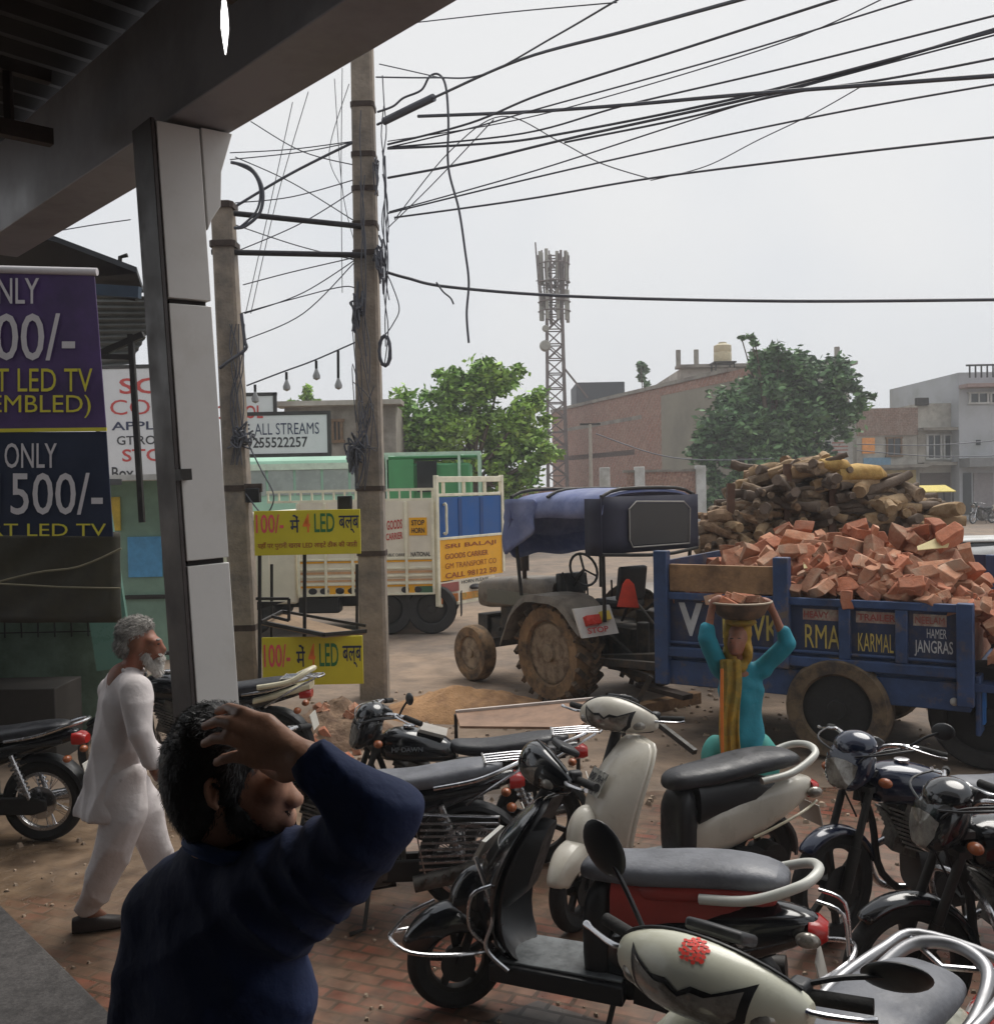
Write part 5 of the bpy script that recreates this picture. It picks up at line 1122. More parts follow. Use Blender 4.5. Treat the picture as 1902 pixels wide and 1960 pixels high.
# ================================================================ FIREWOOD CART behind the trailer
d = 12.8; fw = thing('firewood_cart', 'wooden cart with upright stakes holding a firewood load behind the trailer', 'cart', V((P(1560, 1200, d).x, d, 0))); o0 = fw.location.copy()
xl, xr = P(1372, 1200, d).x - o0.x, P(1760, 1200, d).x - o0.x; zbed = P(1560, 1085, d).z
MB().box(((xl + xr) / 2, .6, zbed - .1), (xr - xl, 1.7, .1)).build('bed', M_wood, fw)
for px, y0_, y1_ in ((1398, 925, 1060), (1506, 888, 1070), (1592, 880, 1080)):
    MB().bar((P(px, y1_, d - .3).x - o0.x, -.3, zbed - .1), (P(px, y0_, d - .3).x - o0.x, -.3, P(px, y0_, d - .3).z), .09, .07).build('stake', mat('stake_wood', C(96, 70, 56), .85, 0, .3, 7), fw)
for x in (xl + .5, xr - .5):
    for y, ax in ((-.1, -1), (1.3, 1)): wheel('wheel', fw, (x, y, .45), (0, ax, 0), .45, .2, .28, M_tyre, M_steel, n=24)
MB().box(((xl + xr) / 2, .6, zbed - .35), (xr - xl, .8, .3)).build('chassis', M_tdark, fw)
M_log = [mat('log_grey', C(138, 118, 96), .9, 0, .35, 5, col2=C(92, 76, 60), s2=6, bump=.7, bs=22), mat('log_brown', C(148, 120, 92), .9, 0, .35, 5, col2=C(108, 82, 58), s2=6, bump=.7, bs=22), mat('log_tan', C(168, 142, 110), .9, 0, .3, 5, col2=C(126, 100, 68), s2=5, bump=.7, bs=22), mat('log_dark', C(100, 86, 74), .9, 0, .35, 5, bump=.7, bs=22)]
rl = random.Random(31); protos = []
for i in range(9):
    l = rl.uniform(.5, 1.2); r_ = rl.uniform(.04, .085); b_ = rl.uniform(-.08, .08); c_ = rl.uniform(-.06, .06)
    mb = MB().tube([(-l / 2, 0, 0), (-l * .2, b_ * .6, c_), (l * .15, b_, c_ * .3), (l / 2, b_ * .2, -c_)], [r_, r_ * rl.uniform(.8, 1.15), r_ * rl.uniform(.7, 1), r_ * .75], 9, sm=4); mb.jit(.02, 7, i); protos.append(mb.build('log', M_log[i % 4]))
def wtop(x):
    t = (x - xl) / (xr - xl); return zbed + (2.72 - zbed) * min(1, .42 + 1.5 * t, .80 + .45 * t, 1.62 - 1.05 * t) * .98
for k in range(235):
    t = rl.random(); x = xl - .1 + (xr - xl + .15) * t; zt_x = wtop(x); front = rl.random() < .72
    z = zbed + .05 + (zt_x - zbed - .05) * (rl.random() ** .8); y = (-.26 + rl.uniform(-.06, .05)) if front else rl.uniform(-.2, 1.2)
    if not front: z = zt_x + rl.uniform(-.12, .05)
    o = protos[k % 9].copy(); COL.objects.link(o); o.location = o0 + V((x, y, z))
    o.rotation_euler = (rl.gauss(0, .25), rl.gauss(0, .16), rl.gauss(0, .4) if rl.random() < .62 else 1.57 + rl.gauss(0, .35)); s_ = rl.uniform(.75, 1.25); o.scale = (s_ * .8, s_, s_)
    tag(o, 'rough log or branch in the firewood load', 'log', 'firewood logs')
for o in protos: bpy.data.objects.remove(o)
rings = []
for a in range(12):
    x = xl + .05 + (xr - xl - .1) * a / 11; rings.append([V((x, -.1, zbed)), V((x, -.12, wtop(x) - .22)), V((x, .3, wtop(x) - .12)), V((x, 1.2, wtop(x) - .3)), V((x, 1.3, zbed))])
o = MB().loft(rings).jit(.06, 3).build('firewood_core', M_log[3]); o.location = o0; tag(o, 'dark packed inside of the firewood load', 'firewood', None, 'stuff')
for (px, py, w, h_, lb) in ((1594, 893, .2, .10, 'small yellowish sack on the very top of the firewood'), (1640, 908, .34, .12, 'long yellowish folded sack lying on the firewood beside the top stake')):
    c = P(px, py, d - .25); o = MB().loftx([(-w, 0, .1, h_ * .3), (-w * .8, .01, .18, h_ * .8), (0, .02, .2, h_), (w * .7, 0, .18, h_ * .85), (w, -.02, .1, h_ * .3)], 18).jit(.035, 6, px).build('sack', mat('sack_jute', C(196, 162, 96), .85, 0, .25, 6, col2=C(160, 124, 66), s2=4, bump=.4)); o.location = c; tag(o, lb, 'sack', 'sacks on the firewood')
# ================================================================ SAND, RUBBLE, HAND CART BOARD
def mound(name, px, py, w, dep, h, m_, lab, seed):
    c = G(px, py); mb = MB(); rings = []
    for i in range(15):
        f = i / 14; r_ = 1 - f; ring = []
        for k in range(48):
            a = 2 * pi * k / 48; j = 1 + .18 * noise.noise(V((cos(a) * 1.7, sin(a) * 1.7, seed))) ; zz = h * (1 - r_ ** 1.4) * (1 + .4 * noise.noise(V((cos(a) * r_ * 3, sin(a) * r_ * 3, seed + 5)))) + (.03 * noise.noise(V((cos(a) * r_ * 11, sin(a) * r_ * 11, seed)))) * (i > 0)
            ring.append(V((cos(a) * r_ * w * j, sin(a) * r_ * dep * j, zz - .03 * (i == 0))))
        rings.append(ring)
    o = mb.loft(rings).build(name, m_); o.location = c; return tag(o, lab, name.replace('_', ' '), None, 'stuff')
mound('sand_heap', 890, 1362, 1.0, .6, .28, mat('sand', C(176, 136, 96), .95, 0, .2, 5, col2=C(142, 108, 78), s2=3, bump=.6, bs=45), 'low heap of orange sand spilled beside the tractor', 3)
mound('rubble_heap', 640, 1412, .7, .6, .36, mat('rubble_earth', C(132, 108, 86), .95, 0, .3, 8, col2=C(100, 78, 62), s2=6, bump=.8, bs=25), 'earth and brick rubble heap at the foot of the poles', 8)
rb2 = random.Random(5)
for k in range(26):
    c = G(640 + rb2.gauss(0, 38), 1410 + rb2.gauss(0, 22)); s_ = rb2.uniform(.03, .075)
    o = MB().box((0, 0, 0), (s_ * 2, s_ * 1.5, s_ * 1.1)).jit(.02, 20, k).build('rubble_stone', M_brk[k % 3], bevel=.006, seg=1); q_ = G(640, 1412); r_ = math.hypot((c.x - q_.x) / .7, (c.y - q_.y) / .6); o.location = (c.x, c.y, max(.025, .33 * (1 - min(1, r_) ** 1.4) + .02)); o.rotation_euler = (rb2.random(), rb2.random(), rb2.random() * 6); tag(o, 'small brick fragment on the rubble heap by the poles', 'brick fragment', 'fragments on the rubble heap')
a0, b0, c0, e0 = P(872, 1363, 8.6), P(1192, 1333, 8.3), P(1105, 1392, 7.9), P(880, 1390, 8.2)
hc = thing('tipping_tray', 'shallow steel hand cart tray with a pale edge lying behind the black motorcycle', 'hand cart', V((P(1030, 1400, 8.2).x, 8.2, 0))); o0 = hc.location.copy()
MB().slab([a0 - o0, b0 - o0, c0 - o0, e0 - o0], (0, 0, -.02)).build('tray', mat('tray_rust', C(140, 112, 92), .6, .3, .3, 5), hc)
MB().bar(a0 - o0, b0 - o0, .035, .03).build('tray_edge', mat('edge_pale', C(196, 184, 176), .5), hc)
MB().bar(b0 - o0, P(1330, 1440, 7.6) - o0, .04, .04).build('handle', M_steel, hc)
mb = MB()
for q in (a0, c0, b0): mb.bar(q - o0 - V((0, 0, .02)), V((q.x - o0.x, q.y - o0.y, 0)), .03)
mb.build('leg', M_steel, hc)
# timber beam on the ground by the hitch
o = MB().bar(G(1215, 1372), G(1335, 1345), .12, .14).build('timber_beam', MATS['plank_brown'], bevel=.01); o.location.z += .06; tag(o, 'short wooden beam lying on the road under the trailer hitch', 'timber')
# parked white car, far right
d = 20.0; car = thing('parked_car', 'white car mostly hidden behind the brick heap at the right edge', 'car', V((P(1920, 1050, d).x, d, 0))); zr = P(1890, 1032, d).z
MB().loftx([(-1.9, .75, .72, .28, 4), (-1.5, .8, .8, .35, 4), (0, .82, .82, .4, 4), (1.4, .8, .8, .36, 4), (1.9, .72, .7, .26, 4)], 24).build('body', M_white, car)
MB().loftx([(-1.5, .95, .6, .3, 3), (-1.1, zr * .5 + .5, .66, zr * .5 - .52, 4), (.3, zr * .5 + .52, .66, zr * .5 - .5, 4), (1.0, 1.0, .62, .26, 3)], 24).build('cabin', M_glass, car)
MB().loftx([(-1.15, zr, .6, .03, 3), (-.9, zr + .01, .64, .045, 4), (.1, zr + .01, .64, .045, 4), (.35, zr, .6, .03, 3)], 20).build('roof', M_white, car)
for x in (-1.2, 1.2):
    for y, ax in ((-.72, -1), (.72, 1)): wheel('wheel', car, (x, y, .31), (0, ax, 0), .31, .2, .2, M_tyre, M_steel, n=24)
# ================================================================ SCOOTERS AND MOTORCYCLES
M_seatb = mat('seat_black', C(34, 35, 39), .42, 0, .2, 12, col2=C(48, 48, 52), s2=6, bump=.12, bs=60)
M_seatg = mat('seat_grey_dusty', C(104, 106, 112), .5, 0, .18, 8, col2=C(84, 86, 92), s2=5, bump=.12, bs=60)
M_lens = mat('lens_clear', C(150, 146, 138), .1, .3, .3, 10, col2=C(96, 88, 80), s2=9)
M_lamp_o = mat('lens_orange', C(150, 84, 48), .2, 0, .15, 6); M_lamp_r = mat('lens_red', C(170, 34, 30), .2, 0, .15, 6)
M_plate = mat('plate_white', C(190, 188, 180), .5, 0, .1, 6)
M_eng = mat('engine_alloy', C(112, 108, 102), .5, .6, .3, 14, col2=C(64, 58, 52), s2=10); M_dkeng = mat('engine_black', C(40, 38, 37), .6, .3, .3, 12)
M_mat = mat('floor_mat', C(104, 108, 110), .6, 0, .3, 10, col2=C(70, 74, 76), s2=8)
M_cream2 = mat('scooter_cream', C(198, 192, 178), .3, 0, .07, 5, col2=C(176, 166, 148), s2=3, fac2=(.5, .75), coat=.3)
M_cream3 = mat('scooter_ivory', C(202, 202, 184), .28, 0, .06, 5, col2=C(188, 186, 164), s2=3, fac2=(.5, .75), coat=.3)
M_maroon = mat('seat_maroon', C(150, 52, 44), .45, 0, .15, 9)
M_bluedk = mat('bike_midnight', C(26, 34, 56), .18, .1, .2, 6, coat=.6)
def arch(mb, c, R0, w, a0, a1, n=14, drop=.05, taper=.6, th=.008):
    """fender: arched shell round a wheel, angles from straight up, forward positive"""
    rings = []; prof = [(-1, -drop), (-.92, -drop * .35), (-.6, -.004), (0, .006), (.6, -.004), (.92, -drop * .35), (1, -drop)]
    for i in range(n + 1):
        t = i / n; a = R(a0 + (a1 - a0) * t); k = 1 - (1 - taper) * max(0, abs(2 * t - 1) - .35) / .65
        ring = [V((c[0] + sin(a) * (R0 + d_), y * w * k, c[2] + cos(a) * (R0 + d_))) for y, d_ in prof] + [V((c[0] + sin(a) * (R0 + d_ - th), y * w * k * .94, c[2] + cos(a) * (R0 + d_ - th))) for y, d_ in prof[::-1]]
        rings.append(ring)
    return mb.loft(rings)
def bwheel(name, root, c, R_, w, M_, rimc, steer=None, spokes=6, disc=True):
    h = w / 2; rr_ = R_ - w * .85; prof = [(rr_, -h * .6)] + [(R_ - h + cos(t) * h * .98, sin(t) * h) for t in [R(a) for a in range(-80, 81, 20)]] + [(rr_, h * .6)]
    m1 = MB().lathe(prof, c, (0, 1, 0), 40, closed=True); m2 = MB()
    m2.lathe([(rr_ + .008, -h * .55), (rr_ - .02, -h * .5), (rr_ - .025, -h * .2), (rr_ - .025, h * .2), (rr_ - .02, h * .5), (rr_ + .008, h * .55)], c, (0, 1, 0), 40, closed=True)
    m2.cyl((c[0], -.05, c[2]), (c[0], .05, c[2]), .045 if spokes < 9 else .035, n=18)
    for k in range(spokes):
        a = 2 * pi * k / spokes
        if spokes < 9: m2.bar((c[0] + sin(a) * .035, 0, c[2] + cos(a) * .035), (c[0] + sin(a + .12) * (rr_ - .015), 0, c[2] + cos(a + .12) * (rr_ - .015)), .028, .03)
        else: m2.bar((c[0] + sin(a) * .03, .04 * (-1) ** k, c[2] + cos(a) * .03), (c[0] + sin(a + .25 * (-1) ** (k // 2)) * (rr_ - .01), 0, c[2] + cos(a + .25 * (-1) ** (k // 2)) * (rr_ - .01)), .005)
    if disc: m2.cyl((c[0], .055, c[2]), (c[0], .062, c[2]), rr_ * .55, n=24)
    if steer is not None: m1.xf(steer); m2.xf(steer)
    o = m1.build(name, M_rubber, root); t = m2.build('rim', rimc, o); return o
def fan(poly, rings=7, dn=5):
    n = len(poly); pts = []
    for i in range(n):
        a, b = poly[i], poly[(i + 1) % n]
        pts += [(a[0] + (b[0] - a[0]) * k / dn, a[1] + (b[1] - a[1]) * k / dn) for k in range(dn)]
    cx = sum(p[0] for p in poly) / n; cy = sum(p[1] for p in poly) / n; N = len(pts); mb = MB()
    mb.v = [(cx, cy, 0)] + [(cx + (p[0] - cx) * r / rings, cy + (p[1] - cy) * r / rings, 0) for r in range(1, rings + 1) for p in pts]
    mb.f = [(0, 1 + k, 1 + (k + 1) % N) for k in range(N)] + [(1 + r * N + k, 1 + (r + 1) * N + k, 1 + (r + 1) * N + (k + 1) % N, 1 + r * N + (k + 1) % N) for r in range(rings - 1) for k in range(N)]
    return mb
def decal(obj, mb2, name, m_, parent, o, d, ux, uy, off=.0025):
    """2-D outlines (x, y, 0) laid on the surface of obj along direction d"""
    dg = bpy.context.evaluated_depsgraph_get(); dg.update(); e = obj.evaluated_get(dg); o = V(o); d = V(d).normalized(); ux = V(ux); uy = V(uy); out = []
    for p in mb2.v:
        q = o + ux * p[0] + uy * p[1]; ok, loc, nn2, _ = e.ray_cast(q, d)
        out.append(tuple(loc - d * off) if ok else None)
    keep = [f for f in mb2.f if all(out[i] is not None for i in f)]
    mb2.v = [v or (0, 0, 1) for v in out]; mb2.f = keep; used = sorted({i for f in keep for i in f}); rm = {i: n for n, i in enumerate(used)}; mb2.v = [mb2.v[i] for i in used]; mb2.f = [tuple(rm[i] for i in f) for f in keep]
    return mb2.build(name, m_, parent, ang=80)
def mirror(root, base, tip, head, ang, st, mirr=True):
    mb = MB().tube([base, (V(base) + V(tip)) / 2 + V((0, 0, .01)), tip], .007, 8, sm=4); mb.xf(st); o = mb.build('mirror_stem', M_black, root)
    h = MB().ell((0, 0, 0), head, None, 20, 12); h.xf(Matrix.Translation(V(tip)) @ ang.to_4x4()); h.xf(st); h.build('mirror', M_black, root)
def scooter(name, label, paint, rx, loc, rz, sc=1.0, steer=30, seat=M_seatb, opt=()):
    t = thing(name, label, 'scooter', (loc.x, loc.y, 0), rz, 'parked two wheelers', sc)
    S_ = Matrix.Translation((.5, 0, 0)) @ Matrix.Rotation(R(steer), 4, 'Z') @ Matrix.Translation((-.5, 0, 0))
    fw_, rw_ = (.62, 0, .225), (-.60, 0, .225)
    bwheel('front_wheel', t, fw_, .225, .095, None, M_steel, S_, 5); bwheel('rear_wheel', t, rw_, .225, .1, None, M_steel, None, 5)
    arch(MB(), fw_, .265, .088, -68, 72, 16, .11, .55).xf(S_).build('front_fender', paint, t, sub=1)
    mb = MB()
    for y in (-.065, .065): mb.bar((.62, y, .225), (.50, y, .52), .03)
    mb.cyl((.52, 0, .45), (.15, 0, 1.0), .03); mb.xf(S_).build('fork', M_dkeng, t)
    MB().ell((.535, 0, .50), (.11, .085, .15), Matrix.Rotation(R(-25), 3, 'Y'), 20, 14).xf(S_).build('fork_cover', paint, t)
    # apron
    sec = [(.27, .36, .15, .06), (.36, .48, .18, .11), (.5, .52, .215, .15), (.64, .50, .235, .16), (.78, .42, .235, .13), (.9, .31, .205, .09), (.985, .21, .13, .04)]
    def shell(off, wk, th):
        rings = []
        for z, x, w, b in sec:
            o_ = [V((x + off - b * s_ * s_, w * wk * s_, z)) for s_ in (-1, -.8, -.5, -.2, 0, .2, .5, .8, 1)]; i_ = [p - V((th, 0, 0)) for p in o_[::-1]]
            rings.append(o_ + i_)
        return MB().loft(rings)
    shell(0, 1, .022).build('front_apron', paint, t, sub=1); shell(-.035, .97, .02).build('leg_shield', M_black if 'darkin' in opt else (paint if 'lightin' in opt else M_black), t, sub=1)
    MB().loftx([(.20, .72, .09, .15, 4, 0, -.35), (.28, .68, .14, .19, 4, 0, -.35), (.37, .64, .15, .19, 4, 0, -.35)], 18, 4).build('inner_box', paint if 'lightin' in opt else M_black, t)
    MB().loft([[V((x, y, z)) for x, z in ((.40, .20), (.40, .28), (-.2, .275), (-.2, .19))] for y in (-.17, -.16, .16, .17)]).build('floorboard', paint if 'lightfl' in opt else M_black, t, bevel=.012)
    MB().box((.09, 0, .285), (.56, .29, .012)).build('floor_mat', M_mat, t, bevel=.004)
    # body and seat
    bst = [(-.97, .585, .035, .03), (-.93, .575, .07, .06), (-.8, .55, .115, .10), (-.6, .50, .145, .135), (-.38, .45, .155, .15), (-.18, .40, .14, .15), (-.06, .35, .09, .10)]
    MB().loftx(bst, 24, 3).build('side_panel', paint, t, sub=1)
    MB().loftx([(-.16, .46, .10, .22), (-.08, .46, .13, .23), (-.03, .44, .125, .2), (.0, .42, .1, .16)], 20, 3.5).build('under_seat_panel', M_black, t, sub=1)
    MB().loftx([(-.84, .55, .04, .05), (-.5, .6, .13, .1), (-.14, .58, .13, .13)], 20, 3).build('seat_base', rx if rx else M_black, t)
    stt = [(-.86, .745, .06, .02), (-.83, .755, .11, .045), (-.7, .765, .142, .058), (-.5, .755, .15, .06), (-.36, .735, .148, .058), (-.22, .72, .135, .058), (-.06, .715, .11, .055), (.0, .70, .08, .04), (.02, .69, .03, .015)]
    MB().loftx(stt, 24, 2.6).build('seat', seat, t, sub=1)
    if rx: MB().loftx([(x, z - .065, w * .98, .045) for x, z, w, h in stt[1:6]], 24, 2.8).build('seat_skirt', rx, t, sub=1)
    MB().tube([(-.52, .155, .685), (-.72, .165, .71), (-.9, .13, .775), (-.96, .05, .80), (-.96, -.05, .80), (-.9, -.13, .775), (-.72, -.165, .71), (-.52, -.155, .685)], .021, 10, sm=6).build('grab_rail', mat('rail_pale', C(196, 196, 188), .35, .1, .06) if 'palerail' in opt else mat('rail_satin', C(150, 150, 152), .38, .8, .1, 10), t)
    MB().loftx([(-1.0, .56, .05, .03), (-.965, .56, .085, .05), (-.93, .56, .09, .055)], 18, 3).build('tail_light', M_lamp_r, t)
    for s_ in (-1, 1):
        MB().ell((-.93, s_ * .1, .555), (.05, .03, .032)).build('rear_indicator', M_lamp_o if 'orange' in opt else M_lens, t)
    mb = MB().loftx([(-.42, .3, .1, .1), (-.2, .28, .11, .11), (-.05, .26, .09, .06)], 16, 4); mb.cyl((-.6, .05, .225), (-.6, .16, .225), .09, n=18); mb.bar((-.6, .12, .225), (-.25, .12, .27), .09, .11); mb.build('engine', M_dkeng, t)
    mb = MB().cyl((-.35, -.16, .26), (-.82, -.17, .3), .05, .055, 16); mb.tube([(-.2, -.06, .2), (-.28, -.13, .2), (-.36, -.16, .26)], .018, 8, sm=4); mb.build('exhaust', M_steel, t)
    arch(MB(), rw_, .25, .07, -100, 10, 10, .03, .9).build('rear_mudguard', M_black, t)
    MB().slab([(-.99, -.1, .34), (-.99, .1, .34), (-.96, .1, .47), (-.96, -.1, .47)], (.006, 0, 0)).build('rear_plate', M_plate, t)
    MB().tube([(-.15, .1, .2), (-.12, .2, .02), (-.02, .22, .012)], .012, 6).build('stand', M_steel, t)
    # handlebar cowl with headlight
    hx, hz = .11, 1.06; cwk = 1.14 if 'widecowl' in opt else 1.08
    rings = []
    for y, k in ((-.235, .35), (-.2, .62), (-.12, .95), (-.05, 1.08), (0, 1.1), (.05, 1.08), (.12, .95), (.2, .62), (.235, .35)):
        b = 1 - (abs(y) / .235) ** 2
        rings.append([V((hx + .03 + .085 * b + k * .075 * cos(a), y * cwk, hz - .02 + .045 * b + k * .09 * sin(a))) for a in [2 * pi * q / 16 for q in range(16)]])
    MB().loft(rings).xf(S_).build('handlebar_cowl', paint, t, sub=1)
    for a0 in (100, 262):
        pts = []
        for y in [-.21 + .42 * q / 14 for q in range(15)]:
            b = 1 - (abs(y) / .235) ** 2; kq = .35 + .75 * max(0, b) ** .75; a = R(a0); pts.append((hx + .03 + .085 * b + kq * .0735 * cos(a), y * cwk, hz - .02 + .045 * b + kq * .0885 * sin(a)))
        MB().tube(pts, .0045, 6).xf(S_).build('panel_gap', M_black, t)
    cowl = [o for o in kids(t) if o.name.startswith('handlebar_cowl')][-1]; q3 = S_.to_3x3(); dd = q3 @ V((-1, 0, -.12))
    for nm, hl, m_ in (('headlight', [(-.13, .045), (-.085, .012), (-.03, .02), (0, .0), (.03, .02), (.085, .012), (.13, .045), (.115, -.02), (.07, -.062), (0, -.085), (-.07, -.062), (-.115, -.02)], M_lens), ('lamp_bezel', [(-.15, .062), (-.085, .026), (-.03, .034), (0, .012), (.03, .034), (.085, .026), (.15, .062), (.13, -.028), (.078, -.074), (0, -.098), (-.078, -.074), (-.13, -.028)], M_black)):
        decal(cowl, fan([(y * cwk, z) for y, z in hl]), nm, m_, t, S_ @ V((hx + .5, 0, hz - .015 + .06)), dd, q3 @ V((0, 1, 0)), V((0, 0, 1)), .006 if nm == 'headlight' else .003)
    MB().box((hx - .02, 0, hz + .085), (.1, .16, .03), Matrix.Rotation(R(-25), 3, 'Y')).xf(S_).build('dashboard', M_black, t, bevel=.01)
    for s_ in (-1, 1):
        MB().cyl((hx, s_ * .2, hz), (hx - .05, s_ * .37, hz + .005), .018, n=14).xf(S_).build('grip', M_rubber, t)
        MB().box((hx + .0, s_ * .215, hz + .01), (.06, .05, .06)).xf(S_).build('switch', M_black, t, bevel=.012)
        MB().tube([(hx + .04, s_ * .21, hz + .0), (hx + .055, s_ * .27, hz), (hx + .02, s_ * .36, hz), (hx + .005, s_ * .40, hz + .005)], [.009, .008, .007, .010], 8, sm=3).xf(S_).build('brake_lever', M_chrome, t)
        MB().ell((hx + .1, s_ * .16, hz - .02), (.04, .05, .03)).xf(S_).build('front_indicator', M_lens if 'orange' not in opt else M_lamp_o, t)
    if 'guard' in opt:
        mb = MB().tube([(.42, .11, .30), (.62, .15, .31), (.84, .12, .33), (.92, .0, .36), (.84, -.12, .33), (.62, -.15, .31), (.42, -.11, .30)], .009, 8, sm=5)
        mb.tube([(.92, .0, .36), (.84, .03, .46), (.72, .05, .52)], .009, 8, sm=4); mb.xf(S_).build('fender_guard', M_chrome, t)
        mb = MB().tube([(-.3, .19, .36), (-.6, .24, .38), (-.9, .22, .42), (-1.06, .12, .48), (-1.1, 0, .5), (-1.06, -.12, .48), (-.9, -.22, .42), (-.6, -.24, .38), (-.3, -.19, .36)], .011, 8, sm=5)
        mb.tube([(-1.08, .06, .5), (-1.06, .06, .66), (-.96, .06, .7)], .008, 8, sm=4); mb.tube([(-1.08, -.06, .5), (-1.06, -.06, .66), (-.96, -.06, .7)], .008, 8, sm=4); mb.build('rear_guard', M_chrome, t)
        mb = MB().tube([(.44, .19, .75), (.36, .2, .52), (.40, .19, .36), (.30, .185, .27)], .01, 8, sm=5); mb.build('shield_trim', M_chrome, t)
    if 'trim' in opt: MB().tube([(-.95, .09, .5), (-.8, .15, .47), (-.6, .175, .42), (-.45, .175, .38)], .008, 8, sm=4).build('side_trim', mat('trim_cream', C(206, 198, 170), .3), t)
    return t, S_
def motorcycle(name, label, paint, loc, rz, sc=1.0, steer=28, seat=M_seatb, opt=(), group='parked two wheelers'):
    t = thing(name, label, 'motorcycle', (loc.x, loc.y, 0), rz, group, sc)
    S_ = Matrix.Translation((.46, 0, 0)) @ Matrix.Rotation(R(steer), 4, 'Z') @ Matrix.Translation((-.46, 0, 0))
    fw_, rw_ = (.66, 0, .295), (-.62, 0, .295); sp = 6 if 'alloy' in opt else 32
    bwheel('front_wheel', t, fw_, .295, .08, None, M_dkeng if 'alloy' in opt else M_chrome, S_, sp); bwheel('rear_wheel', t, rw_, .295, .095, None, M_dkeng if 'alloy' in opt else M_chrome, None, sp)
    arch(MB(), fw_, .325, .06, -75, 45, 14, .035, .8).xf(S_).build('front_fender', paint, t, sub=1); arch(MB(), rw_, .34, .075, -95, 25, 12, .03, .9).build('rear_fender', M_black, t)
    mb = MB()
    for y in (-.085, .085): mb.cyl((.66, y, .295), (.46, y, .80), .022, .02, 12); mb.cyl((.66, y, .295), (.575, y, .51), .03, .03, 12)
    mb.box((.46, 0, .80), (.06, .22, .03)); mb.box((.44, 0, .88), (.06, .2, .03)); mb.cyl((.46, 0, .72), (.42, 0, .93), .025); mb.xf(S_).build('fork', M_steel if 'alloy' in opt else M_chrome, t)
    # headlight and its cowl
    rings = []
    for x, zc, w, h in ((.40, .93, .08, .07), (.45, .935, .125, .115), (.53, .925, .135, .13), (.60, .905, .125, .115)):
        rings.append([V((x + .25 * (zc - (zc + sin(a) * h)), math.copysign(abs(cos(a)) ** .7, cos(a)) * w, zc + math.copysign(abs(sin(a)) ** .75, sin(a)) * h)) for a in [2 * pi * q / 20 for q in range(20)]])
    MB().loft(rings).xf(S_).build('headlight_cowl', paint, t, sub=1)
    if 'alloy' in opt:
        cwl_ = [o for o in kids(t) if o.name.startswith('headlight_cowl')][-1]
        decal(cwl_, fan([(-.105, .045), (-.04, .062), (.04, .062), (.105, .045), (.095, -.02), (.05, -.085), (-.05, -.085), (-.095, -.02)]), 'headlight', M_lens, t, S_ @ V((1.0, 0, .90)), S_.to_3x3() @ V((-1, 0, 0)), S_.to_3x3() @ V((0, 1, 0)), V((0, 0, 1)), .004)
    else: MB().lathe([(.001, .028), (.05, .024), (.092, .008), (.1, -.02)], (.615, 0, .885), (1, 0, -.18), 24).xf(S_).build('headlight', M_lens, t)
    MB().ell((.47, 0, 1.02), (.10, .125, .075), Matrix.Rotation(R(18), 3, 'Y'), 20, 12).xf(S_).build('visor', paint, t)
    MB().box((.38, 0, 1.03), (.07, .18, .06), Matrix.Rotation(R(-30), 3, 'Y')).xf(S_).build('dashboard', M_black, t, bevel=.012)
    MB().tube([(.24, .37, 1.01), (.33, .25, 1.04), (.40, .13, 1.03), (.42, .06, .96), (.42, -.06, .96), (.40, -.13, 1.03), (.33, -.25, 1.04), (.24, -.37, 1.01)], .012, 8, sm=5).xf(S_).build('handlebar', M_chrome, t)
    for s_ in (-1, 1):
        MB().cyl((.31, s_ * .27, 1.035), (.235, s_ * .385, 1.01), .018, n=12).xf(S_).build('grip', M_rubber, t)
        MB().tube([(.36, s_ * .22, 1.05), (.37, s_ * .27, 1.045), (.32, s_ * .36, 1.02), (.285, s_ * .42, 1.01)], [.009, .007, .006, .009], 8, sm=3).xf(S_).build('brake_lever', M_chrome, t)
        MB().ell((.47, s_ * .19, .86), (.03, .04, .026)).xf(S_).build('front_indicator', M_lamp_o, t)
        MB().ell((-.86, s_ * .14, .63), (.03, .04, .026)).build('rear_indicator', M_lamp_o, t)
        mb = MB().cyl((-.58, s_ * .13, .34), (-.46, s_ * .14, .66), .018); 
        for k in range(8): mb.cyl((-.565 + k * .013, s_ * .131, .38 + k * .03), (-.56 + k * .013, s_ * .132, .393 + k * .03), .034, n=12)
        mb.build('shock_absorber', M_chrome, t)
        MB().bar((.02, s_ * .12, .29), (.02, s_ * .27, .28), .03).build('foot_peg', M_rubber, t)
    mb = MB()
    for y0, y1, z0 in ((-.3, .05, 1.04), (.3, -.04, 1.04), (.22, .08, 1.03)): mb.tube([(.33, y0, z0), (.52, y0 * .7, z0 - .02), (.56, y1, z0 - .12), (.44, y1 * .6, z0 - .42)], .0055, 6, sm=6)
    mb.xf(S_).build('control_cable', M_black, t)
    MB().loftx([(.42, .80, .06, .06), (.38, .81, .12, .1), (.26, .82, .155, .115), (.1, .80, .145, .105), (-.04, .77, .1, .075), (-.1, .75, .06, .04)], 24, 2.5).build('fuel_tank', paint, t, sub=1)
    MB().lathe([(.04, 0), (.04, .012), (.03, .016), (.001, .016)], (.22, 0, .928), (0, 0, 1), 16).build('fuel_cap', M_chrome, t)
    stt = [(-.04, .80, .07, .03), (-.1, .79, .11, .045), (-.26, .775, .128, .05), (-.4, .785, .138, .055), (-.56, .81, .138, .055), (-.72, .83, .12, .05), (-.8, .84, .09, .03), (-.83, .842, .04, .015)]
    MB().loftx(stt, 24, 2.7).build('seat', seat, t, sub=1)
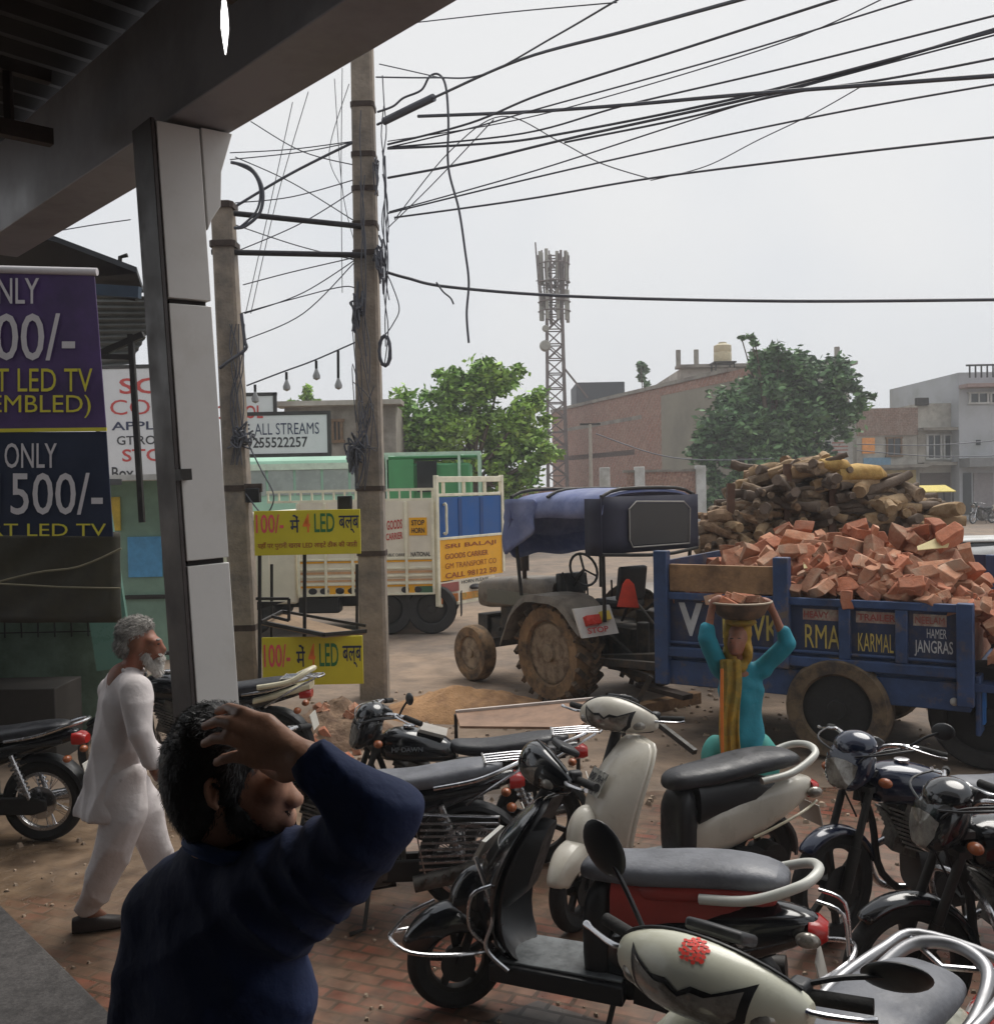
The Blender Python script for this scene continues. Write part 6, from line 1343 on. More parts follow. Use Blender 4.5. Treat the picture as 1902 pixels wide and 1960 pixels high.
    MB().loftx([(-.12, .64, .09, .07), (-.25, .62, .12, .1), (-.4, .66, .12, .08), (-.62, .72, .11, .06), (-.84, .77, .07, .05), (-.9, .78, .045, .035)], 20, 3).build('side_panel', paint, t, sub=1)
    MB().loftx([(-.95, .74, .05, .03), (-.92, .745, .07, .045), (-.86, .75, .075, .05)], 16, 3).build('tail_light', M_lamp_r, t)
    mb = MB().loftx([(.18, .36, .14, .13), (.05, .33, .15, .15), (-.15, .34, .15, .14), (-.26, .36, .1, .1)], 18, 4); mb.cyl((.02, -.16, .3), (.02, .17, .3), .1, n=20); mb.build('crankcase', M_dkeng if 'alloy' in opt else M_eng, t)
    mb = MB()
    for k in range(9): mb.box((.16 + k * .012, 0, .47 + k * .026), (.2 - .05 * (k > 6), .22 - .05 * (k > 6), .012), Matrix.Rotation(R(-20), 3, 'Y'))
    mb.box((.2, 0, .57), (.14, .16, .26), Matrix.Rotation(R(-20), 3, 'Y')); mb.build('cylinder_fins', M_eng, t)
    mb = MB().tube([(.44, 0, .78), (.38, 0, .6), (.33, 0, .32), (.1, 0, .17), (-.2, 0, .18)], .02, 8, sm=4); mb.tube([(.42, 0, .84), (.1, 0, .72), (-.2, .1, .68), (-.8, .09, .74)], .017, 8, sm=4); mb.tube([(.42, 0, .84), (.1, 0, .72), (-.2, -.1, .68), (-.8, -.09, .74)], .017, 8, sm=4)
    for s_ in (-1, 1): mb.bar((-.22, s_ * .1, .3), (-.64, s_ * .1, .295), .035); mb.bar((-.22, s_ * .1, .3), (-.2, s_ * .1, .68), .03)
    mb.build('frame', M_dkeng, t)
    mb = MB().tube([(.27, -.04, .5), (.36, -.1, .4), (.28, -.15, .2), (.0, -.17, .18), (-.25, -.17, .22)], .02, 10, sm=6); mb.cyl((-.22, -.17, .215), (-.82, -.19, .3), .038, .05, 16); mb.build('exhaust', M_chrome, t)
    MB().loft([[V((x, .115, z)) for x, z in ((-.12, .24), (-.12, .36), (-.6, .36), (-.7, .33), (-.7, .26), (-.6, .23))], [V((x, .145, z)) for x, z in ((-.12, .24), (-.12, .36), (-.6, .36), (-.7, .33), (-.7, .26), (-.6, .23))]]).build('chain_cover', M_dkeng, t, bevel=.01)
    MB().slab([(-.98, -.1, .46), (-.98, .1, .46), (-.95, .1, .58), (-.95, -.1, .58)], (.006, 0, 0)).build('rear_plate', M_plate, t)
    MB().tube([(-.05, .12, .2), (-.02, .24, .03), (.06, .25, .012)], .012, 6).build('stand', M_steel, t)
    mb = MB().tube([(-.42, .15, .76), (-.66, .165, .80), (-.86, .13, .86), (-.95, .05, .88), (-.95, -.05, .88), (-.86, -.13, .86), (-.66, -.165, .80), (-.42, -.15, .76)], .012, 8, sm=5)
    if 'rack' in opt:
        for y in (-.08, -.027, .027, .08): mb.tube([(-.72, y, .875), (-.9, y, .885), (-1.02, y, .885)], .006, 6)
        mb.tube([(-1.02, -.1, .885), (-1.05, 0, .885), (-1.02, .1, .885)], .008, 6, sm=4); mb.tube([(-.72, -.11, .875), (-.72, .11, .875)], .008, 6)
        mb.tube([(-.6, .15, .66), (-.8, .15, .78), (-1.0, .1, .88)], .008, 6, sm=3)
    mb.build('grab_rail', M_chrome, t)
    if 'guard' in opt:
        mb = MB()
        for s_ in (-1, 1): mb.tube([(.40, s_ * .05, .66), (.42, s_ * .22, .62), (.40, s_ * .27, .5), (.36, s_ * .22, .36), (.32, s_ * .05, .3)], .014, 8, sm=5)
        mb.build('leg_guard', M_chrome, t)
    if 'saree' in opt:
        mb = MB().tube([(-.30, .2, .64), (-.78, .2, .60), (-.80, .22, .30), (-.36, .22, .30)], .009, 8, closed=True)
        for k in range(8): mb.bar((-.33 - .01 * (k > 3), .21, .33 + k * .037), (-.785, .21, .325 + k * .034), .012, .012)
        mb.build('side_guard', M_chrome, t)
        mb = MB().cyl((-.3, .21, .25), (-.72, .225, .33), .045, .05, 14)
        for k in range(7): mb.bar((-.34 - k * .05, .262, .25 + k * .009), (-.37 - k * .05, .262, .30 + k * .009), .012)
        mb.build('heat_shield', M_eng, t)
    return t, S_
def spot(px, py, ax, az, rz, sc): 
    p = G(px, py, az * sc); return p - V((cos(rz), sin(rz), 0)) * ax * sc
# --- black scooter with maroon seat skirt (centre)
rz = R(158); sc = 1.06
e_, eS = scooter('parked_scooter', 'black scooter with a maroon banded seat, chrome guards and grey floor mat', M_blackgloss, M_maroon, spot(1305, 1640, -.42, .79, rz, sc), rz, sc, 34, seat=M_seatg, opt=('guard', 'palerail', 'darkin'))
def ptxt(root, S_, nm, s_, o, ux, uz, w, h, m_, n_, off=.02):
    mb = MB(); text(mb, s_, o, V(ux).normalized(), V(uz).normalized(), w, h, V(n_).normalized(), off, .004)
    if S_ is not None: mb.xf(S_)
    return mb.build(nm, m_, root)
ptxt(e_, None, 'badge', 'DELUXE', (-.50, .161, .47), (-1, .05, .08), (0, .1, 1), .22, .02, mat('badge_silver', C(150, 154, 158), .3, .6), (0, 1, 0)); MB().lathe([(.022, 0), (.022, .008), (.014, .01), (.001, .01)], (-.68, .142, .53), (0, 1, .1), 16).build('lock_badge', M_chrome, e_)
mb = MB().slab([(.268, .02, 1.10), (.268, .075, 1.10), (.25, .075, 1.14), (.25, .02, 1.14)], (.006, 0, .003)).xf(eS); mb.build('cowl_sticker', mat('sticker_mint', C(150, 190, 150), .5), e_)
pp = MB().slab([(.475, -.11, .70), (.475, .11, .70), (.425, .11, .79), (.425, -.11, .79)], (.02, 0, .003)); pp.build('front_plate', M_plate, e_)
mb = MB()
for (x0, z0) in ((.43, .50),): mb.tube([(.36, .2, .64), (.44, .24, .6), (.47, .2, .44), (.40, .17, .36)], .009, 8, sm=4); mb.tube([(.36, -.2, .64), (.44, -.24, .6), (.47, -.2, .44), (.40, -.17, .36)], .009, 8, sm=4)
mb.build('leg_guard', M_chrome, e_)
# --- cream scooter in the middle
rz = R(201); sc = 1.05
f_, fS = scooter('parked_scooter', 'dusty cream white scooter with a black seat, parked beside the woman', M_cream2, None, spot(1392, 1452, -.40, .79, rz, sc), rz, sc, 32, opt=('trim', 'palerail', 'lightin', 'lightfl'))
mb = MB().slab([(.475, -.085, .70), (.475, .085, .70), (.405, .085, .82), (.405, -.085, .82)], (.006, 0, .001)); mb.build('front_sticker', mat('sticker_grey', C(150, 148, 138), .6, 0, .4, 30, col2=C(70, 68, 66), s2=40), f_)
ptxt(f_, None, 'sticker_lettering', 'HR 20', (.445, .07, .765), (0, -1, 0), (-.58, 0, 1), .14, .04, M_ink, (1, 0, .58)); ptxt(f_, None, 'sticker_lettering', '0283', (.474, .07, .715), (0, -1, 0), (-.58, 0, 1), .14, .04, M_ink, (1, 0, .58))
# --- ivory scooter in the foreground
rz = R(219); sc = 1.1
g_, gS = scooter('parked_scooter', 'ivory scooter nearest the camera with a red flower sticker on its cowl', M_cream3, None, spot(1640, 1934, -.40, .80, rz, sc), rz, sc, 10, seat=M_seatg, opt=('lightin', 'lightfl', 'widecowl'))
M_rose = mat('sticker_rose', C(214, 58, 46), .5, 0, .15, 20)
mb = MB(); rr = random.Random(4)
for k in range(34):
    a = k * 2.39996; r_ = .0062 * math.sqrt(k); w_ = .0075; c0 = (r_ * cos(a), r_ * sin(a))
    mb.add([(c0[0] + cos(a + q * pi / 3) * w_ * rr.uniform(.6, 1.1), c0[1] + sin(a + q * pi / 3) * w_ * rr.uniform(.5, .9), 0) for q in range(6)], [tuple(range(6))])
cw_ = [o for o in kids(g_) if o.name.startswith('handlebar_cowl')][0]
gd_ = gS.to_3x3() @ V((-.55, 0, -.83)); decal(cw_, mb, 'flower_sticker', M_rose, g_, gS @ V((.212, .02, 1.10)) - gd_ * .3, gd_, gS.to_3x3() @ V((0, -1, 0)), gS.to_3x3() @ V((-.83, 0, .55)))
for s_, tip, ang in ((-1, (.12, -.33, 1.29), Matrix.Rotation(R(20), 3, 'X') @ Matrix.Rotation(R(12), 3, 'Y')), (1, (.0, .40, 1.12), Matrix.Rotation(R(15), 3, 'X') @ Matrix.Rotation(R(35), 3, 'Y'))):
    mirror(g_, (.115, s_ * .20, 1.08), tip, (.016, .085, .055) if s_ > 0 else (.018, .06, .085), ang, gS)
MB().tube([(-.36, .16, .70), (-.6, .20, .73), (-.86, .19, .76), (-1.0, .14, .785), (-1.0, -.14, .785), (-.86, -.19, .76), (-.6, -.20, .73), (-.36, -.16, .70)], .017, 10, sm=5).build('carrier_rail', mat('rail_satin', C(150, 150, 152), .38, .8, .1, 10), g_)
MB().tube([(-.97, .15, .775), (-.88, 0, .765), (-.97, -.15, .775)], .01, 8).build('carrier_stay', M_chrome, g_)
# --- motorcycles
rz = R(180)
c_, cS = motorcycle('parked_motorcycle', 'black motorcycle with a square headlight cowl and rear rack behind the foreground man', M_blackgloss, spot(684, 1392, .56, .93, rz, 1.0), rz, 1.0, 20, opt=('rack', 'alloy'))
ptxt(c_, None, 'tank_lettering', 'HF DAWN', (.32, .158, .80), (-1, 0, 0), (0, -.1, 1), .2, .03, mat('badge_silver'), (0, 1, .2))
mirror(c_, (.34, .25, 1.05), (.30, .36, 1.17), (.018, .075, .04), Matrix.Rotation(R(10), 3, 'X'), cS)
MB().loft([[V((x, y, z)) for x, z in ((.16, .915), (.0, .87), (-.03, .885), (.14, .932))] for y in (-.1, .1)]).build('tank_strap', mat('strap_grey', C(150, 144, 136), .6), c_)
rz = R(186)
d_, dS = motorcycle('parked_motorcycle', 'motorcycle with a dusty grey seat and chrome side guard beside the foreground man', M_blackgloss, spot(972, 1452, -.86, .87, rz, 1.02), rz, 1.02, 10, seat=M_seatg, opt=('rack', 'saree'))
rz = R(180)
h1, hS = motorcycle('parked_motorcycle', 'midnight blue motorcycle with a clear headlamp at the right of the cream scooter', M_bluedk, spot(1597, 1462, .58, .92, rz, 1.02), rz, 1.02, 30, seat=M_seatg, opt=('alloy',))
rz = R(184)
h2, h2S = motorcycle('parked_motorcycle', 'black motorcycle with a rounded cowl in front of the midnight blue one', M_blackgloss, spot(1775, 1565, .56, .93, rz, 1.05), rz, 1.05, 4, opt=('alloy', 'guard'))
ptxt(h2, h2S, 'cowl_lettering', 'Splend', (.59, .09, .845), (0, -1, 0), (-.2, 0, 1), .15, .035, mat('badge_silver'), (1, 0, 0))
for root, S_ in ((h1, hS), (h2, h2S)): mirror(root, (.35, .25, 1.05), (.26, .38, 1.14), (.018, .07, .045), Matrix.Rotation(R(10), 3, 'X'), S_)
rz = R(180)
a_, aS = motorcycle('parked_motorcycle', 'black motorcycle at the left edge with its tail towards the old man', M_blackgloss, spot(84, 1532, -.62, .295, rz, 1.0), rz, 1.0, 10, opt=())
rz = R(178)
b_, bS = motorcycle('parked_motorcycle', 'dark motorcycle standing behind the shop column with a cream tail rail', M_blackgloss, spot(592, 1296, -.93, .87, rz, 1.05), rz, 1.05, 10, opt=('rack',))
MB().tube([(-.55, .16, .82), (-.8, .15, .86), (-.93, .08, .93), (-.95, -.08, .93), (-.8, -.15, .86)], .022, 8, sm=5).build('cream_rail', mat('trim_cream'), b_)
MB().loftx([(-.5, .70, .135, .03), (-.75, .76, .13, .035), (-.95, .81, .09, .03)], 16, 3).build('tail_panel', mat('trim_cream'), b_)
rz = R(186)
j_, jS = scooter('parked_scooter', 'red and white scooter cut off by the right edge of the view', mat('scooter_red', C(176, 48, 44), .25, 0, .08, 4, col2=C(196, 190, 186), s2=2.2, fac2=(.5, .52), coat=.4), None, spot(2010, 1590, .36, 1.05, rz, 1.05), rz, 1.05, 30)

o = copy_tree(b_); o.location = G(1880, 1002); o.rotation_euler.z = R(200); tag(o, 'distant dark motorcycle parked before the grey house at the right edge', 'motorcycle', 'parked two wheelers')
# ================================================================ PEOPLE
M_skin = mat('skin_tan', C(178, 134, 110), .5, 0, .1, 14, col2=C(160, 116, 92), s2=9, bump=.08, bs=90)
M_skin2 = mat('skin_deep', C(132, 88, 66), .55, 0, .12, 16, col2=C(150, 92, 72), s2=12)
M_hair = mat('hair_black', C(24, 22, 22), .5, 0, .4, 30, island=.3); M_hairg = mat('hair_grey', C(142, 138, 132), .75, 0, .3, 24, col2=C(96, 92, 88), s2=14, island=.3)
M_shirt = mat('shirt_navy', C(15, 34, 72), .85, 0, .14, 5, bump=.5, bs=14); M_kurta = mat('kurta_white', C(206, 198, 196), .8, 0, .08, 4, bump=.7, bs=8)
M_turq = mat('kurta_turquoise', C(20, 122, 140), .75, 0, .16, 5, bump=.6, bs=9); M_must = mat('dupatta_mustard', C(158, 122, 34), .8, 0, .22, 8, col2=C(120, 104, 40), s2=5); M_teal = mat('salwar_teal', C(62, 140, 132), .8, 0, .15, 6)
M_shoe = mat('shoe_brown', C(46, 36, 32), .5, 0, .2, 10); M_beardw = mat('beard_white', C(206, 202, 196), .8, 0, .15, 20, bump=.5, bs=80)
def person(label, base): return thing('person', label, 'person', base)
def body(nm, root, prims, res, k, m_, disp=None, sm=2, sub=0, prims2=(), k2=.012, cut=None, fuzz=None):
    o0 = root.location; pp = []; n1 = len(prims)
    for p in list(prims) + list(prims2):
        if p[0] == 'e': pp.append(('e', tuple(V(p[1]) - o0), p[2]) + tuple(p[3:]))
        elif p[0] == 'p': pp.append(('p', [tuple(V(q) - o0) for q in p[1]], p[2]) + tuple(p[3:]))
        else: pp.append((tuple(V(p[0]) - o0), tuple(V(p[1]) - o0), p[2], p[3]))
    mb = sdf_mesh(pp[:n1], res, k, disp, pp[n1:], k2, cut)
    if fuzz:                               # short strands growing from the surface
        n_, ln, wd, flow, lift = fuzz; rf_ = random.Random(n_); nv_ = len(mb.v); nrm = [V((0, 0, 0)) for _ in range(nv_)]
        for f in mb.f:
            a, b, c = V(mb.v[f[0]]), V(mb.v[f[1]]), V(mb.v[f[2]]); q = (b - a).cross(c - a)
            for i in f: nrm[i] += q
        cen = sum((V(v) for v in mb.v), V()) / nv_; sg = 1 if sum((V(mb.v[i]) - cen).dot(nrm[i]) for i in range(0, nv_, 7)) > 0 else -1
        for _ in range(n_):
            i = rf_.randrange(nv_); p = V(mb.v[i]) + V((rf_.uniform(-.5, .5), rf_.uniform(-.5, .5), rf_.uniform(-.5, .5))) * res; n1_ = nrm[i].normalized() * sg; fl = flow(p - cen) + V((rf_.gauss(0, .35), rf_.gauss(0, .35), rf_.gauss(0, .35))); fl = (fl - n1_ * fl.dot(n1_)).normalized(); l = ln * rf_.uniform(.5, 1.2)
            sd_ = n1_.cross(fl) * wd; t1 = p + fl * l * .55 + n1_ * lift * l * .8; t2 = p + fl * l + n1_ * lift * l * .9; b0 = p - n1_ * res * .4
            mb.add([b0 - sd_, b0 + sd_, t1 + sd_ * .7, t2, t1 - sd_ * .7], [(0, 1, 2, 3, 4)])
    o = mb.build(nm, m_, root, ang=80)
    if not fuzz: s_ = o.modifiers.new('smooth', 'SMOOTH'); s_.factor = .5; s_.iterations = sm
    return o
def chain(pts, rs): return [('p', pts, rs)]
def tor(pts, rs, u): return [('p', pts, rs, tuple(V(u).normalized()))]
# ---------------- man in the foreground, hand on his head, seen from behind
D = 1.82
def J(px, py, d=D): return P(px, py, d)
base = J(430, 1700, 1.9); base.z = .4
mn = person('man in a dark navy shirt in the foreground, one hand on his head', base)
ell = lambda px, py, d, r: ('e', tuple(P(px, py, d)), r)
face = [ell(425, 1472, 1.86, (.094, .074, .106)), ell(478, 1488, 1.86, (.058, .062, .085)), ell(498, 1548, 1.86, (.050, .052, .056)), ell(536, 1588, 1.855, (.021, .026, .018)), ell(518, 1542, 1.85, (.033, .044, .048)), ell(520, 1512, 1.815, (.026, .022, .022)),
        (J(542, 1494, 1.845), J(570, 1530, 1.84), .008, .0105), ell(562, 1535, 1.828, (.010, .009, .008)), ell(555, 1561, 1.845, (.010, .022, .0055)), ell(552, 1574, 1.845, (.010, .022, .0065)), ell(538, 1480, 1.84, (.018, .05, .011)), (J(432, 1560, 1.88), J(425, 1680, 1.92), .060, .068)]
skin = [('p', [J(425, 1670, 1.92), J(425, 1700, 1.94), J(425, 2000, 1.94)], [.06, .08, .10]), (J(425, 1700, 1.94), J(535, 1705, 1.84), .06, .055), (J(425, 1715, 1.94), J(310, 1750, 2.0), .055, .045)]
skin += chain([J(545, 1700, 1.82), J(726, 1568, 1.66), J(604, 1466, 1.655), J(585, 1454, 1.66)], [.05, .042, .029, .028])
skin += chain([J(310, 1755, 2.0), J(266, 1990, 2.0), J(330, 2150, 1.86), J(350, 2190, 1.84)], [.05, .042, .03, .028])
kn = [(512, 1384, 1.70), (494, 1404, 1.692), (484, 1428, 1.694), (490, 1454, 1.70)]
for x, y, d in kn: skin.append((J(588, 1455, 1.665), J(x, y, d), .023, .0145))
fg = [[(466, 1364, 1.70), (438, 1355, 1.735), (418, 1362, 1.765)], [(446, 1384, 1.692), (416, 1380, 1.715), (392, 1390, 1.75)], [(438, 1414, 1.695), (410, 1414, 1.715), (390, 1424, 1.748)], [(452, 1448, 1.705), (430, 1452, 1.715), (414, 1460, 1.738)]]
for k_i, f in zip(kn, fg): skin += chain([J(*k_i)] + [J(*q) for q in f], [.0125, .011, .0097, .008])
skin += chain([J(575, 1468, 1.67), J(545, 1484, 1.70), J(525, 1478, 1.735), J(505, 1468, 1.76)], [.02, .0145, .0125, .0105])
for s_, off in ((1, .1), (-1, -.1)):
    hip = V((base.x + off, base.y + .02, 1.22)); skin += chain([hip, hip + V((0, .04, -.40)), V((hip.x, hip.y, .48)), V((hip.x, hip.y + .1, .43))], [.09, .06, .045, .035])
skin.append((J(425, 2000, 1.94), V((base.x, base.y + .02, 1.22)), .10, .10))
body('body', mn, skin, .006, .0042, M_skin, None, 1, prims2=face, k2=.0065)
body('ear', mn, [('p', [J(x, y, 1.775) for x, y in ((414, 1546), (402, 1538), (395, 1520), (395, 1503), (403, 1493), (414, 1494), (420, 1503))], [.0055, .005, .0048, .005, .005, .0045, .004]), ell(408, 1518, 1.785, (.013, .008, .022)), ('p', [J(417, 1512, 1.779), J(413, 1524, 1.777), J(410, 1536, 1.777)], [.004, .0045, .0045])], .003, .002, M_skin, None, 1)
hr = [ell(414, 1456, 1.86, (.102, .081, .098)), ell(386, 1500, 1.86, (.072, .076, .09)), ell(390, 1565, 1.88, (.046, .056, .046)), ell(452, 1424, 1.86, (.072, .077, .068)), ell(438, 1490, 1.80, (.022, .03, .05)), ell(400, 1372, 1.86, (.04, .05, .02)), ell(380, 1385, 1.84, (.03, .05, .022))]
body('hair', mn, hr, .0075, .008, M_hair, wob(.0018, 90), 2, fuzz=(11000, .014, .0009, lambda q: V((-.3 - q.x * 4, -.2, -1 + (q.z > .04) * .8)), .2))
body('beard', mn, [ell(478, 1576, 1.835, (.034, .03, .018)), ell(446, 1546, 1.808, (.013, .016, .036)), ell(506, 1588, 1.845, (.030, .03, .014)), ell(530, 1592, 1.858, (.021, .028, .016)), ell(550, 1549, 1.842, (.008, .024, .0045)), ell(462, 1566, 1.815, (.018, .014, .022))], .005, .008, M_hair, None, 1, fuzz=(2600, .009, .0007, lambda q: V((.3, 0, -1)), .5))
sh = chain([J(612, 1470, 1.655), J(680, 1515, 1.65), J(726, 1562, 1.66)], [.038, .047, .060]) + chain([J(726, 1572, 1.66), J(650, 1640, 1.72), J(540, 1712, 1.84)], [.060, .080, .096])
ush = J(545, 1705, 1.83) - J(300, 1720, 2.02)
sh += tor([J(434, 1632, 1.90), J(430, 1665, 1.92), J(428, 1700, 1.93), J(426, 1770, 1.94), J(424, 1880, 1.94), J(424, 2050, 1.94), J(424, 2330, 1.93)], [(.070, .066), (.125, .082), (.192, .098), (.212, .115), (.226, .125), (.218, .13), (.20, .14)], ush)
sh += [(J(440, 1668, 1.90), J(545, 1702, 1.83), .06, .085)] + chain([J(310, 1760, 2.0), J(262, 1990, 2.0), J(325, 2145, 1.87)], [.075, .062, .045])
def folds(X):
    x, y, z = X[..., 0], X[..., 1], X[..., 2]
    arm = 1 / (1 + np.exp(-40 * (x - .03))); r1 = np.abs(np.sin(24 * (z + .8 * x) + 2.4 * np.sin(10 * x + 3 * z))) ** .55; r2 = np.abs(np.sin(15 * (x - .55 * z) + 2 * np.sin(8 * z))) ** .55; r3 = np.abs(np.sin(17 * z + 9 * x + 2 * np.sin(12 * x))) ** .55
    return .013 * (r1 - .75) * arm + .010 * (r2 - .75) + .006 * (r3 - .75)
body('shirt', mn, sh, .0095, .018, M_shirt, folds, 3)
MB().tube([J(385, 1628, 1.83), J(440, 1644, 1.815), J(500, 1636, 1.83), J(520, 1622, 1.90), J(480, 1600, 1.97), J(395, 1598, 1.97), J(362, 1612, 1.9)], .015, 8, True, sm=5).xf(Matrix.Translation(-base)).build('collar', mat('collar_highlight', C(34, 62, 112), .8), mn)  # highlight on the collar put in as a lighter blue than the shirt
tr = []
for off in (.1, -.1):
    hip = V((base.x + off, base.y + .02, 1.22)); tr += chain([hip, hip + V((0, .04, -.40)), V((hip.x, hip.y, .47))], [.105, .078, .068])
body('trousers', mn, tr + [(V((base.x - .08, base.y + .02, 1.2)), V((base.x + .08, base.y + .02, 1.2)), .12, .12)], .015, .02, mat('trousers_dark', C(36, 36, 40), .8))
for off in (.1, -.1): MB().loftx([(-.10, .03, .03, .03), (-.05, .045, .045, .045), (.08, .035, .05, .035), (.17, .025, .03, .02)], 16, 3).xf(Matrix.Translation((off, .02, .0)) @ Matrix.Rotation(R(90), 4, 'Z')).build('shoe', M_shoe, mn)
# ---------------- old man in white walking right
d0 = 5.7
def O(px, py, d=d0): return P(px, py, d)
base = G(205, 1772); om = person('old bearded man in a loose white kurta and pyjama walking right behind the column', base)
uo = V((.6, -.8, 0)); fo = V((.8, .6, 0))
sk = [ell(262, 1222, 5.7, (.10, .078, .105)), ell(284, 1240, 5.7, (.055, .06, .085)), ell(292, 1262, 5.7, (.042, .045, .045)), (O(306, 1230, 5.68), O(315, 1244, 5.68), .010, .013), ell(296, 1227, 5.66, (.03, .045, .018)), ell(262, 1238, 5.63, (.018, .01, .03)), ell(296, 1246, 5.66, (.022, .02, .022)), ell(308, 1256, 5.67, (.012, .02, .008))] + chain([O(264, 1245), O(248, 1290), O(240, 1300), O(232, 1470)], [.058, .06, .10, .10])
rs_, re_, rw2 = O(260, 1320, 5.52), O(268, 1402, 5.45), O(294, 1460, 5.5)
sk += chain([O(242, 1310, 5.66), rs_, re_, rw2, O(299, 1474, 5.5)], [.06, .055, .04, .03, .03]); ls_, le_, lw_ = O(214, 1322, 5.86), O(250, 1400, 5.95), O(296, 1440, 5.85); sk += chain([O(238, 1310, 5.72), ls_, le_, lw_, O(303, 1456, 5.78)], [.06, .05, .04, .03, .03])
for i, (dx, dy) in enumerate(((5, 8), (8, 12), (7, 15), (4, 17))): sk += chain([O(298, 1474, 5.48 + .015 * i), O(298 + dx * .6, 1474 + dy * .6, 5.49 + .014 * i), O(297 + dx * .6, 1476 + dy, 5.51 + .014 * i)], [.013, .011, .009])
sk += chain([O(298, 1468, 5.53), O(308, 1474, 5.54), O(310, 1482, 5.56)], [.014, .012, .01])
hipn, hipf = O(236, 1490, 5.6), O(238, 1490, 5.78); kn_, kf = O(220, 1612, 5.58), O(290, 1596, 5.85); an = O(170, 1742, 5.68); af = O(322, 1700, 5.95)
sk += chain([hipn, kn_, an, an + fo * .08 - V((0, 0, .07))], [.08, .06, .045, .03]) + chain([hipf, kf, af, af + fo * .08 - V((0, 0, .06))], [.08, .06, .045, .03])
body('body', om, sk, .0125, .012, M_skin2)
body('hair', om, [ell(256, 1210, 5.7, (.10, .084, .088)), ell(242, 1236, 5.7, (.068, .08, .07)), ell(270, 1195, 5.7, (.065, .06, .04))], .011, .012, M_hairg, wob(.003, 60), 1, fuzz=(2600, .026, .0022, lambda q: V((-.6, 0, -1 + (q.z > .03) * .8)), .35))
body('beard', om, [ell(296, 1270, 5.7, (.042, .055, .036)), ell(307, 1260, 5.68, (.02, .038, .010)), ell(280, 1256, 5.655, (.03, .022, .036)), ell(302, 1283, 5.7, (.026, .036, .032)), ell(309, 1251, 5.68, (.012, .03, .007))], .008, .008, M_beardw, None, 1, fuzz=(1500, .022, .002, lambda q: V((.3, 0, -1)), .5))
def kf2(X):
    x, y, z = X[..., 0], X[..., 1], X[..., 2]; q = .6 * x - .8 * y
    w1 = np.abs(np.sin(16 * q + 2.2 * np.sin(3.2 * z) + 2 * z)) ** .6; w2 = np.abs(np.sin(9 * z + 15 * q + 2 * np.sin(7 * q))) ** .6; return .026 * (w1 - .7) * (.2 + .8 / (1 + np.exp(9 * (z - 1.1)))) + .014 * (w2 - .7)
kb = tor([O(250, 1280), O(246, 1294), O(240, 1312), O(234, 1350), O(226, 1430), O(219, 1500), O(212, 1552), O(206, 1620)], [(.062, .06), (.10, .075), (.185, .095), (.20, .125), (.205, .14), (.22, .155), (.25, .18), (.26, .19)], uo)
kb += chain([O(244, 1308, 5.66), rs_, re_, O(291, 1454, 5.5)], [.07, .085, .074, .058]) + chain([O(236, 1308, 5.72), ls_, le_, lw_], [.07, .08, .07, .055])
body('kurta', om, kb, .0135, .014, M_kurta, kf2, 2, cut=O(208, 1556).z - om.location.z)
MB().ell(O(303, 1232, 5.655) - base, (.009, .012, .007)).build('eye', M_hair, om); MB().ell(O(303, 1224, 5.65) - base, (.012, .022, .006)).build('eyebrow', M_hairg, om)
MB().tube([O(236, 1284, 5.63), O(256, 1290, 5.63), O(272, 1288, 5.68), O(268, 1278, 5.76), O(242, 1274, 5.76)], .014, 8, True, sm=5).xf(Matrix.Translation(-base)).build('collar', M_kurta, om)
pj = chain([hipn, O(238, 1560, 5.58), kn_, O(198, 1680, 5.62), O(172, 1732, 5.68)], [.115, .118, .108, .094, .07]) + chain([hipf, O(270, 1540, 5.82), kf, O(308, 1650, 5.9), af], [.115, .11, .10, .085, .065])
body('pyjama', om, pj, .0135, .016, M_kurta, lambda X: .022 * (np.abs(np.sin(13 * X[..., 0] + 5 * X[..., 2] + 2 * np.sin(5 * X[..., 2]))) ** .6 - .7) + .012 * (np.abs(np.sin(11 * X[..., 2] - 14 * X[..., 0] + 4 * X[..., 1])) ** .6 - .7), 2)
for p in (V((an.x, an.y, 0)), V((af.x, af.y, 0))): MB().loftx([(-.09, .045, .035, .04), (-.03, .05, .045, .05), (.08, .04, .05, .04), (.19, .028, .042, .028), (.22, .02, .02, .015)], 18, 3).xf(Matrix.Translation(p - base) @ Matrix.Rotation(math.atan2(.6, .8) * .5, 4, 'Z')).build('shoe', M_shoe, om)
# ---------------- woman carrying the pan of bricks
dw = 7.2
def Wm(px, py, d=dw): return P(px, py, d)
base = G(1420, 1581); wm = person('woman in a turquoise kurta and mustard scarf balancing a pan of bricks on her head', base)
sk = [ell(1410, 1216, 7.2, (.078, .092, .108)), ell(1408, 1236, 7.13, (.06, .04, .075)), (Wm(1407, 1230, 7.10), Wm(1406, 1240, 7.085), .011, .014), ell(1407, 1250, 7.1, (.026, .014, .010)), ell(1400, 1224, 7.105, (.014, .01, .009)), ell(1415, 1224, 7.105, (.014, .01, .009)), (Wm(1412, 1250, 7.2), Wm(1416, 1285, 7.22), .05, .055), ('p', [Wm(1416, 1300, 7.24), Wm(1420, 1420, 7.24)], [.075, .085])]
RA_ = [Wm(1456, 1282, 7.22), Wm(1505, 1232, 7.12), Wm(1480, 1172, 7.14), Wm(1470, 1156, 7.14)]; LA_ = [Wm(1380, 1282, 7.22), Wm(1352, 1222, 7.1), Wm(1362, 1166, 7.12), Wm(1368, 1152, 7.12)]
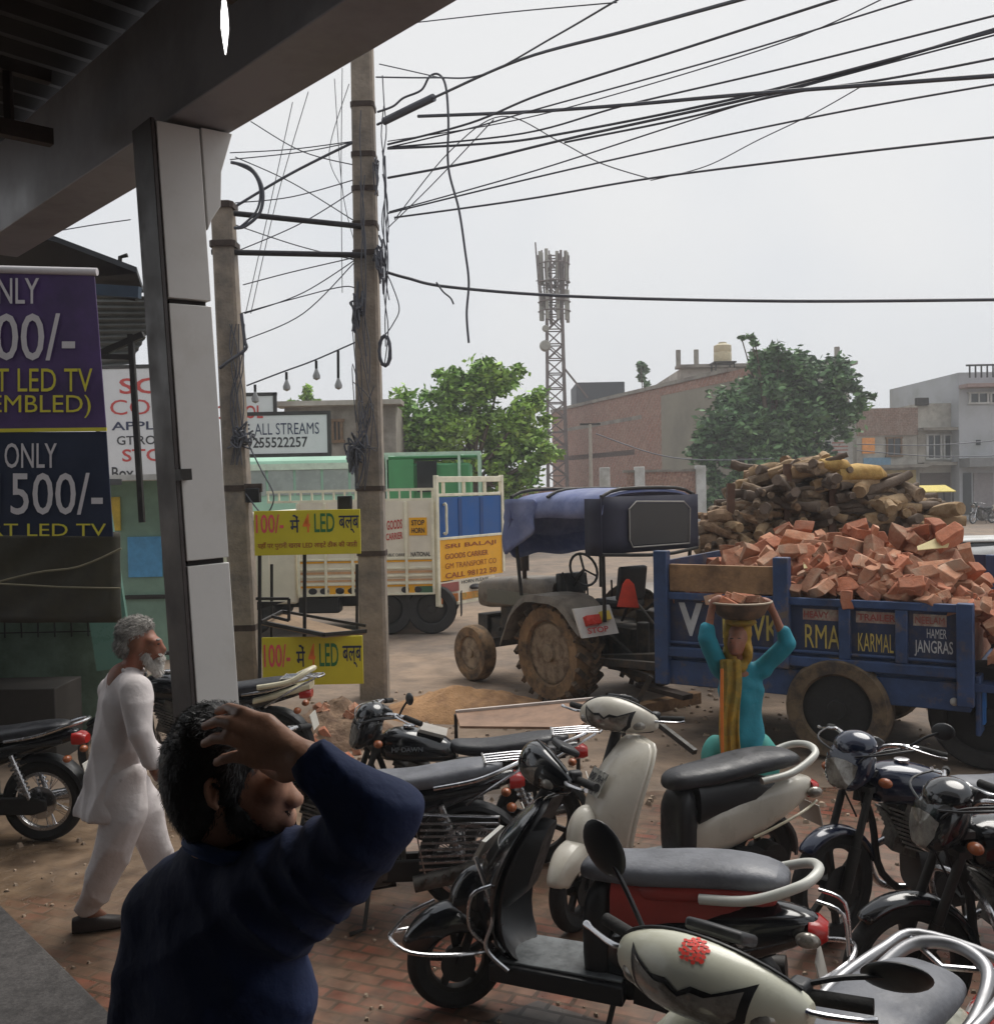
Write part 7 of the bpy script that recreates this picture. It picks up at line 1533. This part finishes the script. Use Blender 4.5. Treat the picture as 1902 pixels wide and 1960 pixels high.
for A_ in (RA_, LA_):
    sk += chain([Wm(1417, 1292, 7.22)] + A_, [.07, .05, .036, .026, .028]); s_ = -1 if A_ is RA_ else 1; w_ = A_[-1]
    for i in range(4): sk += chain([w_ + V((0, -.03 + i * .02, 0)), w_ + V((s_ * .03, -.035 + i * .022, .03)), w_ + V((s_ * .055, -.03 + i * .02, .018))], [.012, .0105, .009])
    sk += chain([w_, w_ + V((s_ * .02, -.035, -.005)), w_ + V((s_ * .045, -.04, -.012))], [.013, .011, .009])
for px in (1398, 1442): sk += chain([Wm(px, 1400, 7.22), V((Wm(px, 1400).x, base.y + .03, .5)), V((Wm(px, 1400).x, base.y, .08)), V((Wm(px, 1400).x - .02, base.y - .12, .03))], [.06, .055, .04, .03])
body('body', wm, sk, .0125, .012, M_skin2)
kb = tor([Wm(1415, 1266, 7.22), Wm(1416, 1280, 7.22), Wm(1417, 1298, 7.22), Wm(1418, 1325, 7.22), Wm(1419, 1362, 7.22), Wm(1420, 1410, 7.22), Wm(1421, 1480, 7.22), Wm(1421, 1505, 7.22)], [(.055, .055), (.10, .07), (.158, .085), (.16, .108), (.142, .105), (.172, .125), (.20, .15), (.205, .155)], (1, 0, 0))
kb += chain([Wm(1440, 1290, 7.22)] + RA_[:2] + [Wm(1499, 1212, 7.13)], [.06, .072, .062, .052]) + chain([Wm(1392, 1290, 7.22)] + LA_[:2] + [Wm(1354, 1203, 7.11)], [.06, .072, .062, .052])
body('kurta', wm, kb, .0125, .012, M_turq, lambda X: .005 * np.sin(20 * X[..., 0] + 22 * X[..., 2] + 3 * np.sin(12 * X[..., 2])) + .006 * np.sin(38 * X[..., 0] - 9 * X[..., 2]) * (X[..., 2] < 1.0), 2)
body('salwar', wm, tor([Wm(1419, 1440, 7.27), V((Wm(1420, 1440).x, base.y + .05, .45))], [(.19, .13), (.235, .16)], (1, 0, 0)) + chain([V((Wm(1385, 1440).x, base.y + .05, .5)), V((Wm(1390, 1440).x, base.y, .1))], [.15, .075]) + chain([V((Wm(1455, 1440).x, base.y + .05, .5)), V((Wm(1452, 1440).x, base.y, .1))], [.15, .075]), .016, .014, M_teal, lambda X: .012 * np.sin(34 * X[..., 0] + 2 * np.sin(6 * X[..., 2])), 2)
body('head_scarf', wm, [ell(1412, 1208, 7.235, (.094, .10, .118)), ell(1397, 1252, 7.2, (.045, .085, .075)), ell(1428, 1250, 7.2, (.04, .085, .075)), ell(1410, 1276, 7.16, (.075, .07, .045)), (Wm(1424, 1196, 7.2), Wm(1428, 1250, 7.17), .03, .03), (Wm(1393, 1196, 7.2), Wm(1392, 1250, 7.17), .03, .03)], .012, .014, M_must, wob(.006, 50), 2)
dp = []
for k in range(14):
    t = k / 13; y = 1262 + 190 * t; row = []
    for q in range(8):
        s_ = q / 7; row.append(Wm(1378 + 3 * sin(t * 7) + s_ * (40 - 4 * t), y, 7.075 - .05 * t + .02 * sin(s_ * 14 + t * 3)) - base)
    dp.append(row)
clothm(sheet(MB(), dp), 'dupatta', M_must, wm, .01)
for x in (1400, 1414): MB().ell(Wm(x, 1229, 7.098) - base, (.011, .006, .006)).build('eye', M_hair, wm); MB().ell(Wm(x, 1222, 7.092) - base, (.016, .005, .004)).build('eyebrow', M_hair, wm)
MB().ell(Wm(1407, 1251, 7.088) - base, (.018, .006, .006)).build('lips', mat('lip_tone', C(110, 60, 54), .5), wm)
mb = MB()
for q in range(3): mb.tube([Wm(1380 + q * 1.5, 1280, 7.04) - base, Wm(1379 + q * 2, 1350, 7.02) - base, Wm(1381 + q * 1.5, 1450, 7.0) - base], .006, 6, sm=4)
mb.build('dupatta_border', mat('border_orange', C(206, 118, 50), .8), wm)
for px in (1392, 1446): MB().loftx([(-.08, .03, .03, .03), (.05, .03, .045, .03), (.13, .02, .025, .018)], 14, 3).xf(Matrix.Translation((Wm(px, 1440).x - base.x, 0, 0)) @ Matrix.Rotation(R(-100), 4, 'Z')).build('sandal', M_shoe, wm)
pc = Wm(1417, 1183, 7.16); pan = thing('carrying_pan', 'dark iron pan of broken bricks carried on the woman head', 'pan', pc)
MB().lathe([(.001, -.0), (.13, .0), (.17, .03), (.215, .115), (.222, .118), (.215, .122), (.165, .04), (.12, .012), (.001, .012)], (0, 0, 0), (0, 0, 1), 32).build('bowl', mat('iron_pan', C(86, 76, 68), .6, .4, .3, 8, col2=C(120, 96, 76), s2=5), pan)
MB().tube([(cos(2 * pi * k / 24) * .22, sin(2 * pi * k / 24) * .22, .12) for k in range(24)], .008, 6, True).build('rim', mat('pan_rim', C(150, 136, 118), .6, .3), pan)
MB().lathe([(.001, .0), (.10, -.005), (.115, -.03), (.09, -.05), (.001, -.05)], (0, 0, 0), (0, 0, 1), 24).build('cloth_pad', M_must, pan)
for k, (x, y, z) in enumerate(((-.1, -.05, .11), (.0, .02, .13), (.09, -.04, .12), (.05, .09, .11), (-.06, .08, .12), (-.12, .03, .10))):
    o = MB().box((0, 0, 0), (.15, .09, .065)).jit(.012, 14, k).build('brick', M_brk[k % 3], bevel=.005, seg=1); o.location = pc + V((x, y, z)); o.rotation_euler = (.3 * k, .5 - .2 * k, k * 1.1); tag(o, 'broken brick lying in the pan on the woman head', 'brick', 'bricks in the pan')
# ================================================================ HAZE
M_hz = bpy.data.materials.new('haze_air'); M_hz.use_nodes = True; t = M_hz.node_tree; t.nodes.clear()
pv = nd(t, 'ShaderNodeVolumePrincipled'); pv.inputs['Color'].default_value = (.98, .985, 1, 1); pv.inputs['Density'].default_value = .0019; pv.inputs['Anisotropy'].default_value = .1
om_ = nd(t, 'ShaderNodeOutputMaterial'); t.links.new(pv.outputs[0], om_.inputs['Volume'])
o = MB().box((0, 125, 13.5), (400, 290, 29)).build('haze', M_hz, flat=True); o['kind'] = 'stuff'
